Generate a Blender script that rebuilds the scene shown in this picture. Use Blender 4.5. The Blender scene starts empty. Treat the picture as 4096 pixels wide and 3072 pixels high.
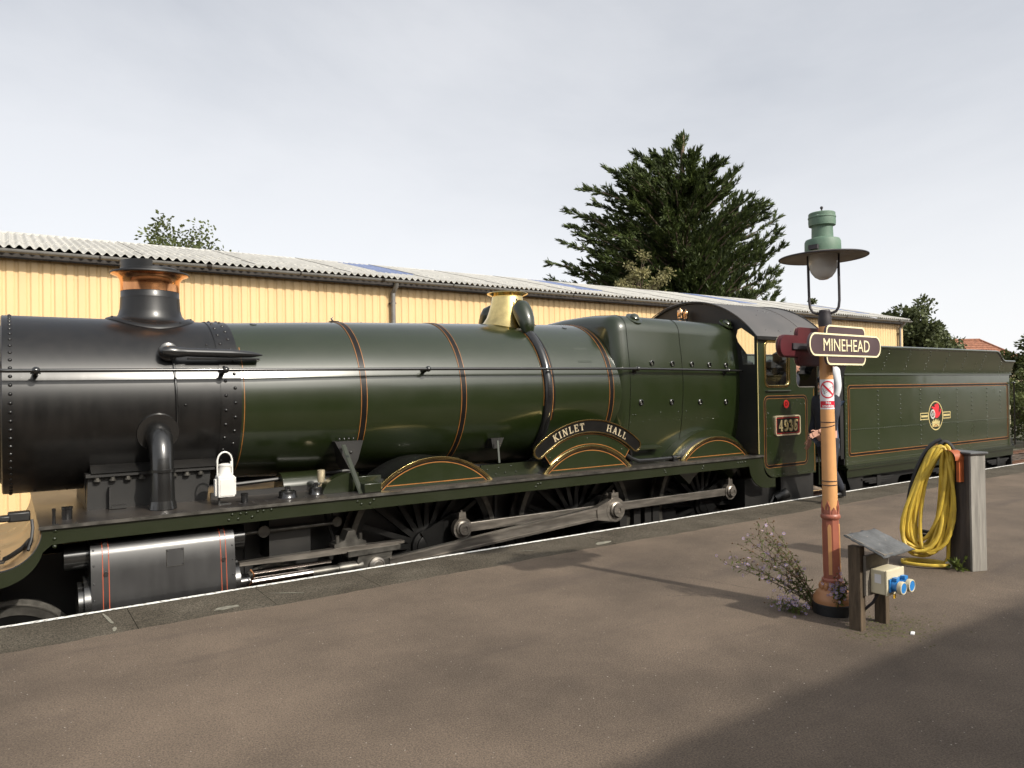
import bpy, bmesh, math, random
from math import sin, cos, pi, radians, sqrt, atan2
from mathutils import Vector, Matrix, geometry
import numpy as np
random.seed(7)
S = bpy.context.scene
COL = S.collection

# ------------------------------------------------------------------ camera
def cam_axes(yaw, pitch, roll):
    y, p, r = map(radians, (yaw, pitch, roll))
    fw = Vector((sin(y)*cos(p), cos(y)*cos(p), sin(p)))
    rt = Vector((cos(y), -sin(y), 0)); up = rt.cross(fw)
    return rt*cos(r) - up*sin(r), up*cos(r) + rt*sin(r), fw
cd = bpy.data.cameras.new('camera'); cam = bpy.data.objects.new('camera', cd); COL.objects.link(cam)
rt, up, fw = cam_axes(34.6, 0.437, 0.815)
M4 = Matrix((rt, up, -fw)).transposed().to_4x4(); M4.translation = (0, -8.03, 2.61)
cam.matrix_world = M4
cd.sensor_width = 36; cd.lens = 2932/4096*36; cd.clip_start = 0.05; cd.clip_end = 3000
S.camera = cam
S.view_settings.view_transform = 'Standard'; S.view_settings.look = 'None'
S.view_settings.gamma = 1; S.view_settings.exposure = 0.45
try: S.view_settings.use_curve_mapping = False
except Exception: pass

# ------------------------------------------------------------------ sky and sun
SUN_AZ = atan2(0.232, -0.973)      # x, y of the direction towards the sun
SUN_EL = radians(36)
sund = Vector((sin(SUN_AZ)*cos(SUN_EL), cos(SUN_AZ)*cos(SUN_EL), sin(SUN_EL)))
W = bpy.data.worlds.new('World'); S.world = W; W.use_nodes = True
nt = W.node_tree; N = nt.nodes; L = nt.links; N.clear()
out = N.new('ShaderNodeOutputWorld'); bg = N.new('ShaderNodeBackground')
sky = N.new('ShaderNodeTexSky'); sky.sky_type = 'NISHITA'; sky.sun_disc = False
sky.sun_elevation = SUN_EL; sky.sun_rotation = SUN_AZ
sky.air_density = 1.0; sky.dust_density = 2.5; sky.ozone_density = 1.0
tc = N.new('ShaderNodeTexCoord'); mp = N.new('ShaderNodeMapping')
mp.inputs['Scale'].default_value = (1.0, 1.0, 2.6)
n1 = N.new('ShaderNodeTexNoise'); n1.inputs['Scale'].default_value = 1.15; n1.inputs['Detail'].default_value = 8; n1.inputs['Roughness'].default_value = 0.56
n1.inputs['Distortion'].default_value = 0.25
cr = N.new('ShaderNodeValToRGB')
cr.color_ramp.elements[0].position = 0.34; cr.color_ramp.elements[0].color = (3.1, 3.35, 3.8, 1)
cr.color_ramp.elements[1].position = 0.64; cr.color_ramp.elements[1].color = (5.4, 5.5, 5.75, 1)
sep = N.new('ShaderNodeSeparateXYZ')
el = N.new('ShaderNodeMapRange'); el.inputs['From Min'].default_value = 0.0; el.inputs['From Max'].default_value = 0.55
hz = N.new('ShaderNodeMix'); hz.data_type = 'RGBA'
mixs = N.new('ShaderNodeMix'); mixs.data_type = 'RGBA'; mixs.inputs['Factor'].default_value = 0.86
L.new(tc.outputs['Generated'], mp.inputs['Vector']); L.new(mp.outputs['Vector'], n1.inputs['Vector'])
L.new(n1.outputs['Fac'], cr.inputs['Fac']); L.new(tc.outputs['Generated'], sep.inputs['Vector'])
L.new(sep.outputs['Z'], el.inputs['Value']); L.new(el.outputs['Result'], hz.inputs['Factor'])
hz.inputs['A'].default_value = (8.3, 8.3, 8.4, 1)
L.new(cr.outputs['Color'], hz.inputs['B'])
L.new(sky.outputs['Color'], mixs.inputs['A']); L.new(hz.outputs['Result'], mixs.inputs['B'])
# thin cloud scatters the sun: a wide pale aureole round the sun's own direction
dt = N.new('ShaderNodeVectorMath'); dt.operation = 'DOT_PRODUCT'; dt.inputs[1].default_value = sund; L.new(tc.outputs['Generated'], dt.inputs[0])
mxz = N.new('ShaderNodeMath'); mxz.operation = 'MAXIMUM'; mxz.inputs[1].default_value = 0.0; L.new(dt.outputs['Value'], mxz.inputs[0])
acc = mixs.outputs['Result']
for (amp, ex) in ((34.0, 16.0), (6.5, 3.0)):
    pw = N.new('ShaderNodeMath'); pw.operation = 'POWER'; pw.inputs[1].default_value = ex; L.new(mxz.outputs[0], pw.inputs[0])
    sc_ = N.new('ShaderNodeMix'); sc_.data_type = 'RGBA'; sc_.blend_type = 'ADD'; sc_.clamp_result = False
    sc_.inputs['B'].default_value = (amp, amp*.97, amp*.90, 1)
    L.new(pw.outputs[0], sc_.inputs['Factor']); L.new(acc, sc_.inputs['A']); acc = sc_.outputs['Result']
L.new(acc, bg.inputs['Color']); bg.inputs['Strength'].default_value = 0.10
L.new(bg.outputs['Background'], out.inputs['Surface'])
sl = bpy.data.lights.new('sun', 'SUN'); sl.energy = 3.4; sl.angle = radians(1.0); sl.color = (1.0, 0.93, 0.82)
so = bpy.data.objects.new('sun', sl); COL.objects.link(so)
so.rotation_euler = sund.to_track_quat('Z', 'Y').to_euler()

# ------------------------------------------------------------------ materials
def NM(name):
    m = bpy.data.materials.new(name); m.use_nodes = True
    return m, m.node_tree.nodes, m.node_tree.links, m.node_tree.nodes['Principled BSDF']
def mat(name, col, rough=0.5, metal=0.0, var=0.15, scale=8.0, bump=0.0, bscale=60.0, coat=0.0, coatr=0.05, spec=0.5, rvar=0.0, sheen=0.0, col2=None, stretch=(1, 1, 1), ramp=(0.35, 0.7), ior=None):
    m, n, l, b = NM(name)
    tc = n.new('ShaderNodeTexCoord'); mp = n.new('ShaderNodeMapping'); mp.inputs['Scale'].default_value = stretch
    l.new(tc.outputs['Object'], mp.inputs['Vector'])
    nz = n.new('ShaderNodeTexNoise'); nz.inputs['Scale'].default_value = scale; nz.inputs['Detail'].default_value = 6
    l.new(mp.outputs['Vector'], nz.inputs['Vector'])
    r = n.new('ShaderNodeValToRGB'); r.color_ramp.elements[0].position = ramp[0]; r.color_ramp.elements[1].position = ramp[1]
    c2 = col2 if col2 else tuple(min(1, c*(1+var)) for c in col)
    c1 = col if col2 else tuple(c*(1-var) for c in col)
    r.color_ramp.elements[0].color = (*c1, 1); r.color_ramp.elements[1].color = (*c2, 1)
    l.new(nz.outputs['Fac'], r.inputs['Fac']); l.new(r.outputs['Color'], b.inputs['Base Color'])
    b.inputs['Roughness'].default_value = rough; b.inputs['Metallic'].default_value = metal
    b.inputs['Specular IOR Level'].default_value = spec
    if ior: b.inputs['IOR'].default_value = ior
    if coat: b.inputs['Coat Weight'].default_value = coat; b.inputs['Coat Roughness'].default_value = coatr
    if sheen: b.inputs['Sheen Weight'].default_value = sheen; b.inputs['Sheen Roughness'].default_value = 0.5
    if rvar:
        mr = n.new('ShaderNodeMapRange'); mr.inputs['To Min'].default_value = max(0.02, rough-rvar); mr.inputs['To Max'].default_value = rough+rvar
        l.new(nz.outputs['Fac'], mr.inputs['Value']); l.new(mr.outputs['Result'], b.inputs['Roughness'])
    if bump:
        nb = n.new('ShaderNodeTexNoise'); nb.inputs['Scale'].default_value = bscale; nb.inputs['Detail'].default_value = 5
        l.new(mp.outputs['Vector'], nb.inputs['Vector'])
        bp = n.new('ShaderNodeBump'); bp.inputs['Strength'].default_value = bump; bp.inputs['Distance'].default_value = 0.01
        l.new(nb.outputs['Fac'], bp.inputs['Height']); l.new(bp.outputs['Normal'], b.inputs['Normal'])
    return m

def paint(name, col, rough, coat, coatr, dust=(0.10, 0.10, 0.095), damt=0.12, streak=0.0, wav=0.0, spec=0.6):
    """engine paint: dark colour, oily gloss, a film of dust and soot in blotches, gentle panel waviness"""
    m, n, l, b = NM(name)
    tc = n.new('ShaderNodeTexCoord')
    nz = n.new('ShaderNodeTexNoise'); nz.inputs['Scale'].default_value = 2.2; nz.inputs['Detail'].default_value = 8; nz.inputs['Roughness'].default_value = 0.6
    l.new(tc.outputs['Object'], nz.inputs['Vector'])
    mps = n.new('ShaderNodeMapping'); mps.inputs['Scale'].default_value = (14, 14, 1.4); l.new(tc.outputs['Object'], mps.inputs['Vector'])
    ns = n.new('ShaderNodeTexNoise'); ns.inputs['Scale'].default_value = 1.0; ns.inputs['Detail'].default_value = 6; l.new(mps.outputs['Vector'], ns.inputs['Vector'])
    add = n.new('ShaderNodeMath'); add.operation = 'MULTIPLY_ADD'; add.inputs[1].default_value = streak
    l.new(ns.outputs['Fac'], add.inputs[0]); l.new(nz.outputs['Fac'], add.inputs[2])
    mr = n.new('ShaderNodeMapRange'); mr.inputs['From Min'].default_value = 0.38+streak*0.5; mr.inputs['From Max'].default_value = 0.75+streak*0.5
    mr.inputs['To Max'].default_value = damt
    l.new(add.outputs['Value'], mr.inputs['Value'])
    mx = n.new('ShaderNodeMix'); mx.data_type = 'RGBA'; mx.inputs['A'].default_value = (*col, 1); mx.inputs['B'].default_value = (*dust, 1)
    l.new(mr.outputs['Result'], mx.inputs['Factor']); l.new(mx.outputs['Result'], b.inputs['Base Color'])
    rr = n.new('ShaderNodeMapRange'); rr.inputs['To Min'].default_value = rough*0.75; rr.inputs['To Max'].default_value = rough*1.3
    l.new(add.outputs['Value'], rr.inputs['Value']); l.new(rr.outputs['Result'], b.inputs['Roughness'])
    b.inputs['Specular IOR Level'].default_value = spec
    b.inputs['Coat Weight'].default_value = coat; b.inputs['Coat Roughness'].default_value = coatr
    if wav:
        nw = n.new('ShaderNodeTexNoise'); nw.inputs['Scale'].default_value = 2.6; nw.inputs['Detail'].default_value = 1
        l.new(tc.outputs['Object'], nw.inputs['Vector'])
        bp = n.new('ShaderNodeBump'); bp.inputs['Strength'].default_value = wav; bp.inputs['Distance'].default_value = 0.02
        l.new(nw.outputs['Fac'], bp.inputs['Height']); l.new(bp.outputs['Normal'], b.inputs['Normal'])
        l.new(bp.outputs['Normal'], b.inputs['Coat Normal'])
    return m

GREEN = paint('engine green paint', (0.0088, 0.0150, 0.0024), 0.34, 1.0, 0.165, dust=(0.05, 0.05, 0.04), damt=0.05, streak=0.35, wav=0.06, spec=0.26)
TGREEN = paint('tender green with painted sky sheen', (0.018, 0.026, 0.008), 0.27, 1.0, 0.10, dust=(0.09, 0.09, 0.07), damt=0.10, streak=0.3, wav=0.12, spec=0.3)  # engine green again, lightened: sky reflection and haze put into the colour
VGREEN = paint('valance green paint', (0.0085, 0.0125, 0.003), 0.42, 0.5, 0.2, dust=(.05,.05,.035), damt=0.08, spec=.25)
SMOKE = paint('smokebox black', (0.0026, 0.0024, 0.0022), 0.33, 0.42, 0.22, dust=(0.034, 0.028, 0.024), damt=0.13, streak=0.9, spec=0.35)
BLACK = paint('gloss black paint', (0.008, 0.008, 0.008), 0.24, 0.4, 0.08, damt=0.08)
DULL = paint('oily black frame', (0.0042, 0.004, 0.0038), 0.5, 0.0, 0.3, dust=(0.03, 0.025, 0.02), damt=0.25)
CYLB = paint('cylinder black paint', (0.0045, 0.0045, 0.0052), 0.35, 0.4, 0.18, dust=(0.045, 0.045, 0.045), damt=0.2, streak=0.5, spec=0.7)
PLATE = paint('footplate black', (0.011, 0.0095, 0.009), 0.42, 0.1, 0.2, dust=(0.10, 0.08, 0.06), damt=0.5)
ROOFG = paint('cab roof grey', (0.055, 0.052, 0.050), 0.55, 0.0, 0.3, dust=(0.11, 0.10, 0.095), damt=0.5)
BRASS = mat('polished brass', (0.86, 0.66, 0.28), 0.16, 1.0, var=0.12, scale=9, rvar=0.06)
BRASSD = mat('brass letters', (0.74, 0.63, 0.43), 0.40, 0.75, var=0.15, scale=20)
COPPER = mat('copper cap', (0.80, 0.36, 0.16), 0.17, 1.0, var=0.35, scale=7, stretch=(1, 1, .35), rvar=0.08)
STEEL = mat('oiled steel rods', (0.23, 0.21, 0.185), 0.40, 0.85, var=0.30, scale=7, stretch=(.5, 1, 3), rvar=0.1, bump=0.05)
STEELD = mat('dark oily steel', (0.10, 0.095, 0.085), 0.42, 0.7, var=0.4, scale=9, rvar=0.1)
CHROME = mat('bright piston rod', (0.62, 0.57, 0.54), 0.2, 1.0, var=0.1)
ORANGE = mat('orange lining', (0.27, 0.105, 0.020), 0.45, var=0.25)
REDL = mat('red lining', (0.30, 0.055, 0.020), 0.45, var=0.15)
LBLACK = mat('black lining', (0.006, 0.0055, 0.005), 0.35, var=0.2, spec=.25)
RED = mat('red disc paint', (0.65, 0.02, 0.015), 0.4, var=0.1)
WHITE = mat('white lamp paint', (0.58, 0.57, 0.54), 0.4, var=0.08, bump=0.05)
CREAM = mat('cream paint', (0.78, 0.70, 0.45), 0.45, var=0.06)
GOLD = mat('gold leaf', (0.55, 0.45, 0.20), 0.45, 0.2, var=0.1)
GLASS_M, n_, l_, b_ = NM('cab glass'); b_.inputs['Base Color'].default_value = (0.9, 0.95, 0.93, 1); b_.inputs['Roughness'].default_value = 0.03; b_.inputs['Transmission Weight'].default_value = 1.0; b_.inputs['IOR'].default_value = 1.45

# ------------------------------------------------------------------ mesh helpers
class MB:
    def __init__(s): s.v = []; s.f = []; s.mi = []; s.cur = 0
    def raw(s, vs, fs):
        o = len(s.v); s.v += [tuple(p) for p in vs]
        for f in fs: s.f.append(tuple(i+o for i in f)); s.mi.append(s.cur)
        return s
    def box(s, x0, x1, y0, y1, z0, z1):
        return s.raw([(x0,y0,z0),(x1,y0,z0),(x1,y1,z0),(x0,y1,z0),(x0,y0,z1),(x1,y0,z1),(x1,y1,z1),(x0,y1,z1)],
                     [(3,2,1,0),(4,5,6,7),(0,1,5,4),(1,2,6,5),(2,3,7,6),(3,0,4,7)])
    def obox(s, c, ax, ay, az, hx, hy, hz):
        c, ax, ay, az = map(Vector, (c, ax, ay, az)); ax.normalize(); ay.normalize(); az.normalize()
        vs = [c+ax*(hx*i)+ay*(hy*j)+az*(hz*k) for k in (-1,1) for (i,j) in ((-1,-1),(1,-1),(1,1),(-1,1))]
        return s.raw(vs, [(3,2,1,0),(4,5,6,7),(0,1,5,4),(1,2,6,5),(2,3,7,6),(3,0,4,7)])
    def cyl(s, p0, p1, r0, r1=None, n=16, caps=True):
        r1 = r0 if r1 is None else r1
        return s.tube([p0, p1], [r0, r1], n, caps)
    def tube(s, path, r, n=8, caps=True, closed=False):
        P = [Vector(p) for p in path]; m = len(P)
        R = r if isinstance(r, (list, tuple)) else [r]*m
        ref = None; rings = []
        for i in range(m):
            a = P[i-1] if (i > 0 or closed) else P[i]; b = P[(i+1) % m] if (i < m-1 or closed) else P[i]
            t = (b-a).normalized()
            if ref is None:
                ref = Vector((0,0,1)) if abs(t.z) < 0.9 else Vector((1,0,0))
            u = (ref - t*ref.dot(t)).normalized(); ref = u; w = t.cross(u)
            rings.append([P[i] + (u*cos(2*pi*k/n) + w*sin(2*pi*k/n))*R[i] for k in range(n)])
        vs = [p for q in rings for p in q]; fs = []
        for i in range(m if closed else m-1):
            j = (i+1) % m
            for k in range(n): fs.append((i*n+k, i*n+(k+1) % n, j*n+(k+1) % n, j*n+k))
        if caps and not closed:
            fs.append(tuple(range(n-1, -1, -1))); fs.append(tuple((m-1)*n+k for k in range(n)))
        return s.raw(vs, fs)
    def lathe(s, prof, c, n=32, axis='Z', caps=True):
        c = Vector(c); vs = []; fs = []; m = len(prof)
        for (r, h) in prof:
            for k in range(n):
                a = 2*pi*k/n
                if axis == 'Z': vs.append(c+Vector((r*cos(a), r*sin(a), h)))
                elif axis == 'X': vs.append(c+Vector((h, r*cos(a), r*sin(a))))
                else: vs.append(c+Vector((r*cos(a), -h, r*sin(a))))
        for i in range(m-1):
            for k in range(n): fs.append((i*n+k, i*n+(k+1) % n, (i+1)*n+(k+1) % n, (i+1)*n+k))
        if caps:
            if prof[0][0] > 1e-5: fs.append(tuple(range(n-1, -1, -1)))
            if prof[-1][0] > 1e-5: fs.append(tuple((m-1)*n+k for k in range(n)))
        return s.raw(vs, fs)
    def prism(s, outer, y0, y1, holes=(), plane='XZ'):
        """2-D outline (list of (a,b)) extruded along the third axis; plane XZ -> Y, YZ -> X, XY -> Z"""
        loops = [list(outer)] + [list(h) for h in holes]
        def to3(p, d):
            return {'XZ': (p[0], d, p[1]), 'YZ': (d, p[0], p[1]), 'XY': (p[0], p[1], d)}[plane]
        flat = [p for lp in loops for p in lp]; nfl = len(flat)
        vs = [to3(p, y0) for p in flat] + [to3(p, y1) for p in flat]
        tris = geometry.tessellate_polygon([[Vector((p[0], p[1], 0)) for p in lp] for lp in loops])
        fs = []
        for t in tris: fs.append(tuple(t)); fs.append(tuple(i+nfl for i in reversed(t)))
        o = 0
        for lp in loops:
            k = len(lp)
            for i in range(k): fs.append((o+i, o+(i+1) % k, nfl+o+(i+1) % k, nfl+o+i))
            o += k
        return s.raw(vs, fs)
    def ringplate(s, c, r0, r1, a0, a1, y0, y1, n=40):
        """arc plate in the XZ plane, angles from the vertical"""
        pts = [(c[0]+r1*sin(a0+(a1-a0)*i/n), c[1]+r1*cos(a0+(a1-a0)*i/n)) for i in range(n+1)]
        pin = [(c[0]+r0*sin(a0+(a1-a0)*i/n), c[1]+r0*cos(a0+(a1-a0)*i/n)) for i in range(n, -1, -1)]
        return s.prism(pts+pin, y0, y1)
    def hemi(s, c, nrm, r, n=6, flat=0.75):
        nrm = Vector(nrm).normalized(); ref = Vector((0,0,1)) if abs(nrm.z) < .9 else Vector((1,0,0))
        u = ref.cross(nrm).normalized(); w = nrm.cross(u); c = Vector(c)
        vs = [c+(u*cos(2*pi*k/n)+w*sin(2*pi*k/n))*r for k in range(n)] + [c+(u*cos(2*pi*k/n)+w*sin(2*pi*k/n))*r*.68+nrm*r*.62*flat for k in range(n)] + [c+nrm*r*flat]
        fs = [(k, (k+1) % n, n+(k+1) % n, n+k) for k in range(n)] + [(n+k, n+(k+1) % n, 2*n) for k in range(n)]
        return s.raw(vs, fs)
    def sphere(s, c, r, n=12, m=8, sc=(1,1,1)):
        vs = []; fs = []; c = Vector(c)
        for i in range(m+1):
            t = pi*i/m
            for k in range(n): vs.append(c+Vector((sin(t)*cos(2*pi*k/n)*sc[0], sin(t)*sin(2*pi*k/n)*sc[1], cos(t)*sc[2]))*r)
        for i in range(m):
            for k in range(n): fs.append((i*n+k, (i+1)*n+k, (i+1)*n+(k+1) % n, i*n+(k+1) % n))
        return s.raw(vs, fs)
    def mesh(s, name, smooth=True, ang=38, recalc=True):
        me = bpy.data.meshes.new(name); me.from_pydata(s.v, [], s.f)
        if any(s.mi): me.polygons.foreach_set('material_index', s.mi)
        if recalc:
            bm = bmesh.new(); bm.from_mesh(me)
            bmesh.ops.remove_doubles(bm, verts=bm.verts, dist=1e-6)
            bmesh.ops.recalc_face_normals(bm, faces=bm.faces); bm.to_mesh(me); bm.free()
        if smooth:
            me.shade_smooth(); me.set_sharp_from_angle(angle=radians(ang))
        me.update(); return me

def O(name, mb, m, parent=None, bevel=0, **kw):
    me = mb.mesh(name, **{k: v for k, v in kw.items() if k in ('smooth', 'ang', 'recalc')}) if isinstance(mb, MB) else mb
    o = bpy.data.objects.new(name, me); COL.objects.link(o)
    ms = m if isinstance(m, (list, tuple)) else [m]
    if not me.materials:
        for q in ms: me.materials.append(q)
    if parent: o.parent = parent
    if bevel:
        bv = o.modifiers.new('bevel', 'BEVEL'); bv.width = bevel; bv.segments = 2; bv.limit_method = 'ANGLE'; bv.angle_limit = radians(40)
    for k in ('label', 'category', 'group', 'kind'):
        if k in kw: o[k] = kw[k]
    return o
def E(name, loc=(0,0,0), **kw):
    o = bpy.data.objects.new(name, None); COL.objects.link(o); o.location = loc; o.empty_display_size = 0.1
    for k, v in kw.items(): o[k] = v
    return o
def rel(mb, loc):
    lx, ly, lz = loc; mb.v = [(a-lx, b-ly, c-lz) for (a, b, c) in mb.v]; return mb
def copyo(o, parent, loc=None):
    c = o.copy(); COL.objects.link(c); c.parent = parent
    if loc is not None: c.location = loc
    return c
def rrect(x0, x1, z0, z1, r, n=6):
    pts = []
    for (cx, cz, a0) in ((x1-r, z1-r, 0), (x0+r, z1-r, pi/2), (x0+r, z0+r, pi), (x1-r, z0+r, 3*pi/2)):
        for i in range(n+1):
            a = a0+pi/2*i/n; pts.append((cx+r*cos(a), cz+r*sin(a)))
    return pts
def text_mesh(txt, size, depth, sx=1.0, bold=0.0, spacing=1.0, align='CENTER'):
    cu = bpy.data.curves.new('t', 'FONT'); cu.body = txt; cu.size = size; cu.extrude = depth; cu.offset = bold
    cu.align_x = align; cu.align_y = 'CENTER'; cu.space_character = spacing; cu.resolution_u = 3
    ob = bpy.data.objects.new('t', cu); COL.objects.link(ob)
    bpy.context.view_layer.update()
    me = bpy.data.meshes.new_from_object(ob.evaluated_get(bpy.context.evaluated_depsgraph_get()))
    bpy.data.objects.remove(ob); me.transform(Matrix.Diagonal((sx, 1, 1, 1)))
    return me
XZ = Matrix.Rotation(pi/2, 4, 'X')     # text lying in XY -> standing in XZ, facing -Y
# ================================================================== THE SETTING
PZ = 0.925; EDGE = -1.45
# ---- ground
GROUND = mat('trackside earth', (0.10, 0.085, 0.06), 0.9, var=0.3, scale=0.8, col2=(0.055, 0.065, 0.03), bump=0.5, bscale=9)
g = MB().raw([(-400,-300,-.30),(900,-300,-.30),(900,900,-.30),(-400,900,-.30)], [(0,1,2,3)])
O('ground', g, GROUND, kind='structure')

# ---- ballast and the two tracks
def ballast_mat():
    m, n, l, b = NM('ballast stone')
    tc = n.new('ShaderNodeTexCoord'); vo = n.new('ShaderNodeTexVoronoi'); vo.inputs['Scale'].default_value = 16
    l.new(tc.outputs['Object'], vo.inputs['Vector'])
    r = n.new('ShaderNodeValToRGB'); r.color_ramp.elements[0].color = (0.05, 0.037, 0.026, 1); r.color_ramp.elements[1].color = (0.19, 0.15, 0.115, 1)
    sp = n.new('ShaderNodeSeparateColor'); l.new(vo.outputs['Color'], sp.inputs['Color']); l.new(sp.outputs['Red'], r.inputs['Fac'])
    l.new(r.outputs['Color'], b.inputs['Base Color']); b.inputs['Roughness'].default_value = 0.9
    bp = n.new('ShaderNodeBump'); bp.inputs['Strength'].default_value = 1; bp.inputs['Distance'].default_value = .04; bp.invert = True
    l.new(vo.outputs['Distance'], bp.inputs['Height']); l.new(bp.outputs['Normal'], b.inputs['Normal'])
    return m
BALLAST = ballast_mat()
RUST = mat('rusty rail side', (0.12, 0.06, 0.035), 0.7, 0.3, var=0.3, scale=14)
RAILTOP = mat('polished rail head', (0.42, 0.40, 0.38), 0.25, 1.0, var=0.1)
TIMBER = mat('old sleeper timber', (0.07, 0.05, 0.035), 0.85, var=0.35, scale=6, stretch=(6, 1, 6), bump=.4, bscale=30)
def track(yc, x0, x1, label_y):
    rnd = random.Random(int(yc*10)+3)
    mb = MB(); nx = int((x1-x0)/0.3)
    prof = [(-1.9, -.29), (-1.45, -.13), (1.45, -.13), (1.9, -.29)] if yc > 1 else [(-1.42, -.14), (-1.0, -.13), (1.45, -.13), (1.62, -.29)]
    ys = []
    for k in range(len(prof)-1):
        for j in range(4): t = j/4; ys.append((prof[k][0]*(1-t)+prof[k+1][0]*t, prof[k][1]*(1-t)+prof[k+1][1]*t))
    ys.append(prof[-1]); m_ = len(ys); vs = []; fs = []
    for i in range(nx+1):
        for (y, z) in ys: vs.append((x0+(x1-x0)*i/nx, yc+y, z+rnd.uniform(-.018, .018)))
    for i in range(nx):
        for j in range(m_-1): fs.append((i*m_+j, (i+1)*m_+j, (i+1)*m_+j+1, i*m_+j+1))
    mb.raw(vs, fs)
    root = O('railway_track', mb, BALLAST, kind='structure')
    sec = [(-.07, -.12), (.07, -.12), (.07, -.10), (.012, -.085), (.012, -.045), (.035, -.035), (.035, 0), (-.035, 0), (-.035, -.035), (-.012, -.045), (-.012, -.085), (-.07, -.10)]
    for sgn in (-1, 1):
        O('rail', MB().prism([(yc+sgn*.7525+a, b-.004) for a, b in sec], x0, x1, plane='YZ'), RUST, root, smooth=False)
        O('rail_head', MB().box(x0, x1, yc+sgn*.7525-.032, yc+sgn*.7525+.032, -.003, .001), RAILTOP, root, smooth=False)
    sm = MB().box(-.125, .125, -1.28, 1.28, -.24, -.105).mesh('sleeper', smooth=False); sm.materials.append(TIMBER)
    x = x0+.4; k = 0
    while x < x1 and k < 120:
        o = bpy.data.objects.new('sleeper', sm); COL.objects.link(o); o.parent = root; o.location = (x, yc+rnd.uniform(-.02, .02), rnd.uniform(-.01, .01)); o.rotation_euler.z = rnd.uniform(-.01, .01)
        x += .70; k += 1
track(0, -4, 60, ''); track(3.45, -4, 70, '')

# ---- platform
def asphalt():
    m, n, l, b = NM('worn brown tarmac')
    tc = n.new('ShaderNodeTexCoord')
    def noise(sc, det=6, ro=.55, st=None):
        q = n.new('ShaderNodeTexNoise'); q.inputs['Scale'].default_value = sc; q.inputs['Detail'].default_value = det; q.inputs['Roughness'].default_value = ro
        if st:
            mp = n.new('ShaderNodeMapping'); mp.inputs['Scale'].default_value = st; l.new(tc.outputs['Object'], mp.inputs['Vector']); l.new(mp.outputs['Vector'], q.inputs['Vector'])
        else: l.new(tc.outputs['Object'], q.inputs['Vector'])
        return q
    big = noise(.7, 7, .6); r1 = n.new('ShaderNodeValToRGB')
    r1.color_ramp.elements[0].position = .33; r1.color_ramp.elements[0].color = (.080, .063, .049, 1)
    r1.color_ramp.elements[1].position = .68; r1.color_ramp.elements[1].color = (.168, .130, .099, 1)
    l.new(big.outputs['Fac'], r1.inputs['Fac'])
    fine = noise(105, 4, .75); rf = n.new('ShaderNodeValToRGB'); rf.color_ramp.elements[0].position = .28; rf.color_ramp.elements[1].position = .8
    rf.color_ramp.elements[0].color = (.38, .38, .39, 1); rf.color_ramp.elements[1].color = (1.75, 1.72, 1.66, 1); l.new(fine.outputs['Fac'], rf.inputs['Fac'])
    mx = n.new('ShaderNodeMix'); mx.data_type = 'RGBA'; mx.blend_type = 'MULTIPLY'; mx.inputs['Factor'].default_value = 1
    l.new(r1.outputs['Color'], mx.inputs['A']); l.new(rf.outputs['Color'], mx.inputs['B'])
    # dark damp streaks lying along the platform
    st = noise(1.2, 5, .6, (.35, 1.6, 1)); rs = n.new('ShaderNodeMapRange'); rs.inputs['From Min'].default_value = .56; rs.inputs['From Max'].default_value = .74; rs.inputs['To Max'].default_value = .55
    l.new(st.outputs['Fac'], rs.inputs['Value'])
    m2 = n.new('ShaderNodeMix'); m2.data_type = 'RGBA'; m2.inputs['B'].default_value = (.058, .046, .040, 1)
    l.new(rs.outputs['Result'], m2.inputs['Factor']); l.new(mx.outputs['Result'], m2.inputs['A'])
    # pale chippings and dropped specks
    vo = n.new('ShaderNodeTexVoronoi'); vo.inputs['Scale'].default_value = 34; l.new(tc.outputs['Object'], vo.inputs['Vector'])
    sc_ = n.new('ShaderNodeSeparateColor'); l.new(vo.outputs['Color'], sc_.inputs['Color'])
    a = n.new('ShaderNodeMath'); a.operation = 'GREATER_THAN'; a.inputs[1].default_value = .86; l.new(sc_.outputs['Red'], a.inputs[0])
    d = n.new('ShaderNodeMath'); d.operation = 'LESS_THAN'; d.inputs[1].default_value = .13; l.new(vo.outputs['Distance'], d.inputs[0])
    ml = n.new('ShaderNodeMath'); ml.operation = 'MULTIPLY'; l.new(a.outputs[0], ml.inputs[0]); l.new(d.outputs[0], ml.inputs[1])
    ml2 = n.new('ShaderNodeMath'); ml2.operation = 'MULTIPLY'; l.new(ml.outputs[0], ml2.inputs[0]); l.new(sc_.outputs['Green'], ml2.inputs[1])
    m3 = n.new('ShaderNodeMix'); m3.data_type = 'RGBA'; m3.inputs['B'].default_value = (.42, .38, .33, 1)
    l.new(ml2.outputs[0], m3.inputs['Factor']); l.new(m2.outputs['Result'], m3.inputs['A'])
    l.new(m3.outputs['Result'], b.inputs['Base Color']); b.inputs['Roughness'].default_value = .85; b.inputs['Specular IOR Level'].default_value = .3
    bp = n.new('ShaderNodeBump'); bp.inputs['Strength'].default_value = .9; bp.inputs['Distance'].default_value = .008
    l.new(fine.outputs['Fac'], bp.inputs['Height']); l.new(bp.outputs['Normal'], b.inputs['Normal'])
    return m
TARMAC = asphalt()
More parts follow.
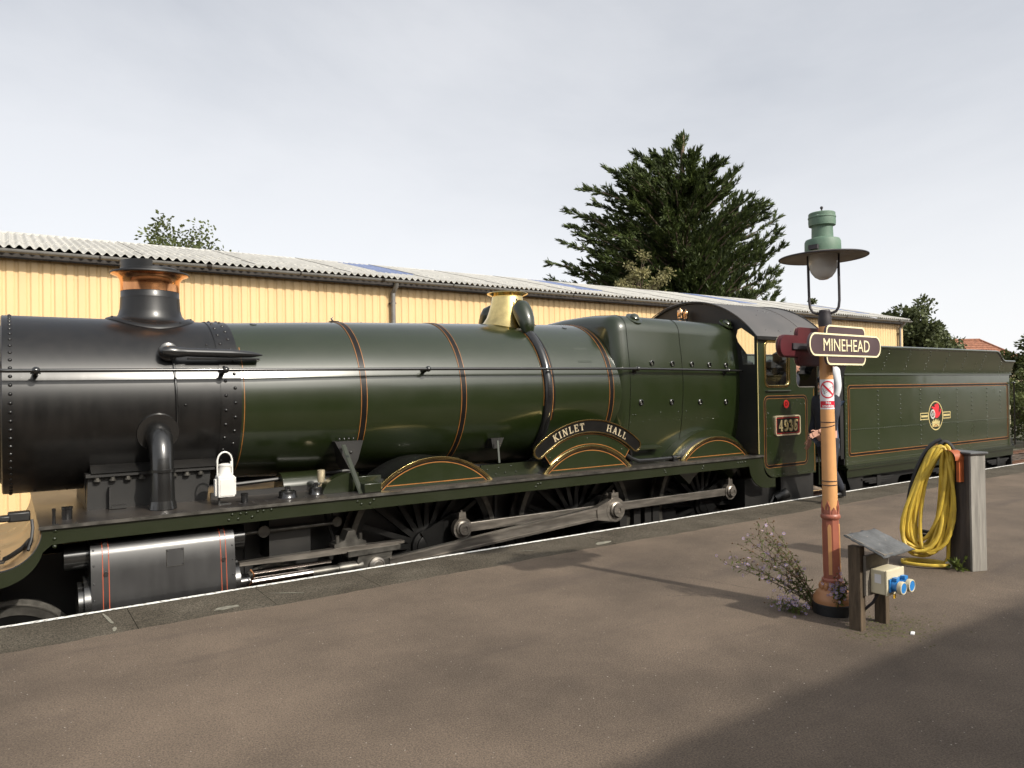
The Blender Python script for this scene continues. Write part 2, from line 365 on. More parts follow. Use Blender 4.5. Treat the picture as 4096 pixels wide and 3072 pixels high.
def coping_mat():
    m, n, l, b = NM('granular concrete coping')
    tc = n.new('ShaderNodeTexCoord'); geo = n.new('ShaderNodeNewGeometry')
    a = n.new('ShaderNodeTexNoise'); a.inputs['Scale'].default_value = 2.5; a.inputs['Detail'].default_value = 7; l.new(geo.outputs['Position'], a.inputs['Vector'])
    f = n.new('ShaderNodeTexNoise'); f.inputs['Scale'].default_value = 95; f.inputs['Detail'].default_value = 3; l.new(geo.outputs['Position'], f.inputs['Vector'])
    r = n.new('ShaderNodeValToRGB'); r.color_ramp.elements[0].position = .32; r.color_ramp.elements[0].color = (.054, .047, .037, 1); r.color_ramp.elements[1].position = .7; r.color_ramp.elements[1].color = (.090, .080, .065, 1)
    l.new(a.outputs['Fac'], r.inputs['Fac'])
    q = n.new('ShaderNodeValToRGB'); q.color_ramp.elements[0].position = .36; q.color_ramp.elements[0].color = (.45, .45, .44, 1); q.color_ramp.elements[1].position = .72; q.color_ramp.elements[1].color = (1.9, 1.85, 1.75, 1)
    l.new(f.outputs['Fac'], q.inputs['Fac'])
    mx = n.new('ShaderNodeMix'); mx.data_type = 'RGBA'; mx.blend_type = 'MULTIPLY'; mx.inputs['Factor'].default_value = 1
    l.new(r.outputs['Color'], mx.inputs['A']); l.new(q.outputs['Color'], mx.inputs['B']); l.new(mx.outputs['Result'], b.inputs['Base Color'])
    b.inputs['Roughness'].default_value = .9; b.inputs['Specular IOR Level'].default_value = .15
    bp = n.new('ShaderNodeBump'); bp.inputs['Strength'].default_value = .5; bp.inputs['Distance'].default_value = .008; l.new(f.outputs['Fac'], bp.inputs['Height']); l.new(bp.outputs['Normal'], b.inputs['Normal'])
    return m
COPING = coping_mat()
BRICKW = mat('platform wall brick', (0.16, 0.08, 0.055), 0.85, var=.35, scale=12, bump=.4)
# body of the platform, below the surface sheet
plat = O('platform', MB().box(-30, 90, -26, EDGE+.03, -.3, PZ-.06), BRICKW, kind='structure', smooth=False)
rnd = random.Random(5)
# tarmac sheet with a ragged laid edge against the coping
vs = []; fs = []; xs = [-30, -12, -4] + [-2+.09*i for i in range(int(32/.09))] + [31, 40, 60, 90]
w = 0
for x in xs:
    w = w*.8 + rnd.uniform(-.013, .013)
    vs += [(x, -26, PZ), (x, -9, PZ), (x, -5, PZ), (x, -2.6, PZ), (x, -2.135+w-.012*sin(x*.9), PZ)]
    vs += [(x, -2.135+w-.012*sin(x*.9)+.006, PZ-.03)]
for i in range(len(xs)-1):
    for j in range(5): fs.append((i*6+j, (i+1)*6+j, (i+1)*6+j+1, i*6+j+1))
O('tarmac_surface', MB().raw(vs, fs), TARMAC, plat)
# coping slabs, each a stone of its own
x = -2.0; k = 0
while x < 46:
    Lx = rnd.uniform(.88, 1.0)
    mb = MB().box(-Lx/2+.0012, Lx/2-.0012, -2.30, EDGE, PZ-.075, PZ-.006)
    o = O('coping_slab', mb, COPING, plat, bevel=.003, smooth=False)
    o.location = (x+Lx/2, 0, rnd.uniform(-.0008, .0008)); o.rotation_euler = (rnd.uniform(-.0006, .0006), rnd.uniform(-.0006, .0006), 0)
    x += Lx
def linepaint():
    m, n, l, b = NM('worn white edge line')
    tc = n.new('ShaderNodeTexCoord'); q = n.new('ShaderNodeTexNoise'); q.inputs['Scale'].default_value = 26; q.inputs['Detail'].default_value = 6; l.new(tc.outputs['Object'], q.inputs['Vector'])
    r = n.new('ShaderNodeValToRGB'); r.color_ramp.elements[0].position = .37; r.color_ramp.elements[0].color = (.20, .19, .165, 1); r.color_ramp.elements[1].position = .47; r.color_ramp.elements[1].color = (.78, .77, .73, 1)
    l.new(q.outputs['Fac'], r.inputs['Fac']); l.new(r.outputs['Color'], b.inputs['Base Color']); b.inputs['Roughness'].default_value = .7
    return m
vs = []; fs = []; xx = [-2+.11*i for i in range(440)]
for x in xx: vs += [(x, EDGE-.001, PZ-.03), (x, EDGE-.001+.003, PZ+.001), (x, EDGE-.050+rnd.uniform(-.006, .006), PZ+.001)]
for i in range(len(xx)-1): fs += [(i*3, (i+1)*3, (i+1)*3+1, i*3+1), (i*3+1, (i+1)*3+1, (i+1)*3+2, i*3+2)]
O('edge_line', MB().raw(vs, fs), linepaint(), plat, smooth=False)
# pale round patches and a scratch on the coping
PATCH = mat('pale mortar patch', (.20, .19, .15), .9, var=.3, scale=20)
for (px_, py_, rx, ry, ro) in ((1.42, -1.97, .10, .045, .1), (5.35, -1.98, .13, .05, .15), (0.62, -1.72, .012, .18, .1), (0.63, -2.02, .014, .06, -.1), (1.95, -1.85, .16, .008, -.62), (4.45, -1.78, .10, .008, -.5)):
    pts = []
    for i in range(18):
        a = 2*pi*i/18; q = rnd.uniform(.8, 1.15); u = rx*cos(a)*q; v = ry*sin(a)*q
        pts.append((px_+u*cos(ro)-v*sin(ro), py_+u*sin(ro)+v*cos(ro), PZ-.0015))
    O('mortar_patch', MB().raw(pts, [tuple(range(18))]), PATCH, plat, smooth=False)

# hairline cracks wandering over the tarmac
CRACK = mat('crack in tarmac', (.030, .025, .021), .95, var=.2)
def crack(pts, w, seed):
    rc_ = random.Random(seed); P = []
    for (a, b) in zip(pts[:-1], pts[1:]):
        n = max(3, int(Vector((b[0]-a[0], b[1]-a[1])).length/.05))
        for i in range(n): t = i/n; P.append((a[0]+(b[0]-a[0])*t+rc_.uniform(-.014, .014), a[1]+(b[1]-a[1])*t+rc_.uniform(-.014, .014)))
    vs = []; fs = []
    for i, p in enumerate(P):
        q = P[min(i+1, len(P)-1)]; r = P[max(i-1, 0)]; d = Vector((q[0]-r[0], q[1]-r[1])).normalized(); ww = w*rc_.uniform(.3, 1.2)
        vs += [(p[0]-d.y*ww, p[1]+d.x*ww, PZ+.0012), (p[0]+d.y*ww, p[1]-d.x*ww, PZ+.0012)]
    for i in range(len(P)-1): fs.append((2*i, 2*i+2, 2*i+3, 2*i+1))
    O('crack', MB().raw(vs, fs), CRACK, plat, smooth=False)
crack([(4.85, -3.39), (4.94, -3.50), (5.01, -3.75), (5.07, -3.99), (5.13, -4.21), (5.20, -4.42)], .0026, 1)
crack([(4.38, -3.84), (4.55, -3.96), (4.74, -4.07), (4.85, -4.25)], .0022, 2)

# ---- goods shed: corrugated walls and roof
YELLOW = mat('cream yellow sheeting', (0.60, 0.418, 0.208), 0.5, var=.08, scale=1.1, stretch=(1, 1, .25))
ASB = mat('weathered corrugated roofing', (0.40, 0.39, 0.36), 0.85, var=.14, scale=3, bump=.2)
SKYL = mat('blue translucent rooflight', (0.16, 0.20, 0.34), 0.4, var=.2, scale=4)
GUTG = mat('grey plastic gutter', (0.17, 0.165, 0.155), 0.5, var=.15)
FASC = mat('dark fascia board', (0.03, 0.025, 0.022), 0.7, var=.3)
WY = 7.3; X0, X1 = -7.0, 29.6; RY, RZ = 10.8, 6.07; EY, EZ = 7.0, 5.17; BY = 14.6
shed = E('goods_shed', ((X0+X1)/2, RY, -.3), label='long yellow corrugated goods shed with grey sheeted roof behind the engine', category='shed')
SL = Vector(shed.location)
def OS(name, mb, m, **kw): return O(name, rel(mb, SL), m, shed, **kw)
P_ = .18; nr = 5
pr = []
for i in range(nr):
    b0 = i*P_; pr += [(b0, 0), (b0+.030, 0), (b0+.056, -.019), (b0+.152, -.019)]
pr.append((nr*P_, 0))
def sheetmesh(L0):
    v = []; f = []
    for (a, d) in pr: v += [(a, d, -.3), (a, d, 5.12)]
    for i in range(len(pr)-1): f.append((2*i, 2*i+2, 2*i+3, 2*i+1))
    me = MB().raw(v, f).mesh('wall_sheet', smooth=False, recalc=False); me.materials.append(YELLOW); return me
wm = sheetmesh(0); nsh = int(round((X1-X0)/(nr*P_)))
for i in range(nsh):
    o = bpy.data.objects.new('wall_sheet', wm); COL.objects.link(o); o.parent = shed
    o.location = (X0+i*(X1-X0)/nsh-SL.x, WY-SL.y+rnd.uniform(-.0003, .0003), -SL.z); o.scale.x = (X1-X0)/(nsh*nr*P_)
OS('gable_wall', MB().prism([(WY+.05, -.3), (BY, -.3), (BY, 5.0), (RY, RZ-.1), (WY+.05, 5.1)], X1-.06, X1-.01, plane='YZ'), YELLOW, smooth=False)
OS('gable_wall', MB().prism([(WY+.05, -.3), (BY, -.3), (BY, 5.0), (RY, RZ-.1), (WY+.05, 5.1)], X0+.01, X0+.06, plane='YZ'), YELLOW, smooth=False)
OS('rear_wall', MB().box(X0+.07, X1-.07, BY-.06, BY-.01, -.3, 4.99), YELLOW, smooth=False)
OS('corner_trim', MB().box(X1-.10, X1+.03, WY-.05, WY-.032, -.3, 5.1), YELLOW, smooth=False)
def roofmesh(name, t0, t1, m):
    v = []; f = []; nn = 7*8; wdt = 1.022
    for i in range(nn+1):
        a = wdt*1.05*i/nn; h = .030*cos(2*pi*a/.146)
        for t in (t0, t1):
            v.append((a, (RY-EY)*t, (RZ-EZ)*t+h))
    for i in range(nn): f.append((2*i, 2*i+2, 2*i+3, 2*i+1))
    for i in range(nn+1): v.append((v[2*i][0], v[2*i][1], v[2*i][2]-.012))
    b0 = 2*(nn+1)
    for i in range(nn): f.append((2*i, b0+i, b0+i+1, 2*i+2))
    me = MB().raw(v, f).mesh(name, recalc=False, ang=60); me.materials.append(m); return me
rlow = roofmesh('roof_sheet', 0, .30, ASB); rup = roofmesh('roof_sheet', .285, 1.0, ASB); rsk = roofmesh('rooflight', .285, 1.0, SKYL)
nro = int((X1+.25-X0)/1.022)+1
lights = {int(round((q-X0)/1.022)) for q in (6.9, 13.9, 20.8, 27.8)}
for i in range(nro):
    xx_ = X0-.1+i*1.022
    if xx_ > X1: break
    for k, me in ((0, rlow), (1, rsk if i in lights else rup)):
        o = bpy.data.objects.new('rooflight' if me is rsk else 'roof_sheet', me); COL.objects.link(o); o.parent = shed
        o.location = (xx_-SL.x, EY-SL.y, EZ-SL.z+(.008 if i % 2 else 0)+(.014 if k else 0)+rnd.uniform(0, .003))
OS('roof_rear', MB().raw([(X0-.1, RY-.02, RZ), (X1+.15, RY-.02, RZ), (X1+.15, BY+.2, 5.0), (X0-.1, BY+.2, 5.0)], [(0,1,2,3)]), ASB, smooth=False)
OS('ridge_cap', MB().tube([(X0-.1, RY, RZ+.0), (X1+.12, RY, RZ+.0)], .05, 10), ASB)
OS('fascia', MB().box(X0-.05, X1+.05, WY-.16, WY-.135, 4.98, 5.13), FASC, smooth=False)
OS('soffit', MB().box(X0-.05, X1+.05, WY-.134, WY+.06, 5.125, 5.14), FASC, smooth=False)
gp = [(EY-.02+.062*cos(pi+pi*i/8)-.03, 5.105+.062*sin(pi+pi*i/8)) for i in range(9)]
gpo = [(EY-.05+.056*cos(2*pi-pi*i/8), 5.105+.056*sin(2*pi-pi*i/8)) for i in range(9)]
OS('gutter', MB().prism(gp+gpo, X0-.05, X1+.1, plane='YZ'), GUTG)
xg = X0+1.1
while xg < X1:
    wd = .09 if int((xg-X0)/1.82) % 2 else .03
    OS('gutter_union', MB().prism([(a*1.0+(a-(EY-.05))*.10, b+(b-5.105)*.10+.002) for a, b in gp+gpo], xg, xg+wd, plane='YZ'), FASC); xg += 1.82
for xd in (-3.7, 7.25, 18.2, 29.28):
    dp = OS('downpipe', MB().tube([(xd, EY-.03, 5.1), (xd, EY+.02, 4.98), (xd, WY-.11, 4.84), (xd, WY-.11, -.3)], .055, 10), GUTG)
    for zz in (1.2, 3.2, 4.6): OS('pipe_clip', MB().box(xd-.075, xd+.075, WY-.12, WY-.03, zz, zz+.03), FASC, smooth=False)

# ---- station house behind the photographer: throws the long shadow and shows in the paintwork
SBR = mat('station brick', (0.20, 0.11, 0.075), 0.85, var=.25, scale=5, bump=.3)
SLATE = mat('slate roof', (0.055, 0.055, 0.06), 0.6, var=.3, scale=6)
SCRM = mat('cream canopy paint', (0.50, 0.40, 0.24), 0.5, var=.1)
SBRN = mat('brown woodwork', (0.09, 0.035, 0.025), 0.5, var=.1)
st = E('station_building', (6, -13, PZ), label='brick station building with a long canopy behind the photographer', category='building')
TL = Vector(st.location)
def OT(name, mb, m, **kw): return O(name, rel(mb, TL), m, st, **kw)
CE, CH = -10.0, PZ+3.26
OT('canopy', MB().prism([(CE, CH), (CE, CH-.10), (-12.6, CH+.30), (-12.6, CH+.42)], -16, 36, plane='YZ'), SLATE, smooth=False)
vb = []
xv = -16
while xv < 36:
    vb += [(xv, CH-.36), (xv+.06, CH-.44), (xv+.12, CH-.36)]; xv += .12
OT('canopy_valance', MB().prism([(-16, CH+.02)]+vb+[(36, CH+.02)], CE+.0, CE+.03), SCRM, smooth=False)
wins = [rrect(a, a+1.0, PZ+.9, PZ+2.5, .05, 2) for a in (-12, -9, -6, -3, 0, 3, 6, 9, 12, 15, 24.5, 27.5, 30.5)]
OT('wall', MB().prism([(-16, PZ), (36, PZ), (36, 4.7), (-16, 4.7)], -12.6, -12.3, holes=wins), SBR, smooth=False)
OT('rear_wall', MB().box(-16, 36, -19, -18.7, PZ, 4.7), SBR, smooth=False)
for w_ in wins:
    a = min(p[0] for p in w_)
    wf = OT('window', MB().prism(w_, -12.5, -12.44, holes=[rrect(a+.07, a+.47, PZ+.97, PZ+2.43, .01, 1), rrect(a+.53, a+.93, PZ+.97, PZ+2.43, .01, 1)]), SCRM, smooth=False)
    O('pane', rel(MB().box(a+.02, a+.98, -12.53, -12.515, PZ+.92, PZ+2.48), TL), BLACK, wf, smooth=False)
OT('roof', MB().raw([(-16.4, -12.2, 4.65), (36.4, -12.2, 4.65), (34, -15.6, 6.9), (-14, -15.6, 6.9), (-16.4, -19.2, 4.65), (36.4, -19.2, 4.65)], [(0,1,2,3), (3,2,5,4), (0,3,4), (1,5,2)]), SLATE, smooth=False)
OT('gable', MB().prism([(17.0, PZ), (23.6, PZ), (23.6, 4.9), (20.3, 8.0), (17.0, 4.9)], -12.28, -12.0, holes=[rrect(18.2, 19.2, PZ+.9, PZ+2.6, .05, 2), rrect(21.4, 22.4, PZ+.9, PZ+2.6, .05, 2)]), SBR, smooth=False)
OT('gable_roof', MB().prism([(16.7, 4.62), (20.3, 8.02), (23.9, 4.62), (23.9, 4.82), (20.3, 8.24), (16.7, 4.82)], -17, -11.7), SLATE, smooth=False)
OT('chimney_stack', MB().box(8.2, 9.2, -16, -15.3, 6.2, 8.2), SBR, smooth=False)
for xp in (-14, -9, -4, 1, 6, 11, 16, 25, 30, 35):
    OT('canopy_post', MB().tube([(xp, CE-.35, PZ), (xp, CE-.35, CH+.02)], .06, 10), SBRN)

# ================================================================== TREES
def leafmesh(name, P, D, U, Ls, Ws, m, mi=None):
    """one bent diamond (two triangles) for each leaf: base P, direction D, width axis U"""
    P = np.asarray(P); D = np.asarray(D); U = np.asarray(U); Ls = np.asarray(Ls)[:, None]; Ws = np.asarray(Ws)[:, None]
    n = len(P); v = np.empty((n, 4, 3)); v[:, 0] = P; v[:, 1] = P+D*Ls*.5+U*Ws*.5; v[:, 2] = P+D*Ls; v[:, 3] = P+D*Ls*.5-U*Ws*.5
    me = bpy.data.meshes.new(name); me.vertices.add(4*n); me.vertices.foreach_set('co', v.reshape(-1))
    me.loops.add(4*n); me.loops.foreach_set('vertex_index', np.arange(4*n, dtype=np.int32))
    me.polygons.add(n); me.polygons.foreach_set('loop_start', np.arange(0, 4*n, 4, dtype=np.int32))
    ms = m if isinstance(m, (list, tuple)) else [m]
    for q in ms: me.materials.append(q)
    if mi is not None: me.polygons.foreach_set('material_index', np.asarray(mi, dtype=np.int32))
    me.update(calc_edges=True); return me
def leafmat(name, col, trans=0.25, var=.3, rough=.55):
    m, n, l, b = NM(name)
    tc = n.new('ShaderNodeTexCoord'); nz = n.new('ShaderNodeTexNoise'); nz.inputs['Scale'].default_value = 1.1; nz.inputs['Detail'].default_value = 5
    l.new(tc.outputs['Object'], nz.inputs['Vector']); r = n.new('ShaderNodeValToRGB')
    r.color_ramp.elements[0].position = .35; r.color_ramp.elements[1].position = .68
    r.color_ramp.elements[0].color = (*[c*(1-var) for c in col], 1); r.color_ramp.elements[1].color = (col[0]*(1+var*1.2), col[1]*(1+var), col[2]*(1+var*.6), 1)
    l.new(nz.outputs['Fac'], r.inputs['Fac']); l.new(r.outputs['Color'], b.inputs['Base Color']); b.inputs['Roughness'].default_value = rough; b.inputs['Specular IOR Level'].default_value = .3
    t = n.new('ShaderNodeBsdfTranslucent'); l.new(r.outputs['Color'], t.inputs['Color'])
    mx = n.new('ShaderNodeMixShader'); mx.inputs['Fac'].default_value = trans
    o = n['Material Output']; l.new(b.outputs[0], mx.inputs[1]); l.new(t.outputs[0], mx.inputs[2]); l.new(mx.outputs[0], o.inputs['Surface'])
    return m
BARK = mat('bark', (0.12, 0.085, 0.06), .9, var=.35, scale=5, stretch=(1, 1, .25), bump=.6, bscale=14)
CYP = leafmat('cypress foliage', (0.040, 0.060, 0.018), .14, .55)
CYP2 = leafmat('cypress leaf highlights', (0.066, 0.090, 0.026), .15, .4)  # lighter copy of the foliage, scattered at random as painted highlights
LEAFA = leafmat('broad leaf green', (0.085, 0.105, 0.035), .3, .35)
LEAFB = leafmat('dark broad leaf', (0.080, 0.098, 0.042), .25, .35)
LEAFP = leafmat('pale variegated leaf', (0.19, 0.18, 0.085), .3, .35)

def nrm(a): return a/np.maximum(1e-9, np.linalg.norm(a, axis=-1, keepdims=True))
# ---- the big wind-bent cypress
def cypress(base, H, label, RX):
    """limbs listed as (height fraction, azimuth in the picture plane, length) with a steady lean to the left, as the wind has set it"""
    rg = np.random.default_rng(11); base = np.array(base)
    right = np.array([rt.x, rt.y, 0]); right /= np.linalg.norm(right); back = np.array([-right[1], right[0], 0])
    root = E('cypress_tree', base, label=label, category='tree')
    tr = MB(); trunk = [np.array([0.1*sin(i*1.3), .1*cos(i), H*i/10]) + right*(.02*i*(10-i)*.1) for i in range(11)]
    tr.tube([tuple(p) for p in trunk], [.42*(1-i/10.6)+.05 for i in range(11)], 8)
    Ps, Ds, Us, Ls, Ws = [], [], [], [], []
    def spray(p, d, ln, n, wid):
        """a plume of thin scale-leaf twigs pointing along d"""
        d = d/np.linalg.norm(d); t = rg.random(n)**.8
        off = rg.normal(size=(n, 3))*wid*(1-t*.75)[:, None]
        q = p + d*ln*t[:, None] + off; q[:, 2] -= .02
        dd = nrm(d + rg.normal(size=(n, 3))*.26 + np.array([0, 0, .06]) - right*.08)
        uu = nrm(np.cross(dd, rg.normal(size=(n, 3))))
        Ps.append(q); Ds.append(dd); Us.append(uu); Ls.append(rg.uniform(.16, .40, n)); Ws.append(rg.uniform(.04, .09, n))
    # limb tips as (sideways, height) in metres from the foot of the trunk, the wind-cut outline of this tree
    tips = [(-5.6,14.1),(-6.4,13.0),(-6.3,12.1),(-6.8,10.9),(-7.5,9.8),(-7.4,9.0),(-4.2,15.0),(-2.7,14.9),(-2.3,16.6),(0.1,17.1),(1.9,15.6),(2.6,14.8),(3.4,13.5),(3.7,12.7),(4.3,12.9),(5.0,12.7),(5.5,12.2),(5.3,11.4),(5.7,8.8),(5.2,9.1),(-4.8,13.6),(-3.4,13.9),(-5.4,12.6),(-1.4,16.0),(0.6,15.9),(-.6,16.2),(2.2,13.9),(3.0,12.6),(4.4,10.5),(5.2,10.2),(4.9,8.2),(-5.9,11.4),(-5.2,10.3),(-6.2,9.4),(-6.0,8.4),(1.2,14.6),(-2.0,14.0)]
    tips = [(a*.97, z-.55*max(0, (z-8)/9)) for a, z in tips]
    limbs = [(a, rg.uniform(-1.2, 1.2), z, True) for a, z in tips]
    for i in range(330):
        z = 4.0+11.0*rg.random()**.85; wl = np.interp(z, [4, 8, 9.8, 11, 12.6, 13.8, 15, 16], [6.6, 6.3, 6.3, 6.0, 5.4, 4.6, 3.1, 1.0]); wr = np.interp(z, [4, 8, 10, 12, 13, 14, 15, 16], [5.4, 5.4, 5.3, 4.9, 4.2, 3.2, 2.0, .6])
        a = rg.uniform(0, 2*pi); q = rg.uniform(.50, .95); lx = cos(a); limbs.append((lx*(wr if lx > 0 else wl)*q, sin(a)*(wl+wr)*.45*q, z, False))
    for (la, dp, zt_, named) in limbs:
        hl = sqrt(la*la+dp*dp); zb = max(1.5, zt_-(rg.uniform(.25, .75)*hl+.3)); zb = min(zb, H*.93)
        p = np.array([0, 0, zb]); tip = right*la+back*dp+np.array([0, 0, zt_])
        n = 14; path = []
        for k in range(n+1):
            t = k/n; w_ = .5 if la < 0 else .30
            q = p*(1-t)+tip*t; q[2] = zb+(zt_-zb)*(t**(.75 if la < 0 else 1.5)); q = q-right*(.10*hl*sin(pi*t)*(1 if la > 0 else 0))
            q = q+np.array([0, 0, 1])*.16*sin(3.1*t*hl*.5+la)*t+back*.2*sin(2.3*t*hl*.5+zt_)*t
            path.append(q)
        tr.tube([tuple(q) for q in path], [.09*(1-k/n)*(.5+hl/7)+.012 for k in range(n+1)], 5, caps=False)
        for k in range(3, n+1):
            t = k/n; q = path[k]; tg = path[min(n, k+1)]-path[k-1]; tg = tg/np.linalg.norm(tg)
            if not named and rg.random() < .12: continue
            for _ in range(3 if named else 2):
                sd = nrm(tg*1.1 + rg.normal(size=3)*.38 + np.array([0, 0, .26]) - right*.22)
                L_ = rg.uniform(.45, 1.15)*(1.0-.45*t)
                spray(q + rg.normal(size=3)*.10*(1-.6*t), sd, L_, int(34*L_/.8)+6, .075*(1-.5*t))
        spray(path[-1]-tg*.2, tg+np.array([0, 0, .06]), .8, 40, .03)
    O('trunk', tr, BARK, root, recalc=False)
    nq = len(np.vstack(Ps)); O('crown', leafmesh('crown', np.vstack(Ps), np.vstack(Ds), np.vstack(Us), np.concatenate(Ls), np.concatenate(Ws), [CYP, CYP2], (rg.random(nq) < .28).astype(np.int32)), CYP, root)
    return root
cypress((31.9, 20.8, 0), 17.0, 'large dark wind-bent cypress rising behind the shed roof', 7.0)

# ---- broad-leaved trees and shrubs
def broadleaf(name, base, H, crown_z, rx, rz, label, mt, nclump, leafn, lsize, seed, cat='tree', wind=0.0, ragged=.35, group=None, airy=0.0, trunkr=.2):
    rg = np.random.default_rng(seed)
    right = np.array([rt.x, rt.y, 0]); right /= np.linalg.norm(right); back = np.array([-right[1], right[0], 0])
    kw = dict(label=label, category=cat)
    if group: kw['group'] = group
    root = E(name, base, **kw); tr = MB()
    tr.tube([(0, 0, 0), (.05, .03, crown_z*.5), (0, .05, crown_z), (.05, 0, crown_z+rz*.5)], [trunkr, trunkr*.8, trunkr*.6, trunkr*.25], 8)
    Ps, Ds, Us, Ls, Ws = [], [], [], [], []
    for i in range(nclump):
        u = rg.normal(size=3); u /= np.linalg.norm(u); rr = rg.uniform(.35, 1.0)**.6*(1+rg.normal()*ragged*.5)
        c_ = np.array([0, 0, crown_z+rz*.25]) + (right*u[0]*rx + back*u[1]*rx + np.array([0, 0, 1])*u[2]*rz)*rr
        if c_[2] < crown_z-rz*.8: c_[2] = crown_z-rz*.8+rg.random()*.3
        st_ = np.array([0, 0, crown_z-rz*.3+rg.random()*rz*.6])
        mid = (st_+c_)/2+rg.normal(size=3)*.12*rx
        tr.tube([tuple(st_), tuple(mid), tuple(c_)], [trunkr*.22, trunkr*.13, .008], 4, caps=False)
        cs = rx*rg.uniform(.16, .30)
        n = int(leafn*rg.uniform(.6, 1.4)); d = rg.normal(size=(n, 3)); d /= np.linalg.norm(d, axis=1)[:, None]
        P = c_+d*cs*(rg.random(n)**.45)[:, None]*np.array([1.15, 1.15, .75])
        if airy: P += (c_-st_)/np.linalg.norm(c_-st_)*rg.uniform(-airy, airy, n)[:, None]
        D = nrm(d*.8+rg.normal(size=(n, 3))*.6+np.array([0, 0, -.15])-right*wind)
        U = nrm(np.cross(D, rg.normal(size=(n, 3))))
        Ps.append(P); Ds.append(D); Us.append(U); Ls.append(rg.uniform(.7, 1.3, n)*lsize); Ws.append(rg.uniform(.45, .8, n)*lsize)
    O('trunk', tr, BARK, root, recalc=False)
    O('crown', leafmesh('crown', np.vstack(Ps), np.vstack(Ds), np.vstack(Us), np.concatenate(Ls), np.concatenate(Ws), mt), mt, root)
broadleaf('broadleaf_tree', (4.95, 21.1, -.3), 9.0, 6.15, 2.05, 1.9, 'airy pale green treetop above the shed roof near the chimney', LEAFA, 85, 200, .15, 21, wind=.6, ragged=.7, airy=.5)
broadleaf('variegated_tree', (26.0, 18.4, -.3), 8.4, 6.9, 1.35, 2.0, 'pale cream-leaved tree at the lower left of the cypress', LEAFP, 60, 90, .14, 22, wind=.3, ragged=.5)
broadleaf('broadleaf_tree', (42.6, 13.7, -.3), 7.6, 4.2, 2.0, 2.7, 'rounded dark green tree beyond the far end of the shed', LEAFB, 130, 150, .24, 23, wind=.4, ragged=.35)
broadleaf('broadleaf_tree', (46.6, 13.0, -.3), 5.2, 3.4, 1.6, 1.6, 'low green tree between the rounded tree and the tiled house roof', LEAFB, 60, 130, .22, 24, wind=.4)
broadleaf('broadleaf_tree', (42.6, 7.0, -.3), 4.4, 2.3, 2.0, 1.9, 'windblown green tree at the right edge above the tender', LEAFA, 100, 150, .2, 25, wind=.7, ragged=.45)
broadleaf('garden_shrub', (37.6, 6.0, -.3), 2.6, 1.4, 1.5, 1.5, 'low bright green shrub just behind the tender end', LEAFA, 60, 150, .12, 26, cat='shrub', trunkr=.06)
broadleaf('garden_shrub', (40.4, 5.0, -.3), 2.4, 1.2, 1.5, 1.4, 'pale dusty shrub beside the line at the right edge', LEAFP, 40, 130, .11, 27, cat='shrub', trunkr=.06)
broadleaf('hedge_shrub', (64, 8, -.3), 3.4, 1.8, 4.0, 2.0, 'far dark hedge bush beyond the tracks at the right', LEAFB, 80, 130, .3, 28, cat='shrub', trunkr=.08)
broadleaf('distant_tree', (45.4, 21.6, -.3), 8.6, 7.0, .55, 1.7, 'single dark treetop showing over the shed roof near the lamp', LEAFB, 16, 60, .2, 29, wind=.9)
broadleaf('distant_tree', (22.6, 24.0, -.3), 9.2, 7.6, .4, 1.6, 'tiny treetop just showing over the middle of the shed roof', LEAFB, 8, 40, .16, 30, wind=.5)

# ---- far house with an orange tiled hip roof
TILE = mat('orange clay tile', (0.25, 0.105, 0.06), .8, var=.3, scale=5, bump=.3)
hc = Vector((82.0, 29.5, -.3))
hs = E('tiled_house', hc, label='far house with an orange tiled hipped roof beyond the tender', category='house')
u_ = Vector((.80, -.60, 0)); v_ = Vector((.60, .80, 0))
def hp(a, b, z): q = u_*a+v_*b; return (q.x, q.y, z)
O('wall', MB().raw([hp(-6.0,-4,0), hp(6.0,-4,0), hp(6.0,4,0), hp(-6.0,4,0), hp(-6.0,-4,4.9), hp(6.0,-4,4.9), hp(6.0,4,4.9), hp(-6.0,4,4.9)], [(0,1,5,4),(1,2,6,5),(2,3,7,6),(3,0,4,7)]), SCRM, hs, smooth=False)
ez, rz_ = 4.6, 7.45
O('roof_slope', MB().raw([hp(-6.4,-4.4,ez), hp(6.4,-4.4,ez), hp(3.2,0,rz_), hp(-3.2,0,rz_)], [(0,1,2,3)]), TILE, hs, smooth=False)
O('roof_slope', MB().raw([hp(6.4,-4.4,ez), hp(6.4,4.4,ez), hp(3.2,0,rz_)], [(0,1,2)]), TILE, hs, smooth=False)
O('roof_slope', MB().raw([hp(6.4,4.4,ez), hp(-6.4,4.4,ez), hp(-3.2,0,rz_), hp(3.2,0,rz_)], [(0,1,2,3)]), TILE, hs, smooth=False)
O('roof_slope', MB().raw([hp(-6.4,4.4,ez), hp(-6.4,-4.4,ez), hp(-3.2,0,rz_)], [(0,1,2)]), TILE, hs, smooth=False)
for kk in range(1, 13):
    t = kk/13; a0 = 6.4-3.2*t; b0 = -4.4+4.4*t; zz = ez+(rz_-ez)*t
    O('tile_course', MB().tube([hp(-a0, b0-.02, zz+.02), hp(a0, b0-.02, zz+.02)], .035, 5), TILE, hs)
O('ridge_tiles', MB().tube([hp(-3.25,0,rz_+.03), hp(3.25,0,rz_+.03)], .12, 8), TILE, hs)
O('hip_tiles', MB().tube([hp(3.2,0,rz_+.03), hp(6.4,-4.4,ez+.03)], .10, 8), TILE, hs)
O('chimney', MB().box(-2.6, -1.7, -.4, .4, rz_-.6, rz_+.55), SBR, hs, smooth=False)
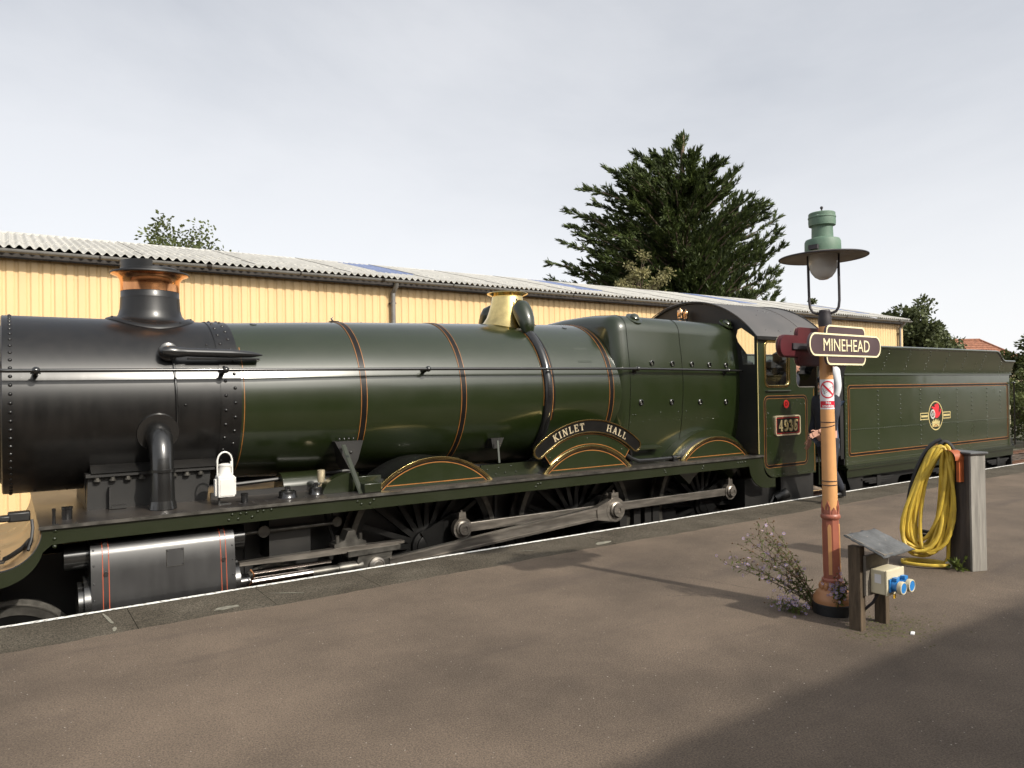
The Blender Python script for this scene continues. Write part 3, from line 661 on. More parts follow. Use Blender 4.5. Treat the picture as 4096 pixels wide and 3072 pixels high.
# ================================================================== THE ENGINE
LO = Vector((5.0, 0, 0))
loco = E('steam_locomotive', LO, label='green steam locomotive with black smokebox, copper-capped chimney and brass nameplate', category='locomotive')
def OL(name, mb, m, parent=None, **kw):
    return O(name, rel(mb, LO) if isinstance(mb, MB) else mb, m, parent or loco, **kw)
BX = [-.030, 1.2, 1.87, 2.5, 3.13, 4.31, 5.4, 6.45, 6.75]
BR = [.803, .803, .806, .832, .855, .885, .906, .925, .930]
BC = [2.54, 2.54, 2.54, 2.545, 2.55, 2.556, 2.566, 2.575, 2.578]
def br(x): return float(np.interp(x, BX, BR))
def bc(x): return float(np.interp(x, BX, BC))
def barrel(xs, dr=0, n=72):
    mb = MB(); vs = []; fs = []
    for x in xs:
        r = br(x)+dr; c = bc(x)
        for k in range(n): a = 2*pi*k/n; vs.append((x, -r*sin(a), c+r*cos(a)))
    for i in range(len(xs)-1):
        for k in range(n): fs.append((i*n+k, i*n+(k+1) % n, (i+1)*n+(k+1) % n, (i+1)*n+k))
    return mb.raw(vs, fs)
def band(x0, x1, dr, a0=0, a1=2*pi, n=72, parent=None, name='boiler_band', m=None):
    """strip wrapped round the barrel between two angles measured from the crown towards the platform"""
    mb = MB(); vs = []; fs = []
    for i in range(n+1):
        a = a0+(a1-a0)*i/n
        for x in (x0, x1):
            for d in (-.006, dr):
                r = br(x)+d; vs.append((x, -r*sin(a), bc(x)+r*cos(a)))
    for i in range(n):
        b = i*4; q = b+4
        fs += [(b+1, b+3, q+3, q+1), (b, b+1, q+1, q), (b+3, b+2, q+2, q+3)]
    mb.raw(vs, fs); return OL(name, mb, m or LBLACK, parent)

# ---- smokebox
sb = OL('smokebox', barrel([-.030, -.022, -.010]+list(np.linspace(.01, 1.80, 14))), SMOKE)
OL('smokebox_door', MB().lathe([(.803, 0), (.79, -.010), (.71, -.011), (.70, -.03), (.62, -.07), (.45, -.12), (.2, -.15), (0, -.155)], (-.030, 0, 2.54), 48, 'X'), SMOKE)
OL('smokebox_wrapper', barrel([1.66, 1.665, 1.845, 1.85], .006), SMOKE)
rv = MB(); rr_ = random.Random(2)
def bp_(x, a, d=0):
    r = br(x)+d; return (x, -r*sin(a), bc(x)+r*cos(a)), (0, -sin(a), cos(a))
for i in range(34):
    a = radians(4+i*5.3); p, q = bp_(.025, a); rv.hemi(p, q, .016, 8); p, q = bp_(.025, -a); rv.hemi(p, q, .016, 6)
for i in range(36):
    a = radians(3+i*4.9); p, q = bp_(1.705 if i % 2 else 1.79, a, .006); rv.hemi(p, q, .017, 8)
for (x, a) in ((1.58, 48), (1.58, 51.5), (1.28, 92), (1.35, 92), (.45, 165), (.75, 165), (.2, 162)):
    p, q = bp_(x, radians(a)); rv.hemi(p, q, .014, 8)
OL('smokebox_rivets', rv, SMOKE, sb, kind='stuff')
# ---- boiler
bo = OL('boiler', barrel(list(np.linspace(1.85, 6.70, 40)), 0, 96), GREEN)
band(1.871, 1.878, .0035, radians(50), radians(150), name='lining', m=ORANGE, parent=bo)
for (xc, w, a1) in ((3.075, .062, 128), (4.267, .062, 150), (6.472, .070, 125)):
    bd = band(xc-w/2, xc+w/2, .005, radians(-60), radians(a1))
    for s in (-1, 1): band(xc+s*w/2-.0028, xc+s*w/2+.0028, .0066, radians(-60), radians(a1), name='lining', m=ORANGE, parent=bd)
    for a in (20, 88): 
        p, q = bp_(xc, radians(a), .005); OL('band_screw', MB().hemi(p, q, .008), LBLACK, bd)
for (x, a) in ((2.12, 16), (6.17, 22)):     # wash-out plugs
    p, q = bp_(x, radians(a)); q = Vector(q); p = Vector(p)
    OL('washout_plug', MB().cyl(p-q*.01, p+q*.006, .035, n=14), BLACK, bo)
# lifting eye on the crown, small screws, inspection cover
OL('lifting_eye', MB().box(3.03, 3.13, -.03, .03, 3.39, 3.42).tube([(3.08, -.0, 3.41), (3.05, 0, 3.445), (3.08, 0, 3.475), (3.11, 0, 3.445), (3.08, 0, 3.41)], .012, 6), BLACK, bo)
for x in (2.3, 2.75, 3.4, 4.0, 4.7): 
    p, q = bp_(x, radians(2)); OL('cleading_screw', MB().hemi(p, q, .009), BLACK, bo)
mb = MB(); vs = []
for (x, a) in ((6.0, 52), (6.22, 52), (6.22, 66), (6.0, 66)):
    p, q = bp_(x, radians(a), .003); vs.append(p)
OL('inspection_cover', MB().raw(vs, [(0, 1, 2, 3)]), GREEN, bo)
# ---- chimney
ch = (1.185, 0, 0)
def skirt():
    mb = MB(); n = 48; vs = []; fs = []; prof = [(.40, 0.0), (.395, .012), (.350, .030), (.312, .06), (.288, .10), (.273, .15), (.266, .22)]
    for (r, h) in prof:
        for k in range(n):
            a = 2*pi*k/n; x = 1.185+r*cos(a); y = r*sin(a); zb = bc(x)+sqrt(max(0, .806**2-y*y))
            f = min(1, h/.22); z = zb*(1-f)+(3.346+h)*f if h < .2 else 3.566
            z = zb + h if h < .05 else z
            vs.append((x, y, z))
    for i in range(len(prof)-1):
        for k in range(n): fs.append((i*n+k, i*n+(k+1) % n, (i+1)*n+(k+1) % n, (i+1)*n+k))
    return mb.raw(vs, fs)
cm = OL('chimney', skirt().lathe([(.268, 3.56), (.264, 3.565), (.262, 3.68)], ch, 48, caps=False), SMOKE, ang=60)
OL('copper_cap', MB().lathe([(.2665, 3.625), (.2665, 3.69), (.272, 3.735), (.288, 3.765), (.318, 3.785), (.350, 3.795), (.354, 3.803), (.350, 3.812), (.30, 3.82), (.26, 3.80)], ch, 56), COPPER, cm, ang=50)
OL('cap_rim', MB().lathe([(.351, 3.7945), (.3565, 3.799), (.3565, 3.806), (.350, 3.815), (.29, 3.823)], ch, 56, caps=False), DULL, cm)
OL('chimney_lip', MB().lathe([(.27, 3.80), (.268, 3.850), (.25, 3.858), (.235, 3.850), (.23, 3.5)], ch, 48, caps=False), SMOKE, cm)
pts = [(1.185+.266*cos(a), .266*sin(a)) for a in np.linspace(pi*.52, pi*1.48, 24)]; pti = [(1.185+.242*cos(a), .242*sin(a)) for a in np.linspace(pi*1.48, pi*.52, 24)]
OL('capuchon', MB().prism(pts+pti, 3.845, 3.922, plane='XY'), SMOKE, cm)
rv = MB()
for k in range(10):
    a = 2*pi*(k+.5)/10; x = 1.185+.37*cos(a); y = .37*sin(a); z = bc(x)+sqrt(.806**2-y*y); rv.hemi((x, y, z+.022), (0, y*.8, 1), .013)
OL('chimney_bolts', rv, SMOKE, cm, kind='stuff')
# ---- brass safety valve bonnet with its feed covers
bz = MB(); n = 40; vs = []; fs = []; prof = [(.375, 0), (.33, .03), (.285, .09), (.25, .18), (.222, .28), (.205, .36), (.202, .372), (.225, .385), (.268, .402), (.272, .41), (.262, .418), (.20, .41), (.19, .30)]
for (r, h) in prof:
    for k in range(n):
        a = 2*pi*k/n; x = 5.485+r*cos(a)*1.0; y = r*sin(a)
        zt = 3.47+h
        if h < .15: zb = bc(x)+sqrt(br(x)**2-y*y); f = h/.15; zt = (zb+h)*(1-f)+(3.47+h)*f
        vs.append((x, y, zt))
for i in range(len(prof)-1):
    for k in range(n): fs.append((i*n+k, i*n+(k+1) % n, (i+1)*n+(k+1) % n, (i+1)*n+k))
bn = OL('safety_valve_bonnet', bz.raw(vs, fs), BRASS, ang=40)
OL('valve_seats', MB().cyl((5.42, 0, 3.7), (5.42, 0, 3.90), .04, n=10).cyl((5.56, 0, 3.7), (5.56, 0, 3.90), .04, n=10), STEELD, bn)
for s in (-1, 1):
    cv = MB(); path = []; rad = []
    for t in np.linspace(0, 1, 14):
        a = radians(13+t*21); d = .30*(1-t)**.85+.03
        p, q = bp_(5.445, a, d-.02); path.append((p[0], p[1]*s if s > 0 else p[1], p[2]))
        rad.append(.048+.072*sin(pi*min(1, .18+t*.75))**.8)
    if s > 0: path = [(p[0], -p[1], p[2]) for p in [bp_(5.445, radians(13+t*21), .30*(1-t)**.85+.01)[0] for t in np.linspace(0, 1, 14)]]
    rad[0] = .012; rad[1] = .055; rad[2] = .082
    OL('feed_cover', cv.tube(path, rad, 18), GREEN, bn)
p0 = bp_(5.445, radians(13), .27)[0]
OL('cover_pin', MB().cyl((p0[0], p0[1]-.0, p0[2]-.01), (p0[0], p0[1]-.0, p0[2]+.075), .012, n=8).cyl((p0[0], p0[1], p0[2]+.02), (p0[0], p0[1], p0[2]+.045), .02, n=6), STEELD, bn)
# delivery pipe casing down the barrel, with its lining
pp_ = [bp_(5.445, radians(a), .012)[0] for a in range(30, 142, 4)]
pc = OL('feed_pipe_casing', MB().tube(pp_, .056, 14), BLACK)
bd = band(5.50, 5.555, .005, radians(30), radians(112))
band(5.517, 5.527, .0075, radians(30), radians(112), name='lining', m=ORANGE, parent=bd)
band(5.383, 5.389, .004, radians(30), radians(100), name='lining', m=ORANGE, parent=bd)

# ---- Belpaire firebox
def fsec(x, sc=1.0, zt=3.61):
    """half outline from crown centre down the platform side, mirrored"""
    top = zt
    h = [(0, top+.012), (.30, top+.008), (.58, top-.012)]
    for i in range(9):
        a = pi/2*i/8; h.append((.66+.235*sin(a)-.0, top-.24+.225*cos(a)))
    h += [(.912, 3.20), (.938, 3.0), (.955, 2.80), (.960, 2.68), (.955, 2.5), (.935, 2.25), (.90, 2.0), (.85, 1.8), (.80, 1.60)]
    cz = 2.6
    return [(y*sc, cz+(z-cz)*(sc if z > cz else 1)) for y, z in h]
mb = MB(); secs = []
for (x, s_, zt) in ((6.56, .86, 3.61), (6.60, .925, 3.61), (6.64, .965, 3.61), (6.69, .99, 3.61), (6.76, 1.0, 3.61), (7.78, 1.0, 3.595), (9.02, 1.0, 3.575)):
    h = fsec(x, s_, zt); full = [(x, -y, z) for y, z in h]+[(x, y, z) for y, z in h[::-1][:-1]]
    secs.append(full)
m_ = len(secs[0]); vs = [p for q in secs for p in q]; fs = []
for i in range(len(secs)-1):
    for k in range(m_): fs.append((i*m_+k, i*m_+(k+1) % m_, (i+1)*m_+(k+1) % m_, (i+1)*m_+k))
fs.append(tuple(range(m_-1, -1, -1)))
fb = OL('firebox', mb.raw(vs, fs), GREEN, ang=50)
def fby(z):
    h = fsec(0); zs = [p[1] for p in h][::-1]; ys = [p[0] for p in h][::-1]; return -float(np.interp(z, zs, ys))
def fbseam(x, zt):
    pts = [(x, -y*1.0008-.0015*(y > .02), z+.0015) for y, z in fsec(x, 1.0, zt)]
    return MB().tube(pts, .0035, 4, caps=False)
OL('cleading_seam', fbseam(7.78, 3.595), LBLACK, fb); OL('cleading_seam', fbseam(6.775, 3.61), LBLACK, fb)
def plug(x, z, r):
    y = fby(z); o = OL('washout_plug', MB().lathe([(r*1.35, 0), (r*1.35, .012), (r*1.05, .018), (r, .014), (r*.9, -.02)], (x, y, z), 16, 'Y'), BLACK, fb)
    OL('plug_centre', MB().cyl((x, y+.02, z), (x, y-.006, z), r*.5, n=10), STEELD, o)
for x, z in ((7.19, 2.94), (7.585, 2.935), (7.98, 2.93), (8.346, 2.925), (8.71, 2.92)): plug(x, z, .030)
for x, z in ((6.972, 2.413), (7.558, 2.405), (8.138, 2.395), (8.698, 2.385)): plug(x, z, .030)
rv = MB()
for k in range(17):
    x = 6.80+k*.117; z = 2.16; rv.hemi((x, fby(z), z+(.012 if k % 2 else -.004)), (0, -1, 0), .008)
for x, z in ((6.83, 2.25), (6.88, 2.25), (7.35, 2.27), (7.70, 2.27), (7.86, 2.27)): rv.hemi((x, fby(z), z), (0, -1, 0), .012)
OL('firebox_rivets', rv, GREEN, fb, kind='stuff')
for x in (7.02, 8.93):
    OL('mudlid', MB().lathe([(.12, 0), (.118, .012), (.07, .02), (.065, .045), (.04, .065), (0, .07)], (x, 0, 0), 18, 'Y').mesh('mudlid'), GREEN, fb)
    o = bpy.data.objects['mudlid'] if x < 8 else bpy.data.objects['mudlid.001']
    me = o.data; me.transform(Matrix.Translation(Vector((x-5.0, -.79, 3.545)))@Matrix.Rotation(radians(-52), 4, 'X')@Matrix.Translation(Vector((-x, 0, 0))))
OL('tool_shelf', MB().prism([(-.95, 1.80), (-.83, 1.84), (-.83, 1.78), (-.95, 1.78)], 6.90, 7.36, plane='YZ'), VGREEN)
# pipe along the running plate beside the firebox
OL('sand_pipe', MB().tube([(6.52, -1.08, 1.78), (6.66, -1.06, 1.70), (6.80, -1.05, 1.655), (7.0, -1.05, 1.65), (8.50, -1.02, 1.652), (8.62, -1.0, 1.64)], .026, 10).cyl((7.44, -1.05, 1.65), (7.50, -1.05, 1.65), .036, n=12).box(7.43, 7.55, -1.09, -1.0, 1.607, 1.625), BLACK)
OL('plate_bracket', MB().box(6.70, 6.75, -1.0, -.9, 1.61, 1.80), BLACK)
# whistles and their steam shield
wh = OL('whistle_mount', MB().box(8.74, 8.99, -.06, .06, 3.585, 3.63).cyl((8.8, 0, 3.62), (8.8, 0, 3.70), .025, n=10).cyl((8.93, 0, 3.62), (8.93, 0, 3.70), .022, n=10), BLACK)
WCOP = mat('bronze whistle', (0.72, 0.44, 0.24), 0.22, 1.0, var=.15)
OL('whistle', MB().lathe([(.045, 3.70), (.045, 3.715), (.04, 3.72), (.05, 3.735), (.05, 3.815), (.044, 3.83), (.015, 3.84), (.012, 3.86)], (8.80, 0, 0), 18), WCOP, wh)
OL('whistle', MB().lathe([(.036, 3.70), (.036, 3.715), (.032, 3.72), (.040, 3.735), (.040, 3.80), (.035, 3.815), (.012, 3.825), (.01, 3.845)], (8.93, 0, 0), 18), WCOP, wh)
OL('steam_shield', MB().prism([(8.99, 3.60), (9.03, 3.60), (9.16, 3.95), (9.12, 3.955)], -.16, .16), VGREEN, wh)

# ---- handrail, ejector, steam pipe, saddle
hr = [(-.20, -.35, 2.93), (-.19, -.62, 2.90), (-.16, -.78, 2.86), (-.12, -.865, 2.83), (-.06, -.90, 2.820), (0, -.905, 2.818), (1.7, -.91, 2.832), (3.8, -.95, 2.848), (5.6, -1.0, 2.857), (6.85, -1.03, 2.862), (8.66, -1.03, 2.845), (8.98, -1.03, 2.842)]
hd = OL('handrail', MB().tube(hr, .0165, 10), BLACK)
for x in (.2, 1.68, 3.78, 6.85, 8.66):
    y = float(np.interp(x, [p[0] for p in hr], [p[1] for p in hr])); z = float(np.interp(x, [p[0] for p in hr], [p[2] for p in hr]))
    yb = -sqrt(max(.1, br(x)**2-(z-bc(x))**2)) if x < 6.5 else fby(z-.03)
    OL('handrail_knob', MB().sphere((x, y, z), .032, 12, 8).cyl((x, y+.005, z), (x, yb+.02, z-.03), .018, .026, n=10).cyl((x, yb-.008, z-.03), (x, yb+.02, z-.03), .04, n=12), BLACK, hd)
OL('ejector', MB().tube([(1.15, -.79, 3.0), (1.17, -.80, 3.0), (1.22, -.81, 3.0), (1.30, -.80, 2.995), (1.36, -.80, 2.995), (1.75, -.79, 2.99), (1.95, -.77, 2.985), (2.06, -.745, 2.98)], [.02, .042, .055, .05, .04, .042, .03, .008], 14).box(1.38, 2.02, -.80, -.73, 2.93, 2.945), BLACK)
OL('ejector_flange', MB().lathe([(.085, 0), (.085, .05), (.06, .06)], (1.22, -.70, 3.0), 16, 'Y'), BLACK)
OL('oil_pipe', MB().tube([(1.225, -.83, 2.97)]+[(p[0], p[1], p[2]) for p in [bp_(1.24+.0004*a, radians(a), .012)[0] for a in range(64, 118, 6)]], .010, 6), BLACK)
OL('steam_pipe', MB().tube([(1.125, -.60, 2.27), (1.125, -.78, 2.245), (1.125, -.865, 2.205), (1.125, -.92, 2.13), (1.125, -.945, 2.03), (1.125, -.965, 1.90), (1.125, -.975, 1.60)], [.112, .110, .106, .101, .097, .096, .100], 20), BLACK)
OL('steam_pipe_flange', MB().tube([(1.125, -.66, 2.30), (1.125, -.775, 2.265)], [.19, .175], 22).cyl((1.125, -.966, 1.93), (1.125, -.966, 1.955), .104, n=22).tube([(1.125, -.975, 1.61), (1.125, -.975, 1.68)], [.115, .104], 20), BLACK)
sdl = OL('saddle', MB().prism([(.57, 1.60), (1.56, 1.60), (1.60, 1.90), (.58, 1.90)], -.64, -.50).box(.57, 1.55, -.49, .49, 1.2, 1.9).box(.56, 1.62, -.70, -.40, 1.895, 1.925), DULL, smooth=False)
OL('saddle_flange', MB().prism([(-.72, 1.93), (-.60, 1.995), (-.50, 2.0), (-.55, 1.925)], .60, 1.66, plane='YZ'), DULL, sdl)
for x in (.65, .77, .89, 1.0, 1.27, 1.38, 1.50):
    OL('saddle_bolt', MB().cyl((x, -.67, 1.925), (x, -.67, 1.862), .022, n=6).cyl((x, -.67, 1.87), (x, -.67, 1.855), .03, n=10), STEELD, sdl)
OL('saddle_step', MB().box(.735, .75, -.72, -.645, 1.61, 1.80).box(.75, .87, -.73, -.645, 1.61, 1.635), DULL, sdl)

# ---- running plate, valance
rp = OL('running_plate', MB().box(.20, 9.06, -1.32, 1.32, 1.585, 1.605), PLATE, smooth=False)
OL('plate_edge', MB().box(.195, 9.06, -1.327, -1.3205, 1.580, 1.607), STEELD, rp, smooth=False)
arc = [(-.08+.30*sin(a), 1.585-.30*cos(a)) for a in np.linspace(pi/2, 0, 14)]
arcb = [(-.08+.285*sin(a)+.0, 1.57-.30*cos(a)) for a in np.linspace(0, pi/2, 14)]
REFLP = mat('oily front plate with painted shed reflection', (0.045, 0.030, 0.018), 0.32, var=.5, scale=5, col2=(.19, .115, .05), rvar=.15, spec=.8, ramp=(.42, .62))  # warm brown paints the yellow shed's reflection into the stained plate
OL('front_drop_plate', MB().prism([(.22, 1.60)]+arc+[(-1.3, 1.285), (-1.3, 1.27)]+arcb+[(.205, 1.60)], -1.28, 1.28), REFLP, rp)
va = [(9.05, 1.584), (.20, 1.584)]+[(-.08+.30*sin(a), 1.584-.30*cos(a)) for a in np.linspace(pi/2, 0, 14)][1:]+[(-1.3, 1.284), (-1.3, 1.165), (-.10, 1.165)]
vb = [(-.10+.33*sin(a), 1.475-.31*cos(a)) for a in np.linspace(0, pi/2*.85, 12)]
va += vb + [(.28, 1.455), (.40, 1.46), (8.75, 1.46)]
va += [(8.76+.40*(1-cos(a)), 1.46-.34*sin(a)) for a in np.linspace(.15, pi/2, 8)]+[(9.35, 1.12), (9.35, 1.25), (9.28, 1.25)]
va += [(9.28-.20*sin(a), 1.45-.20*cos(a)) for a in np.linspace(0, pi/2, 6)]
for s in (-1, 1):
    OL('valance', MB().prism(va, s*1.285, s*1.300), VGREEN, rp, smooth=False)
# irons lying on the dropped front plate: coupling hook, guard chain, steam-heat pipe
OL('coupling_bar', MB().tube([(-.02, -.98, 1.33), (.02, -.90, 1.335), (.10, -.80, 1.37), (.155, -.72, 1.42)], .020, 8), DULL, rp)
OL('coupling_link', MB().tube([(-.10, -1.06, 1.31), (-.09, -.96, 1.31), (-.02, -.95, 1.315), (-.03, -1.05, 1.315)], .008, 6, closed=True), DULL, rp)
OL('guard_iron', MB().tube([(.13, -1.12, 1.40), (.155, -1.06, 1.47), (.165, -1.02, 1.56), (.16, -.98, 1.62)], .012, 6), DULL, rp)
OL('buffer_casting', MB().box(.0, .16, -.62, -.50, 1.56, 1.64).box(-.06, .02, -.64, -.54, 1.57, 1.62), DULL, rp, bevel=.012)
rvd = MB()
for k in range(9): rvd.hemi((.205-.006*k, -1.24+.06*0, 1.50-.022*k), (-.8, 0, .6), .009)
for k in range(7): rvd.hemi((-.06, -1.2+.14*k, 1.288), (0, 0, 1), .011)
OL('drop_plate_rivets', rvd, DULL, rp, kind='stuff')
OL('step_edge', MB().tube([(.225, -1.285, 1.58)]+[(a+.008, -1.285, b+.0) for a, b in arc]+[(-.9, -1.285, 1.285)], .011, 6), BLACK, rp)
rv = MB()
for x, z in ((.305, 1.56), (.30, 1.50), (.30, 1.44), (1.63, 1.545), (1.70, 1.545), (1.75, 1.545), (1.50+.35, 1.548), (1.90, 1.55), (1.97, 1.552), (2.80, 1.545), (2.84, 1.515), (2.93, 1.515), (2.97, 1.545), (4.98, 1.53), (4.95, 1.50), (5.02, 1.53), (7.03, 1.53), (7.05, 1.50), (7.78, 1.53), (7.76, 1.50), (8.5, 1.53), (8.56, 1.53), (8.60, 1.53), (8.66, 1.53), (1.60, 1.50), (1.68, 1.50), (1.80, 1.505)):
    rv.hemi((x, -1.300, z), (0, -1, 0), .0165, 8)
OL('valance_rivets', rv, VGREEN, rp, kind='stuff')
rv = MB()
for k in range(68): rv.hemi((.32+k*.129, -1.27, 1.605), (0, 0, 1), .009)
for k in range(14): rv.hemi((1.75+.12*(k % 7), -1.12+.05*(k//7), 1.605), (0, 0, 1), .009)
for k in range(16): rv.hemi((6.9+k*.13, -1.17, 1.605), (0, 0, 1), .008)
OL('plate_rivets', rv, PLATE, rp, kind='stuff')
# small gear standing on the plate
for (x, y, r, h) in ((.40, -1.02, .038, .10), (1.80, -1.05, .030, .085), (.30, -1.22, .012, .12)):
    OL('oil_filler', MB().lathe([(r, 1.605), (r, 1.605+h*.8), (r*1.12, 1.605+h*.82), (r*1.1, 1.605+h), (r*.4, 1.607+h)], (x, y, 0), 14), BLACK)
for (x, y, r, h) in ((2.22, -.98, .085, .07), (2.52, -.92, .07, .075)):
    OL('relief_valve_cover', MB().lathe([(r*1.1, 1.605), (r, 1.62), (r*.95, 1.605+h*.8), (r*.7, 1.605+h), (r*.35, 1.607+h), (r*.3, 1.64+h)], (x, y, 0), 18), BLACK)
OL('oil_cup', MB().lathe([(.035, 1.70), (.04, 1.78), (.04, 1.82), (.03, 1.825)], (2.62, -.80, 0), 12).cyl((2.62, -.8, 1.605), (2.62, -.8, 1.71), .015, n=8), BRASSD)
# frame tops and crossing linkwork between the plate and the boiler
OL('frame_plate', MB().box(1.6, 9.0, -.62, -.59, .35, 1.66).box(1.6, 9.0, .59, .62, .35, 1.66).box(-.9, 1.6, -.50, -.47, .55, 1.24).box(-.9, 1.6, .47, .50, .55, 1.24), DULL, smooth=False)
OL('reversing_rod', MB().cyl((1.7, -.45, 1.70), (3.1, -.45, 1.76), .022, n=8).cyl((2.0, .5, 1.66), (2.9, .35, 1.72), .03, n=8).box(2.0, 2.9, -.58, .58, 1.56, 1.60), DULL)
# curved green cover and weighshaft bracket ahead of the leading splasher
cvp = [(2.56, 1.606)]+[(2.56+.26*sin(a)*1.0, 1.606+.205*sin(a)+.0) for a in ()]
cvp = [(2.56, 1.606)]+[(2.86-.30*cos(a), 1.606+.19*sin(a)) for a in np.linspace(.15, pi/2, 10)]+[(2.93, 1.796), (2.93, 1.606)]
OL('weighshaft_cover', MB().prism(cvp, -1.02, -.90), VGREEN)
OL('weighshaft_cover_top', MB().prism([(2.93, 1.606), (3.20, 1.606), (3.20, 1.745), (2.93, 1.745)], -.98, -.92).box(2.90, 3.08, -1.24, -1.06, 1.606, 1.70), VGREEN, bevel=.008)
OL('drum_cover', MB().cyl((2.30, -.45, 1.62), (2.75, -.45, 1.62), .17, n=22), VGREEN)
OL('boiler_strut', MB().obox((2.86, -1.03, 1.835), (.04, -.35, -.46), (1, 0, 0), (.46, 0, 0.35), .29, .018, .008), VGREEN, smooth=False)
OL('strut_bracket', MB().prism([(2.77, 2.10), (3.08, 2.10), (3.02, 1.90), (2.96, 1.80), (2.93, 1.80)], -.80, -.50).hemi((2.86, -1.0, 2.0), (0, -1, 0), .02), DULL)
for k in range(4): OL('strut_bolt', MB().hemi((2.83+k*.05, -.775, 2.125), (0, -1, .6), .014), BLACK)
OL('boiler_strut', MB().obox((4.70, -.92, 1.89), (-.06, -.12, -.25), (1, 0, 0), (0, .25, -.12), .14, .012, .005), VGREEN, smooth=False)
OL('strut_bracket', MB().prism([(4.68, 2.04), (4.86, 2.04), (4.80, 1.92), (4.70, 1.92)], -.80, -.55), DULL)
OL('hornstay_plate', MB().box(4.42, 5.28, -.98, -.96, 1.606, 1.755), VGREEN, smooth=False)
rv = MB()
for x, z in ((4.5, 1.70), (4.66, 1.71), (4.62, 1.64), (4.75, 1.65), (4.9, 1.65), (4.83, 1.72)): rv.hemi((x, -.98, z), (0, -1, 0), .014)
OL('hornstay_rivets', rv, VGREEN, kind='stuff')

# ---- splashers and the nameplate
AX = (3.775, 5.907, 8.269); WZ = .915; SR = .985
for i, ax in enumerate(AX):
    am = math.acos((1.607-WZ)/SR)
    for s in (-1, 1):
        mb = MB().ringplate((ax, WZ), 0, SR, -am, am, s*1.09, s*1.115) if False else MB()
        arcp = [(ax+SR*sin(a), WZ+SR*cos(a)) for a in np.linspace(-am, am, 40)]
        mb.prism(arcp, s*1.095, s*1.115)
        sp = OL('splasher', mb, GREEN)
        OL('splasher_top', MB().ringplate((ax, WZ), SR-.012, SR-.002, -am, am, s*.60, s*1.094), BLACK, sp)
        if s < 0:
            OL('brass_beading', MB().ringplate((ax, WZ), SR-.017, SR+.006, -am, am, -1.127, -1.094), BRASS, sp, bevel=.010, ang=80)
            OL('black_border', MB().ringplate((ax, WZ), SR-.046, SR-.018, -am*.99, am*.99, -1.1175, -1.114), LBLACK, sp)
            OL('brass_beading', MB().ringplate((ax, WZ), SR-.030, SR-.024, -am*.98, am*.98, -1.121, -1.1176), BRASS, sp)
            OL('lining', MB().ringplate((ax, WZ), SR-.056, SR-.047, -am*.965, am*.965, -1.1185, -1.114), ORANGE, sp)
            xb = sqrt((SR-.052)**2-(1.640-WZ)**2)
            OL('lining', MB().box(ax-xb, ax+xb, -1.1185, -1.114, 1.634, 1.643), ORANGE, sp, smooth=False)
# stepped second splasher behind the trailing wheel
OL('inner_splasher', MB().ringplate((AX[2], WZ), .55, SR+.10, -radians(52), radians(52), -1.0, -.60), GREEN)
NA = radians(42); NR0, NR1 = 1.154, 1.312; nc = (AX[1], WZ)
bk = OL('nameplate_backing', MB().ringplate(nc, SR+.006, NR0+.02, -radians(37), radians(37), -1.112, -1.10), GREEN)
for (r0, r1, aa) in ((SR+.022, SR+.030, 37), (NR0-.024, NR0-.016, 36.5)): OL('lining', MB().ringplate(nc, r0, r1, -radians(aa), radians(aa), -1.1145, -1.111), ORANGE, bk)
for s in (-1, 1): OL('lining', MB().ringplate(nc, SR+.022, NR0-.016, s*radians(36.9)-.0035, s*radians(36.9)+.0035, -1.1149, -1.111, 4), ORANGE, bk)
OL('backing_rivets', MB().hemi((AX[1]-.02, -1.112, WZ+1.085), (0, -1, 0), .009).hemi((AX[1]+.55, -1.112, WZ+.92), (0, -1, 0), .009).hemi((AX[1]-.60, -1.112, WZ+.88), (0, -1, 0), .009), STEELD, bk, kind='stuff')
def roundplate(r0, r1, am, y0, y1):
    rc = (r0+r1)/2; rr = (r1-r0)/2; pts = []
    for i in range(49): a = -am+2*am*i/48; pts.append((nc[0]+r1*sin(a), nc[1]+r1*cos(a)))
    for i in range(1, 10):
        b = pi*i/10; da = am; cx = nc[0]+rc*sin(da); cz = nc[1]+rc*cos(da)
        pts.append((cx+rr*(cos(b)*sin(da)+sin(b)*cos(da)), cz+rr*(cos(b)*cos(da)-sin(b)*sin(da))))
    for i in range(49): a = am-2*am*i/48; pts.append((nc[0]+r0*sin(a), nc[1]+r0*cos(a)))
    for i in range(1, 10):
        b = pi-pi*i/10; da = -am; cx = nc[0]+rc*sin(da); cz = nc[1]+rc*cos(da)
        pts.append((cx+rr*(cos(b)*sin(da)-sin(b)*cos(da)), cz+rr*(cos(b)*cos(da)+sin(b)*sin(da))))
    return pts
npl = OL('nameplate', MB().prism(roundplate(NR0, NR1, NA-.05, 0, 0), -1.135, -1.12), LBLACK)
OL('brass_border', MB().prism(roundplate(NR0-.004, NR1+.004, NA-.05, 0, 0), -1.147, -1.119, holes=[roundplate(NR0+.011, NR1-.011, NA-.052, 0, 0)]), BRASS, npl, ang=80, bevel=.0065)
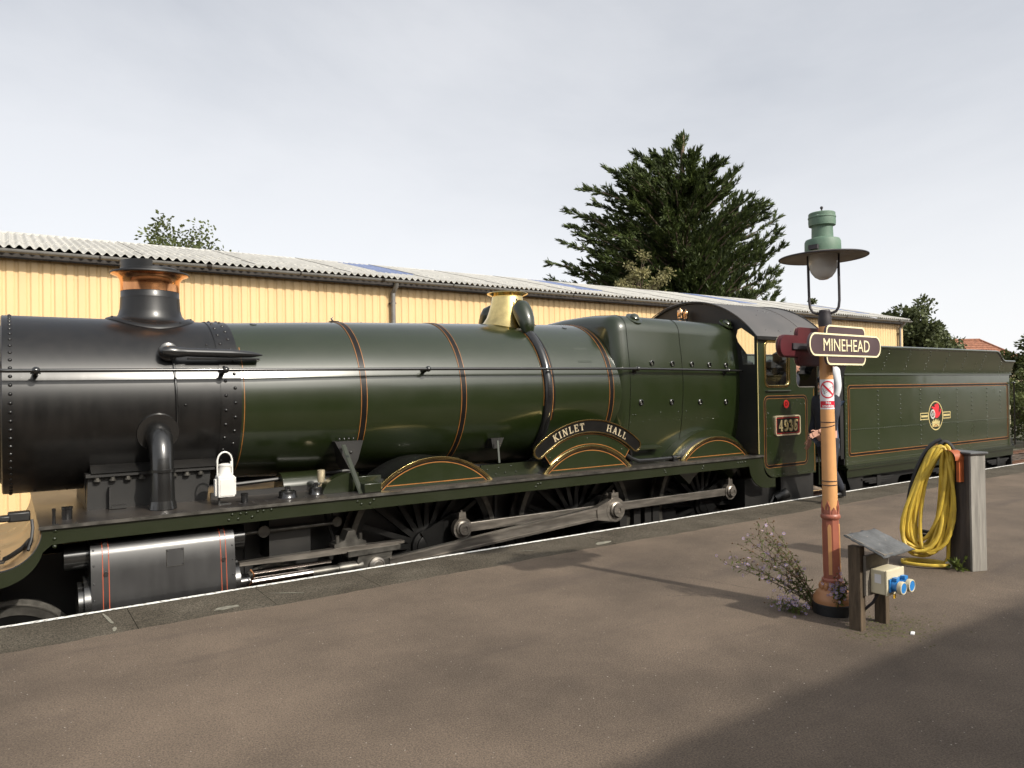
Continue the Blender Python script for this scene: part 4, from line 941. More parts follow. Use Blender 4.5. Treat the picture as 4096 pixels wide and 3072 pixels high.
# slab-serif letters from strokes: (x0,z0,x1,z1,thickness) in a unit-high cell
sf = .10
def serif(x, z, w=.17): return (x-w, z+(.05 if z < .5 else -.05), x+w, z+(.05 if z < .5 else -.05), sf)
GLY = {
 'K': (.86, [(.2,0,.2,1,.2), serif(.2,0), serif(.2,1), (.24,.42,.66,.97,.12), (.36,.55,.70,.03,.2), serif(.68,1,.15), serif(.72,0,.15)]),
 'I': (.40, [(.2,0,.2,1,.2), serif(.2,0), serif(.2,1)]),
 'N': (.98, [(.2,0,.2,1,.12), (.78,0,.78,1,.12), (.2,1,.78,0,.2), serif(.2,0,.16), serif(.15,1,.13), serif(.78,1,.16)]),
 'L': (.74, [(.2,0,.2,1,.2), serif(.2,1), (.03,.05,.70,.05,.1), (.66,0,.66,.3,.1)]),
 'E': (.80, [(.2,0,.2,1,.2), (.03,.05,.72,.05,.1), (.03,.95,.72,.95,.1), (.2,.5,.52,.5,.1), (.68,0,.68,.28,.1), (.68,.72,.68,1,.1), (.5,.38,.5,.62,.09)]),
 'T': (.84, [(.42,0,.42,1,.2), serif(.42,0), (.05,.95,.79,.95,.1), (.09,.7,.09,1,.1), (.75,.7,.75,1,.1)]),
 'H': (.98, [(.2,0,.2,1,.2), (.78,0,.78,1,.2), (.2,.5,.78,.5,.1), serif(.2,0), serif(.2,1), serif(.78,0), serif(.78,1)]),
 'A': (.92, [(.18,.02,.44,1,.12), (.74,.02,.46,1,.2), (.28,.32,.66,.32,.1), serif(.16,0,.14), serif(.74,0,.15)]),
 '4': (.80, [(.53,0,.53,1,.2), (.5,.97,.08,.32,.1), (.04,.30,.76,.30,.12), serif(.53,0,.16)]),
}
def arcs(cx, cz, rx, rz, a0, a1, th, n=12):
    o = []; p = None
    for i in range(n+1):
        a = a0+(a1-a0)*i/n; q = (cx+rx*cos(a), cz+rz*sin(a))
        if p: o.append((p[0], p[1], q[0], q[1], th))
        p = q
    return o
GLY['9'] = (.76, arcs(.38, .68, .25, .26, 0, 2*pi, .15, 16)+arcs(.30, .45, .33, .38, -1.9, .6, .15, 8)+[(.10, .08, .22, .14, .16)])
GLY['3'] = (.74, arcs(.34, .72, .24, .22, -1.2, 2.7, .14, 10)+arcs(.34, .28, .27, .24, -2.7, 1.3, .15, 10)+[(.08, .16, .2, .2, .16), (.1, .78, .2, .8, .16)])
GLY['6'] = (.76, [(.76-a, 1-b, .76-c_, 1-d_, t_) for (a, b, c_, d_, t_) in GLY['9'][1]])
def glyph(ch, place, h, y, mb, k0=0):
    """place maps cell coords (units of letter height) to world x,z"""
    for k, (x0, z0, x1, z1, t) in enumerate(GLY[ch][1]):
        d = Vector((x1-x0, z1-z0)); 
        if d.length < 1e-6: continue
        d.normalize(); q = Vector((-d.y, d.x))*t/2; e = d*(t*.18 if ch in '936' else 0)
        c4 = [(x0-e.x+q.x, z0-e.y+q.y), (x1+e.x+q.x, z1+e.y+q.y), (x1+e.x-q.x, z1+e.y-q.y), (x0-e.x-q.x, z0-e.y-q.y)]
        w4 = [place(a, b) for a, b in c4]
        mb.prism(w4, y-.0007*(k+k0+1), y+.008)
def arcword(word, a_mid, rad_base, h, y, parent, sp=.16):
    tot = sum(GLY[c][0]+sp for c in word)-sp; a = a_mid - tot*h/(rad_base+h/2)/2
    for c in word:
        w = GLY[c][0]; am = a + w*h/(rad_base+h/2)/2
        def place(u, v, am=am, w=w):
            lx = (u-w/2)*h; r = rad_base+v*h
            return (nc[0]+r*sin(am)+lx*cos(am), nc[1]+r*cos(am)-lx*sin(am))
        mb = MB(); glyph(c, place, h, y, mb); OL('letter', mb, BRASSD, parent, smooth=False)
        a += (w+sp)*h/(rad_base+h/2)
arcword('KINLET', radians(-15.5), NR0+.036, .086, -1.135, npl, .24)
arcword('HALL', radians(21.5), NR0+.036, .086, -1.135, npl, .24)

# ---- cab
CX = 9.0
arcq = [(9.40-.29*sin(a)*1.0, 1.54-.29*cos(a)) for a in np.linspace(0, pi/2, 8)]
cabp = [(9.0, 3.335), (9.0, 1.607), (9.11, 1.607)]+arcq[::-1]+[(10.42, 1.25), (10.42, 2.58)]
cabp += [(10.05-.10*sin(a), 2.68-.10*cos(a)) for a in np.linspace(0, pi/2, 6)]
cabp += [(9.95, 3.18)]+[(10.07-.12*cos(a), 3.20+.11*sin(a)) for a in np.linspace(.1, pi/2, 6)]+[(10.42, 3.32), (10.42, 3.335)]
win = rrect(9.195, 9.745, 2.615, 3.255, .075)
for s in (-1, 1):
    cs = OL('cab_side', MB().prism(cabp, s*1.255, s*1.27, holes=[win]), GREEN, smooth=False)
    wfm = OL('window_frame', MB().prism(rrect(9.165, 9.775, 2.585, 3.285, .095), s*1.245, s*1.284, holes=[rrect(9.20, 9.74, 2.62, 3.25, .07)]), BRASS, cs, ang=80, bevel=.012)
    OL('window_pane', MB().prism(rrect(9.19, 9.75, 2.61, 3.26, .075), s*1.2655, s*1.2615), GLASS_M, cs, smooth=False)
    if s > 0: continue
    nearcab = cs
def ringlines(x0, x1, z0, z1, r, y, parent, w=.046):
    OL('lining', MB().prism(rrect(x0, x1, z0, z1, r, 8), y-.0018, y+.003, holes=[rrect(x0+w, x1-w, z0+w, z1-w, max(.01, r-w), 8)]), ORANGE, parent, smooth=False)
    OL('black_border', MB().prism(rrect(x0+.0055, x1-.0055, z0+.0055, z1-.0055, r-.0055, 8), y-.0034, y+.003, holes=[rrect(x0+w-.0055, x1-w+.0055, z0+w-.0055, z1-w+.0055, max(.01, r-w+.0055), 8)]), LBLACK, parent, smooth=False)
ringlines(9.145, 10.215, 1.395, 2.465, .10, -1.27, nearcab)
OL('lining', MB().box(9.012, 9.022, -1.2722, -1.268, 1.62, 3.31), GOLD, nearcab, smooth=False)
OL('lining', MB().box(10.385, 10.392, -1.2722, -1.268, 1.27, 2.56), ORANGE, nearcab, smooth=False)
rv = MB()
for k in range(26): rv.hemi((9.045, -1.27, 1.66+k*.063), (0, -1, 0), .0085)
for k in range(11): rv.hemi((9.875, -1.27, 2.62+k*.065), (0, -1, 0), .009)
for k in range(9): rv.hemi((9.34+k*.125, -1.27, 1.285), (0, -1, 0), .011)
for x, z in ((9.95, 2.39), (9.86, 2.34), (10.05, 2.33), (10.15, 2.33), (9.80, 2.27), (9.86, 2.10), (9.25, 2.2), (9.22, 1.98), (9.29, 1.98), (9.22, 1.87), (9.28, 1.87), (9.7, 1.86), (9.68, 1.72), (9.74, 1.72), (9.28, 1.62), (9.45, 1.58), (9.60, 1.63), (9.75, 1.62), (9.46, 1.50), (9.2, 2.15), (9.86, 2.02)): rv.hemi((x, -1.27, z), (0, -1, 0), .010)
OL('cab_rivets', rv, GREEN, nearcab, kind='stuff')
OL('grab_rail', MB().tube([(9.19, -1.27, 2.535), (9.20, -1.30, 2.535), (9.76, -1.30, 2.535), (9.77, -1.27, 2.535)], .011, 8), VGREEN, nearcab)
OL('cab_beading', MB().tube([(10.42, -1.262, 2.585), (10.07, -1.262, 2.585)]+[(10.05-.10*sin(a), -1.262, 2.683-.10*cos(a)) for a in np.linspace(.2, pi/2, 5)]+[(9.948, -1.262, 3.17)], .010, 6), STEEL, nearcab)
OL('door_handrail', MB().tube([(10.47, -1.29, 1.05), (10.47, -1.29, 2.95)], .014, 8), VGREEN, nearcab)
# red route disc with its letter
dsc = OL('route_disc', MB().cyl((9.684, -1.268, 2.333), (9.684, -1.2755, 2.333), .062, n=28), RED, nearcab)
tm = text_mesh('D', .085, .001); tm.transform(Matrix.Translation((9.684-5.0, -1.277, 2.333))@XZ); OL('letter', tm, LBLACK, dsc)
# brass number plate
npx0, npx1, npz0, npz1 = 9.385, 9.995, 1.868, 2.160
nb = OL('number_plate', MB().prism(rrect(npx0, npx1, npz0, npz1, .045), -1.290, -1.268), LBLACK, nearcab, smooth=False)
OL('brass_border', MB().prism(rrect(npx0-.004, npx1+.004, npz0-.004, npz1+.004, .049), -1.298, -1.268, holes=[rrect(npx0+.016, npx1-.016, npz0+.016, npz1-.016, .03)]), BRASSD, nb, ang=30)
OL('red_line', MB().prism(rrect(npx0+.030, npx1-.030, npz0+.030, npz1-.030, .012), -1.2918, -1.288, holes=[rrect(npx0+.034, npx1-.034, npz0+.034, npz1-.034, .008)]), RED, nb, smooth=False)
BRASSL = mat('bright brass figures', (.80, .66, .36), .42, .9, var=.1)
hh = .168; ws_ = sum(GLY[c][0] for c in '4936'); kx = (.455-.022*3)/(ws_*hh); xx0 = npx0+.078
for c in '4936':
    w = GLY[c][0]; mb = MB(); glyph(c, lambda u, v: (xx0+u*hh*kx, npz0+.062+v*hh), hh, -1.296, mb); OL('digit', mb, BRASSL, nb, smooth=False)
    xx0 += w*hh*kx+.022
# cab front, roof, inside
RR = 1.699
def roofz(y, dz=0): return 3.94-RR+sqrt(RR*RR-y*y)+dz
fr = [(-1.253, 1.62)]+[(y, roofz(y)-.012) for y in np.linspace(-1.253, 1.253, 33)]+[(1.253, 1.62)]
fwn = [(-1.225, 2.93), (-1.02, 2.93), (-1.0, 3.15), (-.985, 3.20), (-.93, 3.27), (-.90, 3.36), (-.93, 3.46), (-1.0, 3.48), (-1.225, 3.33)]
cf = OL('cab_front', MB().prism(fr, 9.006, 9.02, holes=[fwn, [(-a, b) for a, b in fwn][::-1]], plane='YZ'), DULL, smooth=False)
for s in (1, -1): OL('front_window_pane', MB().prism([(a*s, b) for a, b in fwn], 9.011, 9.014, plane='YZ'), GLASS_M, cf, smooth=False)
vs = []; fs = []; ny = 40; ys = np.linspace(-1.315, 1.315, ny+1)
for x in (8.97, 10.75):
    for dz in (0, .016):
        for y in ys: vs.append((x, y, roofz(y, dz)))
n1_ = ny+1
for k in range(ny):
    fs += [(k, k+1, 2*n1_+k+1, 2*n1_+k), (n1_+k, 3*n1_+k, 3*n1_+k+1, n1_+k+1), (k, n1_+k, n1_+k+1, k+1), (2*n1_+k, 2*n1_+k+1, 3*n1_+k+1, 3*n1_+k)]
fs += [(0, 2*n1_, 3*n1_, n1_), (ny, n1_+ny, 3*n1_+ny, 2*n1_+ny)]
rf_ = OL('cab_roof', MB().raw(vs, fs), ROOFG)
OL('roof_gutter', MB().box(8.93, 10.75, -1.335, -1.305, roofz(1.315)-.03, roofz(1.315)+.02), BLACK, rf_, smooth=False)
OL('roof_rib', MB().tube([(10.735, y, roofz(y, .02)) for y in ys], .014, 6).tube([(8.945, y, roofz(y, .018)) for y in ys], .010, 6), BLACK, rf_)
OL('roof_rib', MB().tube([(10.2, y, roofz(y, .017)) for y in ys], .006, 5), ROOFG, rf_)
rv = MB()
for (x, y) in ((9.78, -.72), (9.86, -.75), (9.93, -.73), (9.98, -.75), (10.15, -.8), (9.5, -.9), (9.6, -1.22), (9.3, -1.22), (9.9, -1.22), (10.2, -1.22)): rv.hemi((x, y, roofz(y, .016)), (0, y*.6, 1), .013)
OL('roof_bolts', rv, BLACK, rf_, kind='stuff')
OL('fall_plate', MB().box(10.60, 11.22, -1.16, 1.16, 1.415, 1.438), DULL, smooth=False)
OL('copper_pipe', MB().tube([(1.80, -1.22, 1.02), (1.83, -1.235, .97), (1.80, -1.24, .90), (1.76, -1.22, .84)], .007, 6), COPPER)
OL('drain_pipe', MB().tube([(1.72, -1.0, .75), (1.72, -1.25, .72), (1.60, -1.28, .55)], .014, 6), DULL)
OL('sanding_pipe', MB().tube([(2.62, -.80, 1.60), (2.66, -.84, 1.30), (2.80, -.84, .9), (2.88, -.80, .4)], .018, 6), DULL)
OL('brake_hanger', MB().tube([(4.72, -.80, 1.5), (4.70, -.82, 1.1), (4.68, -.80, .7)], .03, 6), DULL)
OL('cab_floor', MB().box(9.02, 10.6, -1.24, 1.24, 1.40, 1.44).box(9.03, 9.55, -1.24, -.75, 1.44, 2.1).box(9.03, 9.55, .75, 1.24, 1.44, 2.1), DULL, smooth=False)
OL('backhead', MB().prism([(-.8, 1.44), (.8, 1.44), (.8, 3.1), (.55, 3.4), (-.55, 3.4), (-.8, 3.1)], 9.021, 9.40, plane='YZ'), DULL)
bf = MB()
for (y, z, r) in ((-.3, 2.9, .09), (.3, 2.9, .09), (-.55, 2.5, .06), (.1, 2.3, .12), (-.2, 2.0, .16), (-.65, 2.75, .05), (.6, 2.6, .07)): bf.cyl((9.40, y, z), (9.46, y, z), r, n=14)
bf.tube([(9.44, -.6, 3.2), (9.5, -.6, 2.9), (9.46, -.2, 2.75), (9.5, .3, 2.7)], .02, 8).tube([(9.5, -.75, 2.2), (9.5, -.75, 2.9), (9.44, -.4, 3.1)], .016, 8)
OL('cab_fittings', bf, BRASSD)
OL('reverser', MB().box(9.7, 10.0, .65, .95, 1.44, 2.1).cyl((10.0, .8, 2.2), (10.05, .8, 2.2), .2, n=20), DULL)
# cab steps and under-cab plates
OL('cab_steps', MB().box(9.62, 10.38, -1.20, -1.18, .45, 1.245).box(9.62, 10.38, -1.27, -1.04, .44, .47).box(9.62, 10.38, -1.27, -1.04, .80, .83), DULL, smooth=False)
OL('drag_box', MB().box(8.9, 10.6, -1.1, 1.1, .80, 1.24), DULL, smooth=False)
OL('injector', MB().tube([(9.58, -1.12, .90), (9.74, -1.22, .99)], .085, 14).tube([(9.45, -1.1, .80), (9.55, -1.12, .95), (9.72, -1.16, 1.0), (9.8, -1.12, .8)], .03, 8), DULL)
OL('injector_cap', MB().cyl((9.722, -1.212, .982), (9.734, -1.218, .989), .070, n=16), STEELD)

# ---- cylinders and motion
for s in (-1, 1):
    cp = [(-.55*-1, 1.43)]
    prof = [(1.00, 1.435), (1.12, 1.432), (1.19, 1.415), (1.235, 1.375), (1.258, 1.32), (1.28, 1.18), (1.30, 1.0), (1.312, .88), (1.29, .72), (1.22, .58), (1.10, .48), (.9, .46), (.75, .6), (.75, 1.2)]
    cyl_ = OL('cylinder_casing', MB().prism([(s*a, b) for a, b in prof], .545, 1.655, plane='YZ'), CYLB, ang=28)
    if s < 0:
        for xl in (.628, .672, 1.535, 1.578):
            pts = [(xl, -a-.0015*1, b) for a, b in prof[1:9]]
            mb = MB(); vs = []; fs = []
            for (x, y, z) in pts: vs += [(x-.003, y-.001, z+.001), (x+.003, y-.001, z+.001)]
            for i in range(len(pts)-1): fs.append((2*i, 2*i+1, 2*i+3, 2*i+2))
            OL('lining', mb.raw(vs, fs), REDL, cyl_, smooth=False)
        def cy(z): return -float(np.interp(z, [p[1] for p in prof[:9]][::-1], [p[0] for p in prof[:9]][::-1]))
        rv = MB()
        for x, z in ((.565, 1.36), (.565, 1.24), (.565, 1.1), (.565, .97), (1.635, 1.38), (1.635, 1.27), (1.635, 1.15), (1.635, 1.02)): rv.hemi((x, cy(z), z), (0, -1, .1), .009)
        OL('casing_screws', rv, CYLB, cyl_, kind='stuff')
        for x, z in ((.65, 1.395), (.65, 1.17), (1.556, 1.395), (1.556, 1.16)): OL('casing_boss', MB().cyl((x, cy(z)+.01, z), (x, cy(z)-.012, z), .019, n=12), CYLB, cyl_)
        pl_ = OL('maker_plate', MB().raw([(1.10, cy(1.30)-.003, 1.30), (1.235, cy(1.30)-.003, 1.30), (1.235, cy(1.16)-.003, 1.16), (1.10, cy(1.16)-.003, 1.16)], [(0, 1, 2, 3)]), CYLB, cyl_)
        OL('plate_edge', MB().tube([(1.10, cy(1.30)-.003, 1.30), (1.235, cy(1.30)-.003, 1.30), (1.235, cy(1.16)-.003, 1.16), (1.10, cy(1.16)-.003, 1.16)], .003, 5, closed=True), STEELD, cyl_)
        for x in (1.11, 1.225):
            for z in (1.29, 1.17): OL('plate_screw', MB().hemi((x, cy(z)-.003, z), (0, -1, .1), .007), BLACK, cyl_)
    OL('cylinder_cover', MB().cyl((1.655, s*1.08, .90), (1.70, s*1.08, .90), .23, n=28).cyl((1.70, s*1.08, .88), (1.82, s*1.08, .88), .075, n=18).cyl((.50, s*1.08, .90), (.545, s*1.08, .90), .235, n=28).cyl((.46, s*1.08, .90), (.50, s*1.08, .90), .19, n=24), BLACK)
    OL('valve_chest', MB().cyl((.37, s*1.02, 1.29), (.545, s*1.02, 1.29), .115, n=20).cyl((1.655, s*1.02, 1.29), (1.78, s*1.02, 1.29), .115, n=20), BLACK)
    OL('valve_rod', MB().cyl((1.78, s*1.0, 1.31), (2.72, s*1.0, 1.31), .020, n=10).cyl((2.70, s*1.02, 1.32), (2.70, s*.94, 1.32), .05, n=14).cyl((1.98, s*1.03, 1.31), (1.98, s*.97, 1.31), .055, n=14), STEELD)
    OL('rocker_arm', MB().obox((2.70, s*.96, 1.42), (0, 0, 1), (1, 0, 0), (0, 1, 0), .12, .03, .02), DULL)
    OL('piston_rod', MB().cyl((1.82, s*1.13, .88), (2.42, s*1.13, .88), .038, n=16), CHROME)
    OL('crosshead_socket', MB().cyl((2.40, s*1.13, .88), (2.84, s*1.13, .88), .042, n=16).tube([(2.66, s*1.13, .88), (2.70, s*1.13, .88), (2.84, s*1.13, .88), (2.9, s*1.13, .88)], [.05, .058, .052, .07], 16), STEELD)
    OL('slide_bar', MB().prism([(1.72, 1.05), (2.0, 1.04), (2.35, 1.03), (2.9, 1.03), (3.36, 1.05), (3.36, 1.075), (2.9, 1.085), (2.0, 1.085), (1.72, 1.08)], s*1.09, s*1.17), STEEL, smooth=False)
    OL('slide_bar', MB().prism([(1.86, .935), (2.62, .935), (2.62, .96), (1.86, .96)], s*1.00, s*1.06), CHROME, smooth=False)
    OL('slide_bar_bracket', MB().prism([(2.62, 1.085), (2.95, 1.085), (2.95, 1.12), (2.86, 1.15), (2.83, 1.24), (2.76, 1.24), (2.72, 1.15), (2.62, 1.12)], s*1.0, s*1.15).cyl((2.66, s*1.12, 1.12), (2.66, s*1.12, 1.20), .02, n=8).cyl((2.90, s*1.12, 1.12), (2.90, s*1.12, 1.20), .02, n=8), STEELD)
    xh = OL('crosshead', MB().prism([(2.74, .99), (3.30, 1.0), (3.30, 1.045), (2.74, 1.045)], s*1.08, s*1.20).prism([(2.84, .93), (2.86, 1.0), (3.22, 1.0), (3.20, .88), (3.13, .79), (2.96, .79), (2.88, .84)], s*1.05, s*1.18), STEELD)
    OL('crosshead_pin', MB().lathe([(.085, 0), (.085, .03), (.065, .045), (.06, .04), (.045, .055), (0, .055)], (3.04, s*1.18 if s < 0 else 1.18, .87), 22, 'Y'), STEEL, xh)
    OL('motion_plate', MB().box(2.05, 2.45, s*.62, s*.95, 1.02, 1.45).box(1.9, 2.6, s*.60, s*.64, .6, 1.45), DULL, smooth=False)

# wheels
def wheel_parts(R, ns, Rh, crank=None, bal=None):
    ty = MB().lathe([(R-.065, .07), (R-.005, .07), (R, .06), (R-.008, -.06), (R+.03, -.065), (R+.03, -.09), (R-.065, -.09)], (0, 0, 0), 72, 'Y', caps=False)
    n = 72; o = len(ty.v)-7*n
    for k in range(n): ty.f.append((o+k, o+(k+1) % n, o+6*n+(k+1) % n, o+6*n+k)); ty.mi.append(0)
    rim = MB().lathe([(R-.066, .06), (R-.066, -.08), (R-.13, -.07), (R-.13, .05)], (0, 0, 0), 64, 'Y', caps=False); n = 64
    for k in range(n): rim.f.append((3*n+k, 3*n+(k+1) % n, (k+1) % n, k)); rim.mi.append(0)
    hub = MB().lathe([(Rh*1.05, -.07), (Rh*1.05, .05), (Rh, .07), (Rh*.72, .08), (Rh*.70, .095), (Rh*.62, .10), (0, .10)], (0, 0, 0), 28, 'Y')
    if crank:
        d = Vector((crank[0], crank[1])); a = atan2(d.y, d.x); q = Vector((-sin(a), cos(a)))
        c1 = [(q.x*Rh*s, q.y*Rh*s) for s in (1, -1)]; c2 = [(d.x+q.x*.15*s, d.y+q.y*.15*s) for s in (-1, 1)]
        hub.prism(c1+c2, -.105, .0).cyl((d.x, 0, d.y), (d.x, -.11, d.y), .15, n=24)
    sp = MB(); 
    sp.obox((0, 0, (Rh*.9+R-.10)/2), (0, 0, 1), (1, 0, 0), (0, 1, 0), (R-.10-Rh*.9)/2, .022, .03)
    sp.v = [(x*(1+.5*(1-z/R)), y*(1+.4*(1-z/R)), z) for (x, y, z) in sp.v]
    bl = None
    if bal: bl = MB().ringplate((0, 0), R-.34, R-.12, bal-.5, bal+.5, -.055, .03, 16)
    return ty, rim, hub, sp, bl
RIMB = mat('oily wheel black', (0.0045, 0.0045, 0.0045), 0.40, var=.3, scale=8, spec=.3)
CRK = (.335, .18)
ty, rim, hub, sp, bl = wheel_parts(.915, 20, .17, CRK, atan2(-.335, -.18))
W_ = [q.mesh(nm_) for q, nm_ in ((ty, 'tyre'), (rim, 'rim'), (hub, 'hub'), (sp, 'spoke'), (bl, 'balance_weight'))]
W_[0].materials.append(STEELD)
for q in W_[1:]: q.materials.append(RIMB)
ty, rim, hub, sp, bl = wheel_parts(.457, 10, .11)
B_ = [q.mesh(nm_) for q, nm_ in ((ty, 'tyre'), (rim, 'rim'), (hub, 'hub'), (sp, 'spoke'))]
B_[0].materials.append(STEELD)
for q in B_[1:]: q.materials.append(RIMB)
def put_wheel(name, ms, root, off, x, s, z, ns, phase=0):
    w = bpy.data.objects.new(name, ms[1]); COL.objects.link(w); w.parent = root
    w.location = (x-off.x, s*.80-off.y, z-off.z); 
    if s > 0: w.scale.y = -1
    for k, nm_ in ((0, 'tyre'), (2, 'hub')):
        o = bpy.data.objects.new(nm_, ms[k]); COL.objects.link(o); o.parent = w
    if len(ms) > 4: o = bpy.data.objects.new('balance_weight', ms[4]); COL.objects.link(o); o.parent = w
    for k in range(ns):
        o = bpy.data.objects.new('spoke', ms[3]); COL.objects.link(o); o.parent = w; o.rotation_euler.y = 2*pi*(k+phase)/ns
for s in (-1, 1):
    for ax in AX: put_wheel('driving_wheel', W_, loco, LO, ax, s, WZ, 20, .2)
    for ax in (.015, 2.149): put_wheel('bogie_wheel', B_, loco, LO, ax, s, .457, 10, .3)
OL('axle', MB().cyl((AX[0], -.7, WZ), (AX[0], .7, WZ), .1).cyl((AX[1], -.7, WZ), (AX[1], .7, WZ), .1).cyl((AX[2], -.7, WZ), (AX[2], .7, WZ), .1).cyl((.015, -.7, .457), (.015, .7, .457), .07).cyl((2.149, -.7, .457), (2.149, .7, .457), .07), DULL)
OL('bogie_frame', MB().prism([(-.5, .60), (.25, .60), (.7, .74), (1.5, .74), (1.9, .60), (2.7, .60), (2.7, .40), (1.6, .3), (.6, .3), (-.5, .40)], -.62, -.58).prism([(-.5, .60), (.25, .60), (.7, .74), (1.5, .74), (1.9, .60), (2.7, .60), (2.7, .40), (1.6, .3), (.6, .3), (-.5, .40)], .58, .62), DULL)
OL('ashpan', MB().box(6.8, 8.9, -.55, .55, .45, 1.58), DULL, smooth=False)
for x in (4.85, 5.0, 6.65, 6.9, 7.1, 7.25, 9.0, 9.2): OL('brake_gear', MB().box(x-.06, x+.06, -.92, -.66, .3, 1.0), DULL, smooth=False)
for ax in AX: OL('spring', MB().box(ax-.40, ax+.40, -.62, -.52, .42, .52).box(ax-.3, ax+.3, -.62, -.52, .35, .41), DULL, smooth=False)
# side rods
def cpin(ax): return (ax+CRK[0], WZ+CRK[1])
for s in (-1, 1):
    for i in range(2):
        a = cpin(AX[i]); b = cpin(AX[i+1])
        OL('coupling_rod', MB().box(a[0], b[0], s*1.075, s*1.035, a[1]-.052, a[1]+.052), STEEL, smooth=False, bevel=.006)
    for i, ax in enumerate(AX):
        a = cpin(ax); y0 = s*1.02; y1 = s*1.085
        r_ = .115 if i != 1 else .13
        e = OL('rod_bush', MB().cyl((a[0], y0, a[1]), (a[0], y1, a[1]), r_, n=28).prism([(a[0]-.05, a[1]+.08), (a[0]+.05, a[1]+.08), (a[0]+.04, a[1]+.175), (a[0]-.04, a[1]+.175)], s*1.03, s*1.08).cyl((a[0], s*1.055, a[1]+.17), (a[0], s*1.055, a[1]+.20), .012, n=8), STEEL, ang=30)
        if i != 1:
            OL('crank_pin_cap', MB().lathe([(.085, 0), (.085, .02), (.07, .03), (.066, .05), (.03, .054), (.028, .045), (0, .045)], (a[0], -1.085 if s < 0 else 1.085+.05, a[1]), 24, 'Y'), STEEL, e)
    # fluted connecting rod
    p = Vector((3.06, .87)); q = Vector(cpin(AX[1])); d = (q-p).normalized(); nn_ = Vector((-d.y, d.x)); Lr = (q-p).length
    def pr_(t, h): r = p+d*t+nn_*h; return (r.x, r.y)
    h0, h1 = .048, .080
    prf = lambda a, b, sgn: [pr_(.12, sgn*h0*a), pr_(Lr-.10, sgn*h1*a), pr_(Lr-.10, sgn*h1*b), pr_(.12, sgn*h0*b)]
    cr_ = OL('connecting_rod', MB().prism([pr_(.02, -h0), pr_(Lr-.15, -h1), pr_(Lr-.05, -h1*1.3), pr_(Lr-.05, h1*1.3), pr_(Lr-.15, h1), pr_(.02, h0)], s*1.165, s*1.195), STEELD, smooth=False)
    OL('rod_flange', MB().prism(prf(1.0, .62, 1), s*1.15, s*1.215), STEEL, cr_, smooth=False)
    OL('rod_flange', MB().prism(prf(1.0, .62, -1), s*1.15, s*1.215), STEEL, cr_, smooth=False)
    OL('rod_web', MB().prism(prf(.61, -.61, 1), s*1.16, s*1.203), STEEL, cr_, smooth=False)
    be = OL('big_end', MB().cyl((q.x, s*1.13, q.y), (q.x, s*1.225, q.y), .150, n=32).prism([pr_(Lr-.30, -h1*.98), pr_(Lr-.06, -.14), pr_(Lr-.06, .14), pr_(Lr-.30, h1*.98)], s*1.135, s*1.22).prism([(q.x-.065, q.y+.10), (q.x+.065, q.y+.10), (q.x+.055, q.y+.21), (q.x-.055, q.y+.21)], s*1.15, s*1.21).cyl((q.x, s*1.18, q.y+.20), (q.x, s*1.18, q.y+.24), .013, n=8), STEEL, cr_, ang=30)
    OL('crank_pin_cap', MB().lathe([(.10, 0), (.10, .025), (.085, .035), (.08, .06), (.03, .064), (.028, .05), (0, .05)], (q.x, -1.225 if s < 0 else 1.29, q.y), 26, 'Y'), STEEL, cr_)
OL('buffer_beam', MB().box(-1.32, -1.28, -1.25, 1.25, .85, 1.28), VGREEN, smooth=False)

# ================================================================== THE TENDER
TO = Vector((14.4, 0, 0))
tender = E('tender', TO, label='riveted green tender with lion crest coupled behind the locomotive cab', category='tender')
def OD(name, mb, m, parent=None, **kw): return O(name, rel(mb, TO) if isinstance(mb, MB) else mb, m, parent or tender, **kw)
TX0, TX1 = 11.28, 17.45; TB, TM = 1.25, 2.78
tk = OD('tank', MB().box(TX0, TX1, -1.25, 1.25, TB, TM), TGREEN, smooth=False, bevel=.015)
def topz(x):
    if x < 16.45: return 3.235
    if x < 17.10: t = (x-16.45)/.65; return 3.235-.19*(3*t*t-2*t**3)
    return 3.045
fx = list(np.linspace(TX0-.02, 16.45, 26))+list(np.linspace(16.5, 17.1, 14))+list(np.linspace(17.15, 17.52, 6))
def flsec(z): return 1.252+.16*((z-TM)/(3.235-TM))**1.4
for s in (-1, 1):
    vs = []; fs = []; nz_ = 8
    for x in fx:
        for j in range(nz_+1):
            z = TM+(topz(x)-TM)*j/nz_; vs.append((x, s*flsec(z), z))
        for j in range(nz_+1):
            z = TM+(topz(x)-TM)*j/nz_; vs.append((x, s*(flsec(z)-.012), z))
    m2_ = 2*(nz_+1)
    for i in range(len(fx)-1):
        for j in range(nz_):
            a = i*m2_+j; b = a+m2_; fs += [(a, b, b+1, a+1), (a+nz_+1, a+nz_+2, b+nz_+2, b+nz_+1)]
    fs += [tuple(list(range(0, nz_+1))+list(range(m2_-1, nz_, -1)))]; o_ = (len(fx)-1)*m2_
    fs += [tuple(o_+q for q in list(range(0, nz_+1))+list(range(m2_-1, nz_, -1)))]
    fl = OD('flared_side', MB().raw(vs, fs), TGREEN)
    OD('top_beading', MB().tube([(x, s*(flsec(topz(x))-.004), topz(x)+.004) for x in fx], .022, 8), BLACK if s > 0 else TGREEN, fl)
    OD('moulding', MB().tube([(TX0-.02, s*1.256, TM), (TX1+.06, s*1.256, TM)], .014, 8), TGREEN, fl)
OD('rear_plate', MB().box(TX1-.01, TX1+.02, -1.26, 1.26, TM+.01, 3.04), TGREEN, smooth=False)
OD('front_plate', MB().prism([(-1.24, 1.3), (1.24, 1.3), (1.24, 2.75), (1.38, 3.2), (.9, 3.25), (.6, 2.7), (-.6, 2.7), (-.9, 3.25), (-1.38, 3.2), (-1.24, 2.75)], TX0-.03, TX0-.005, plane='YZ'), DULL, smooth=False)
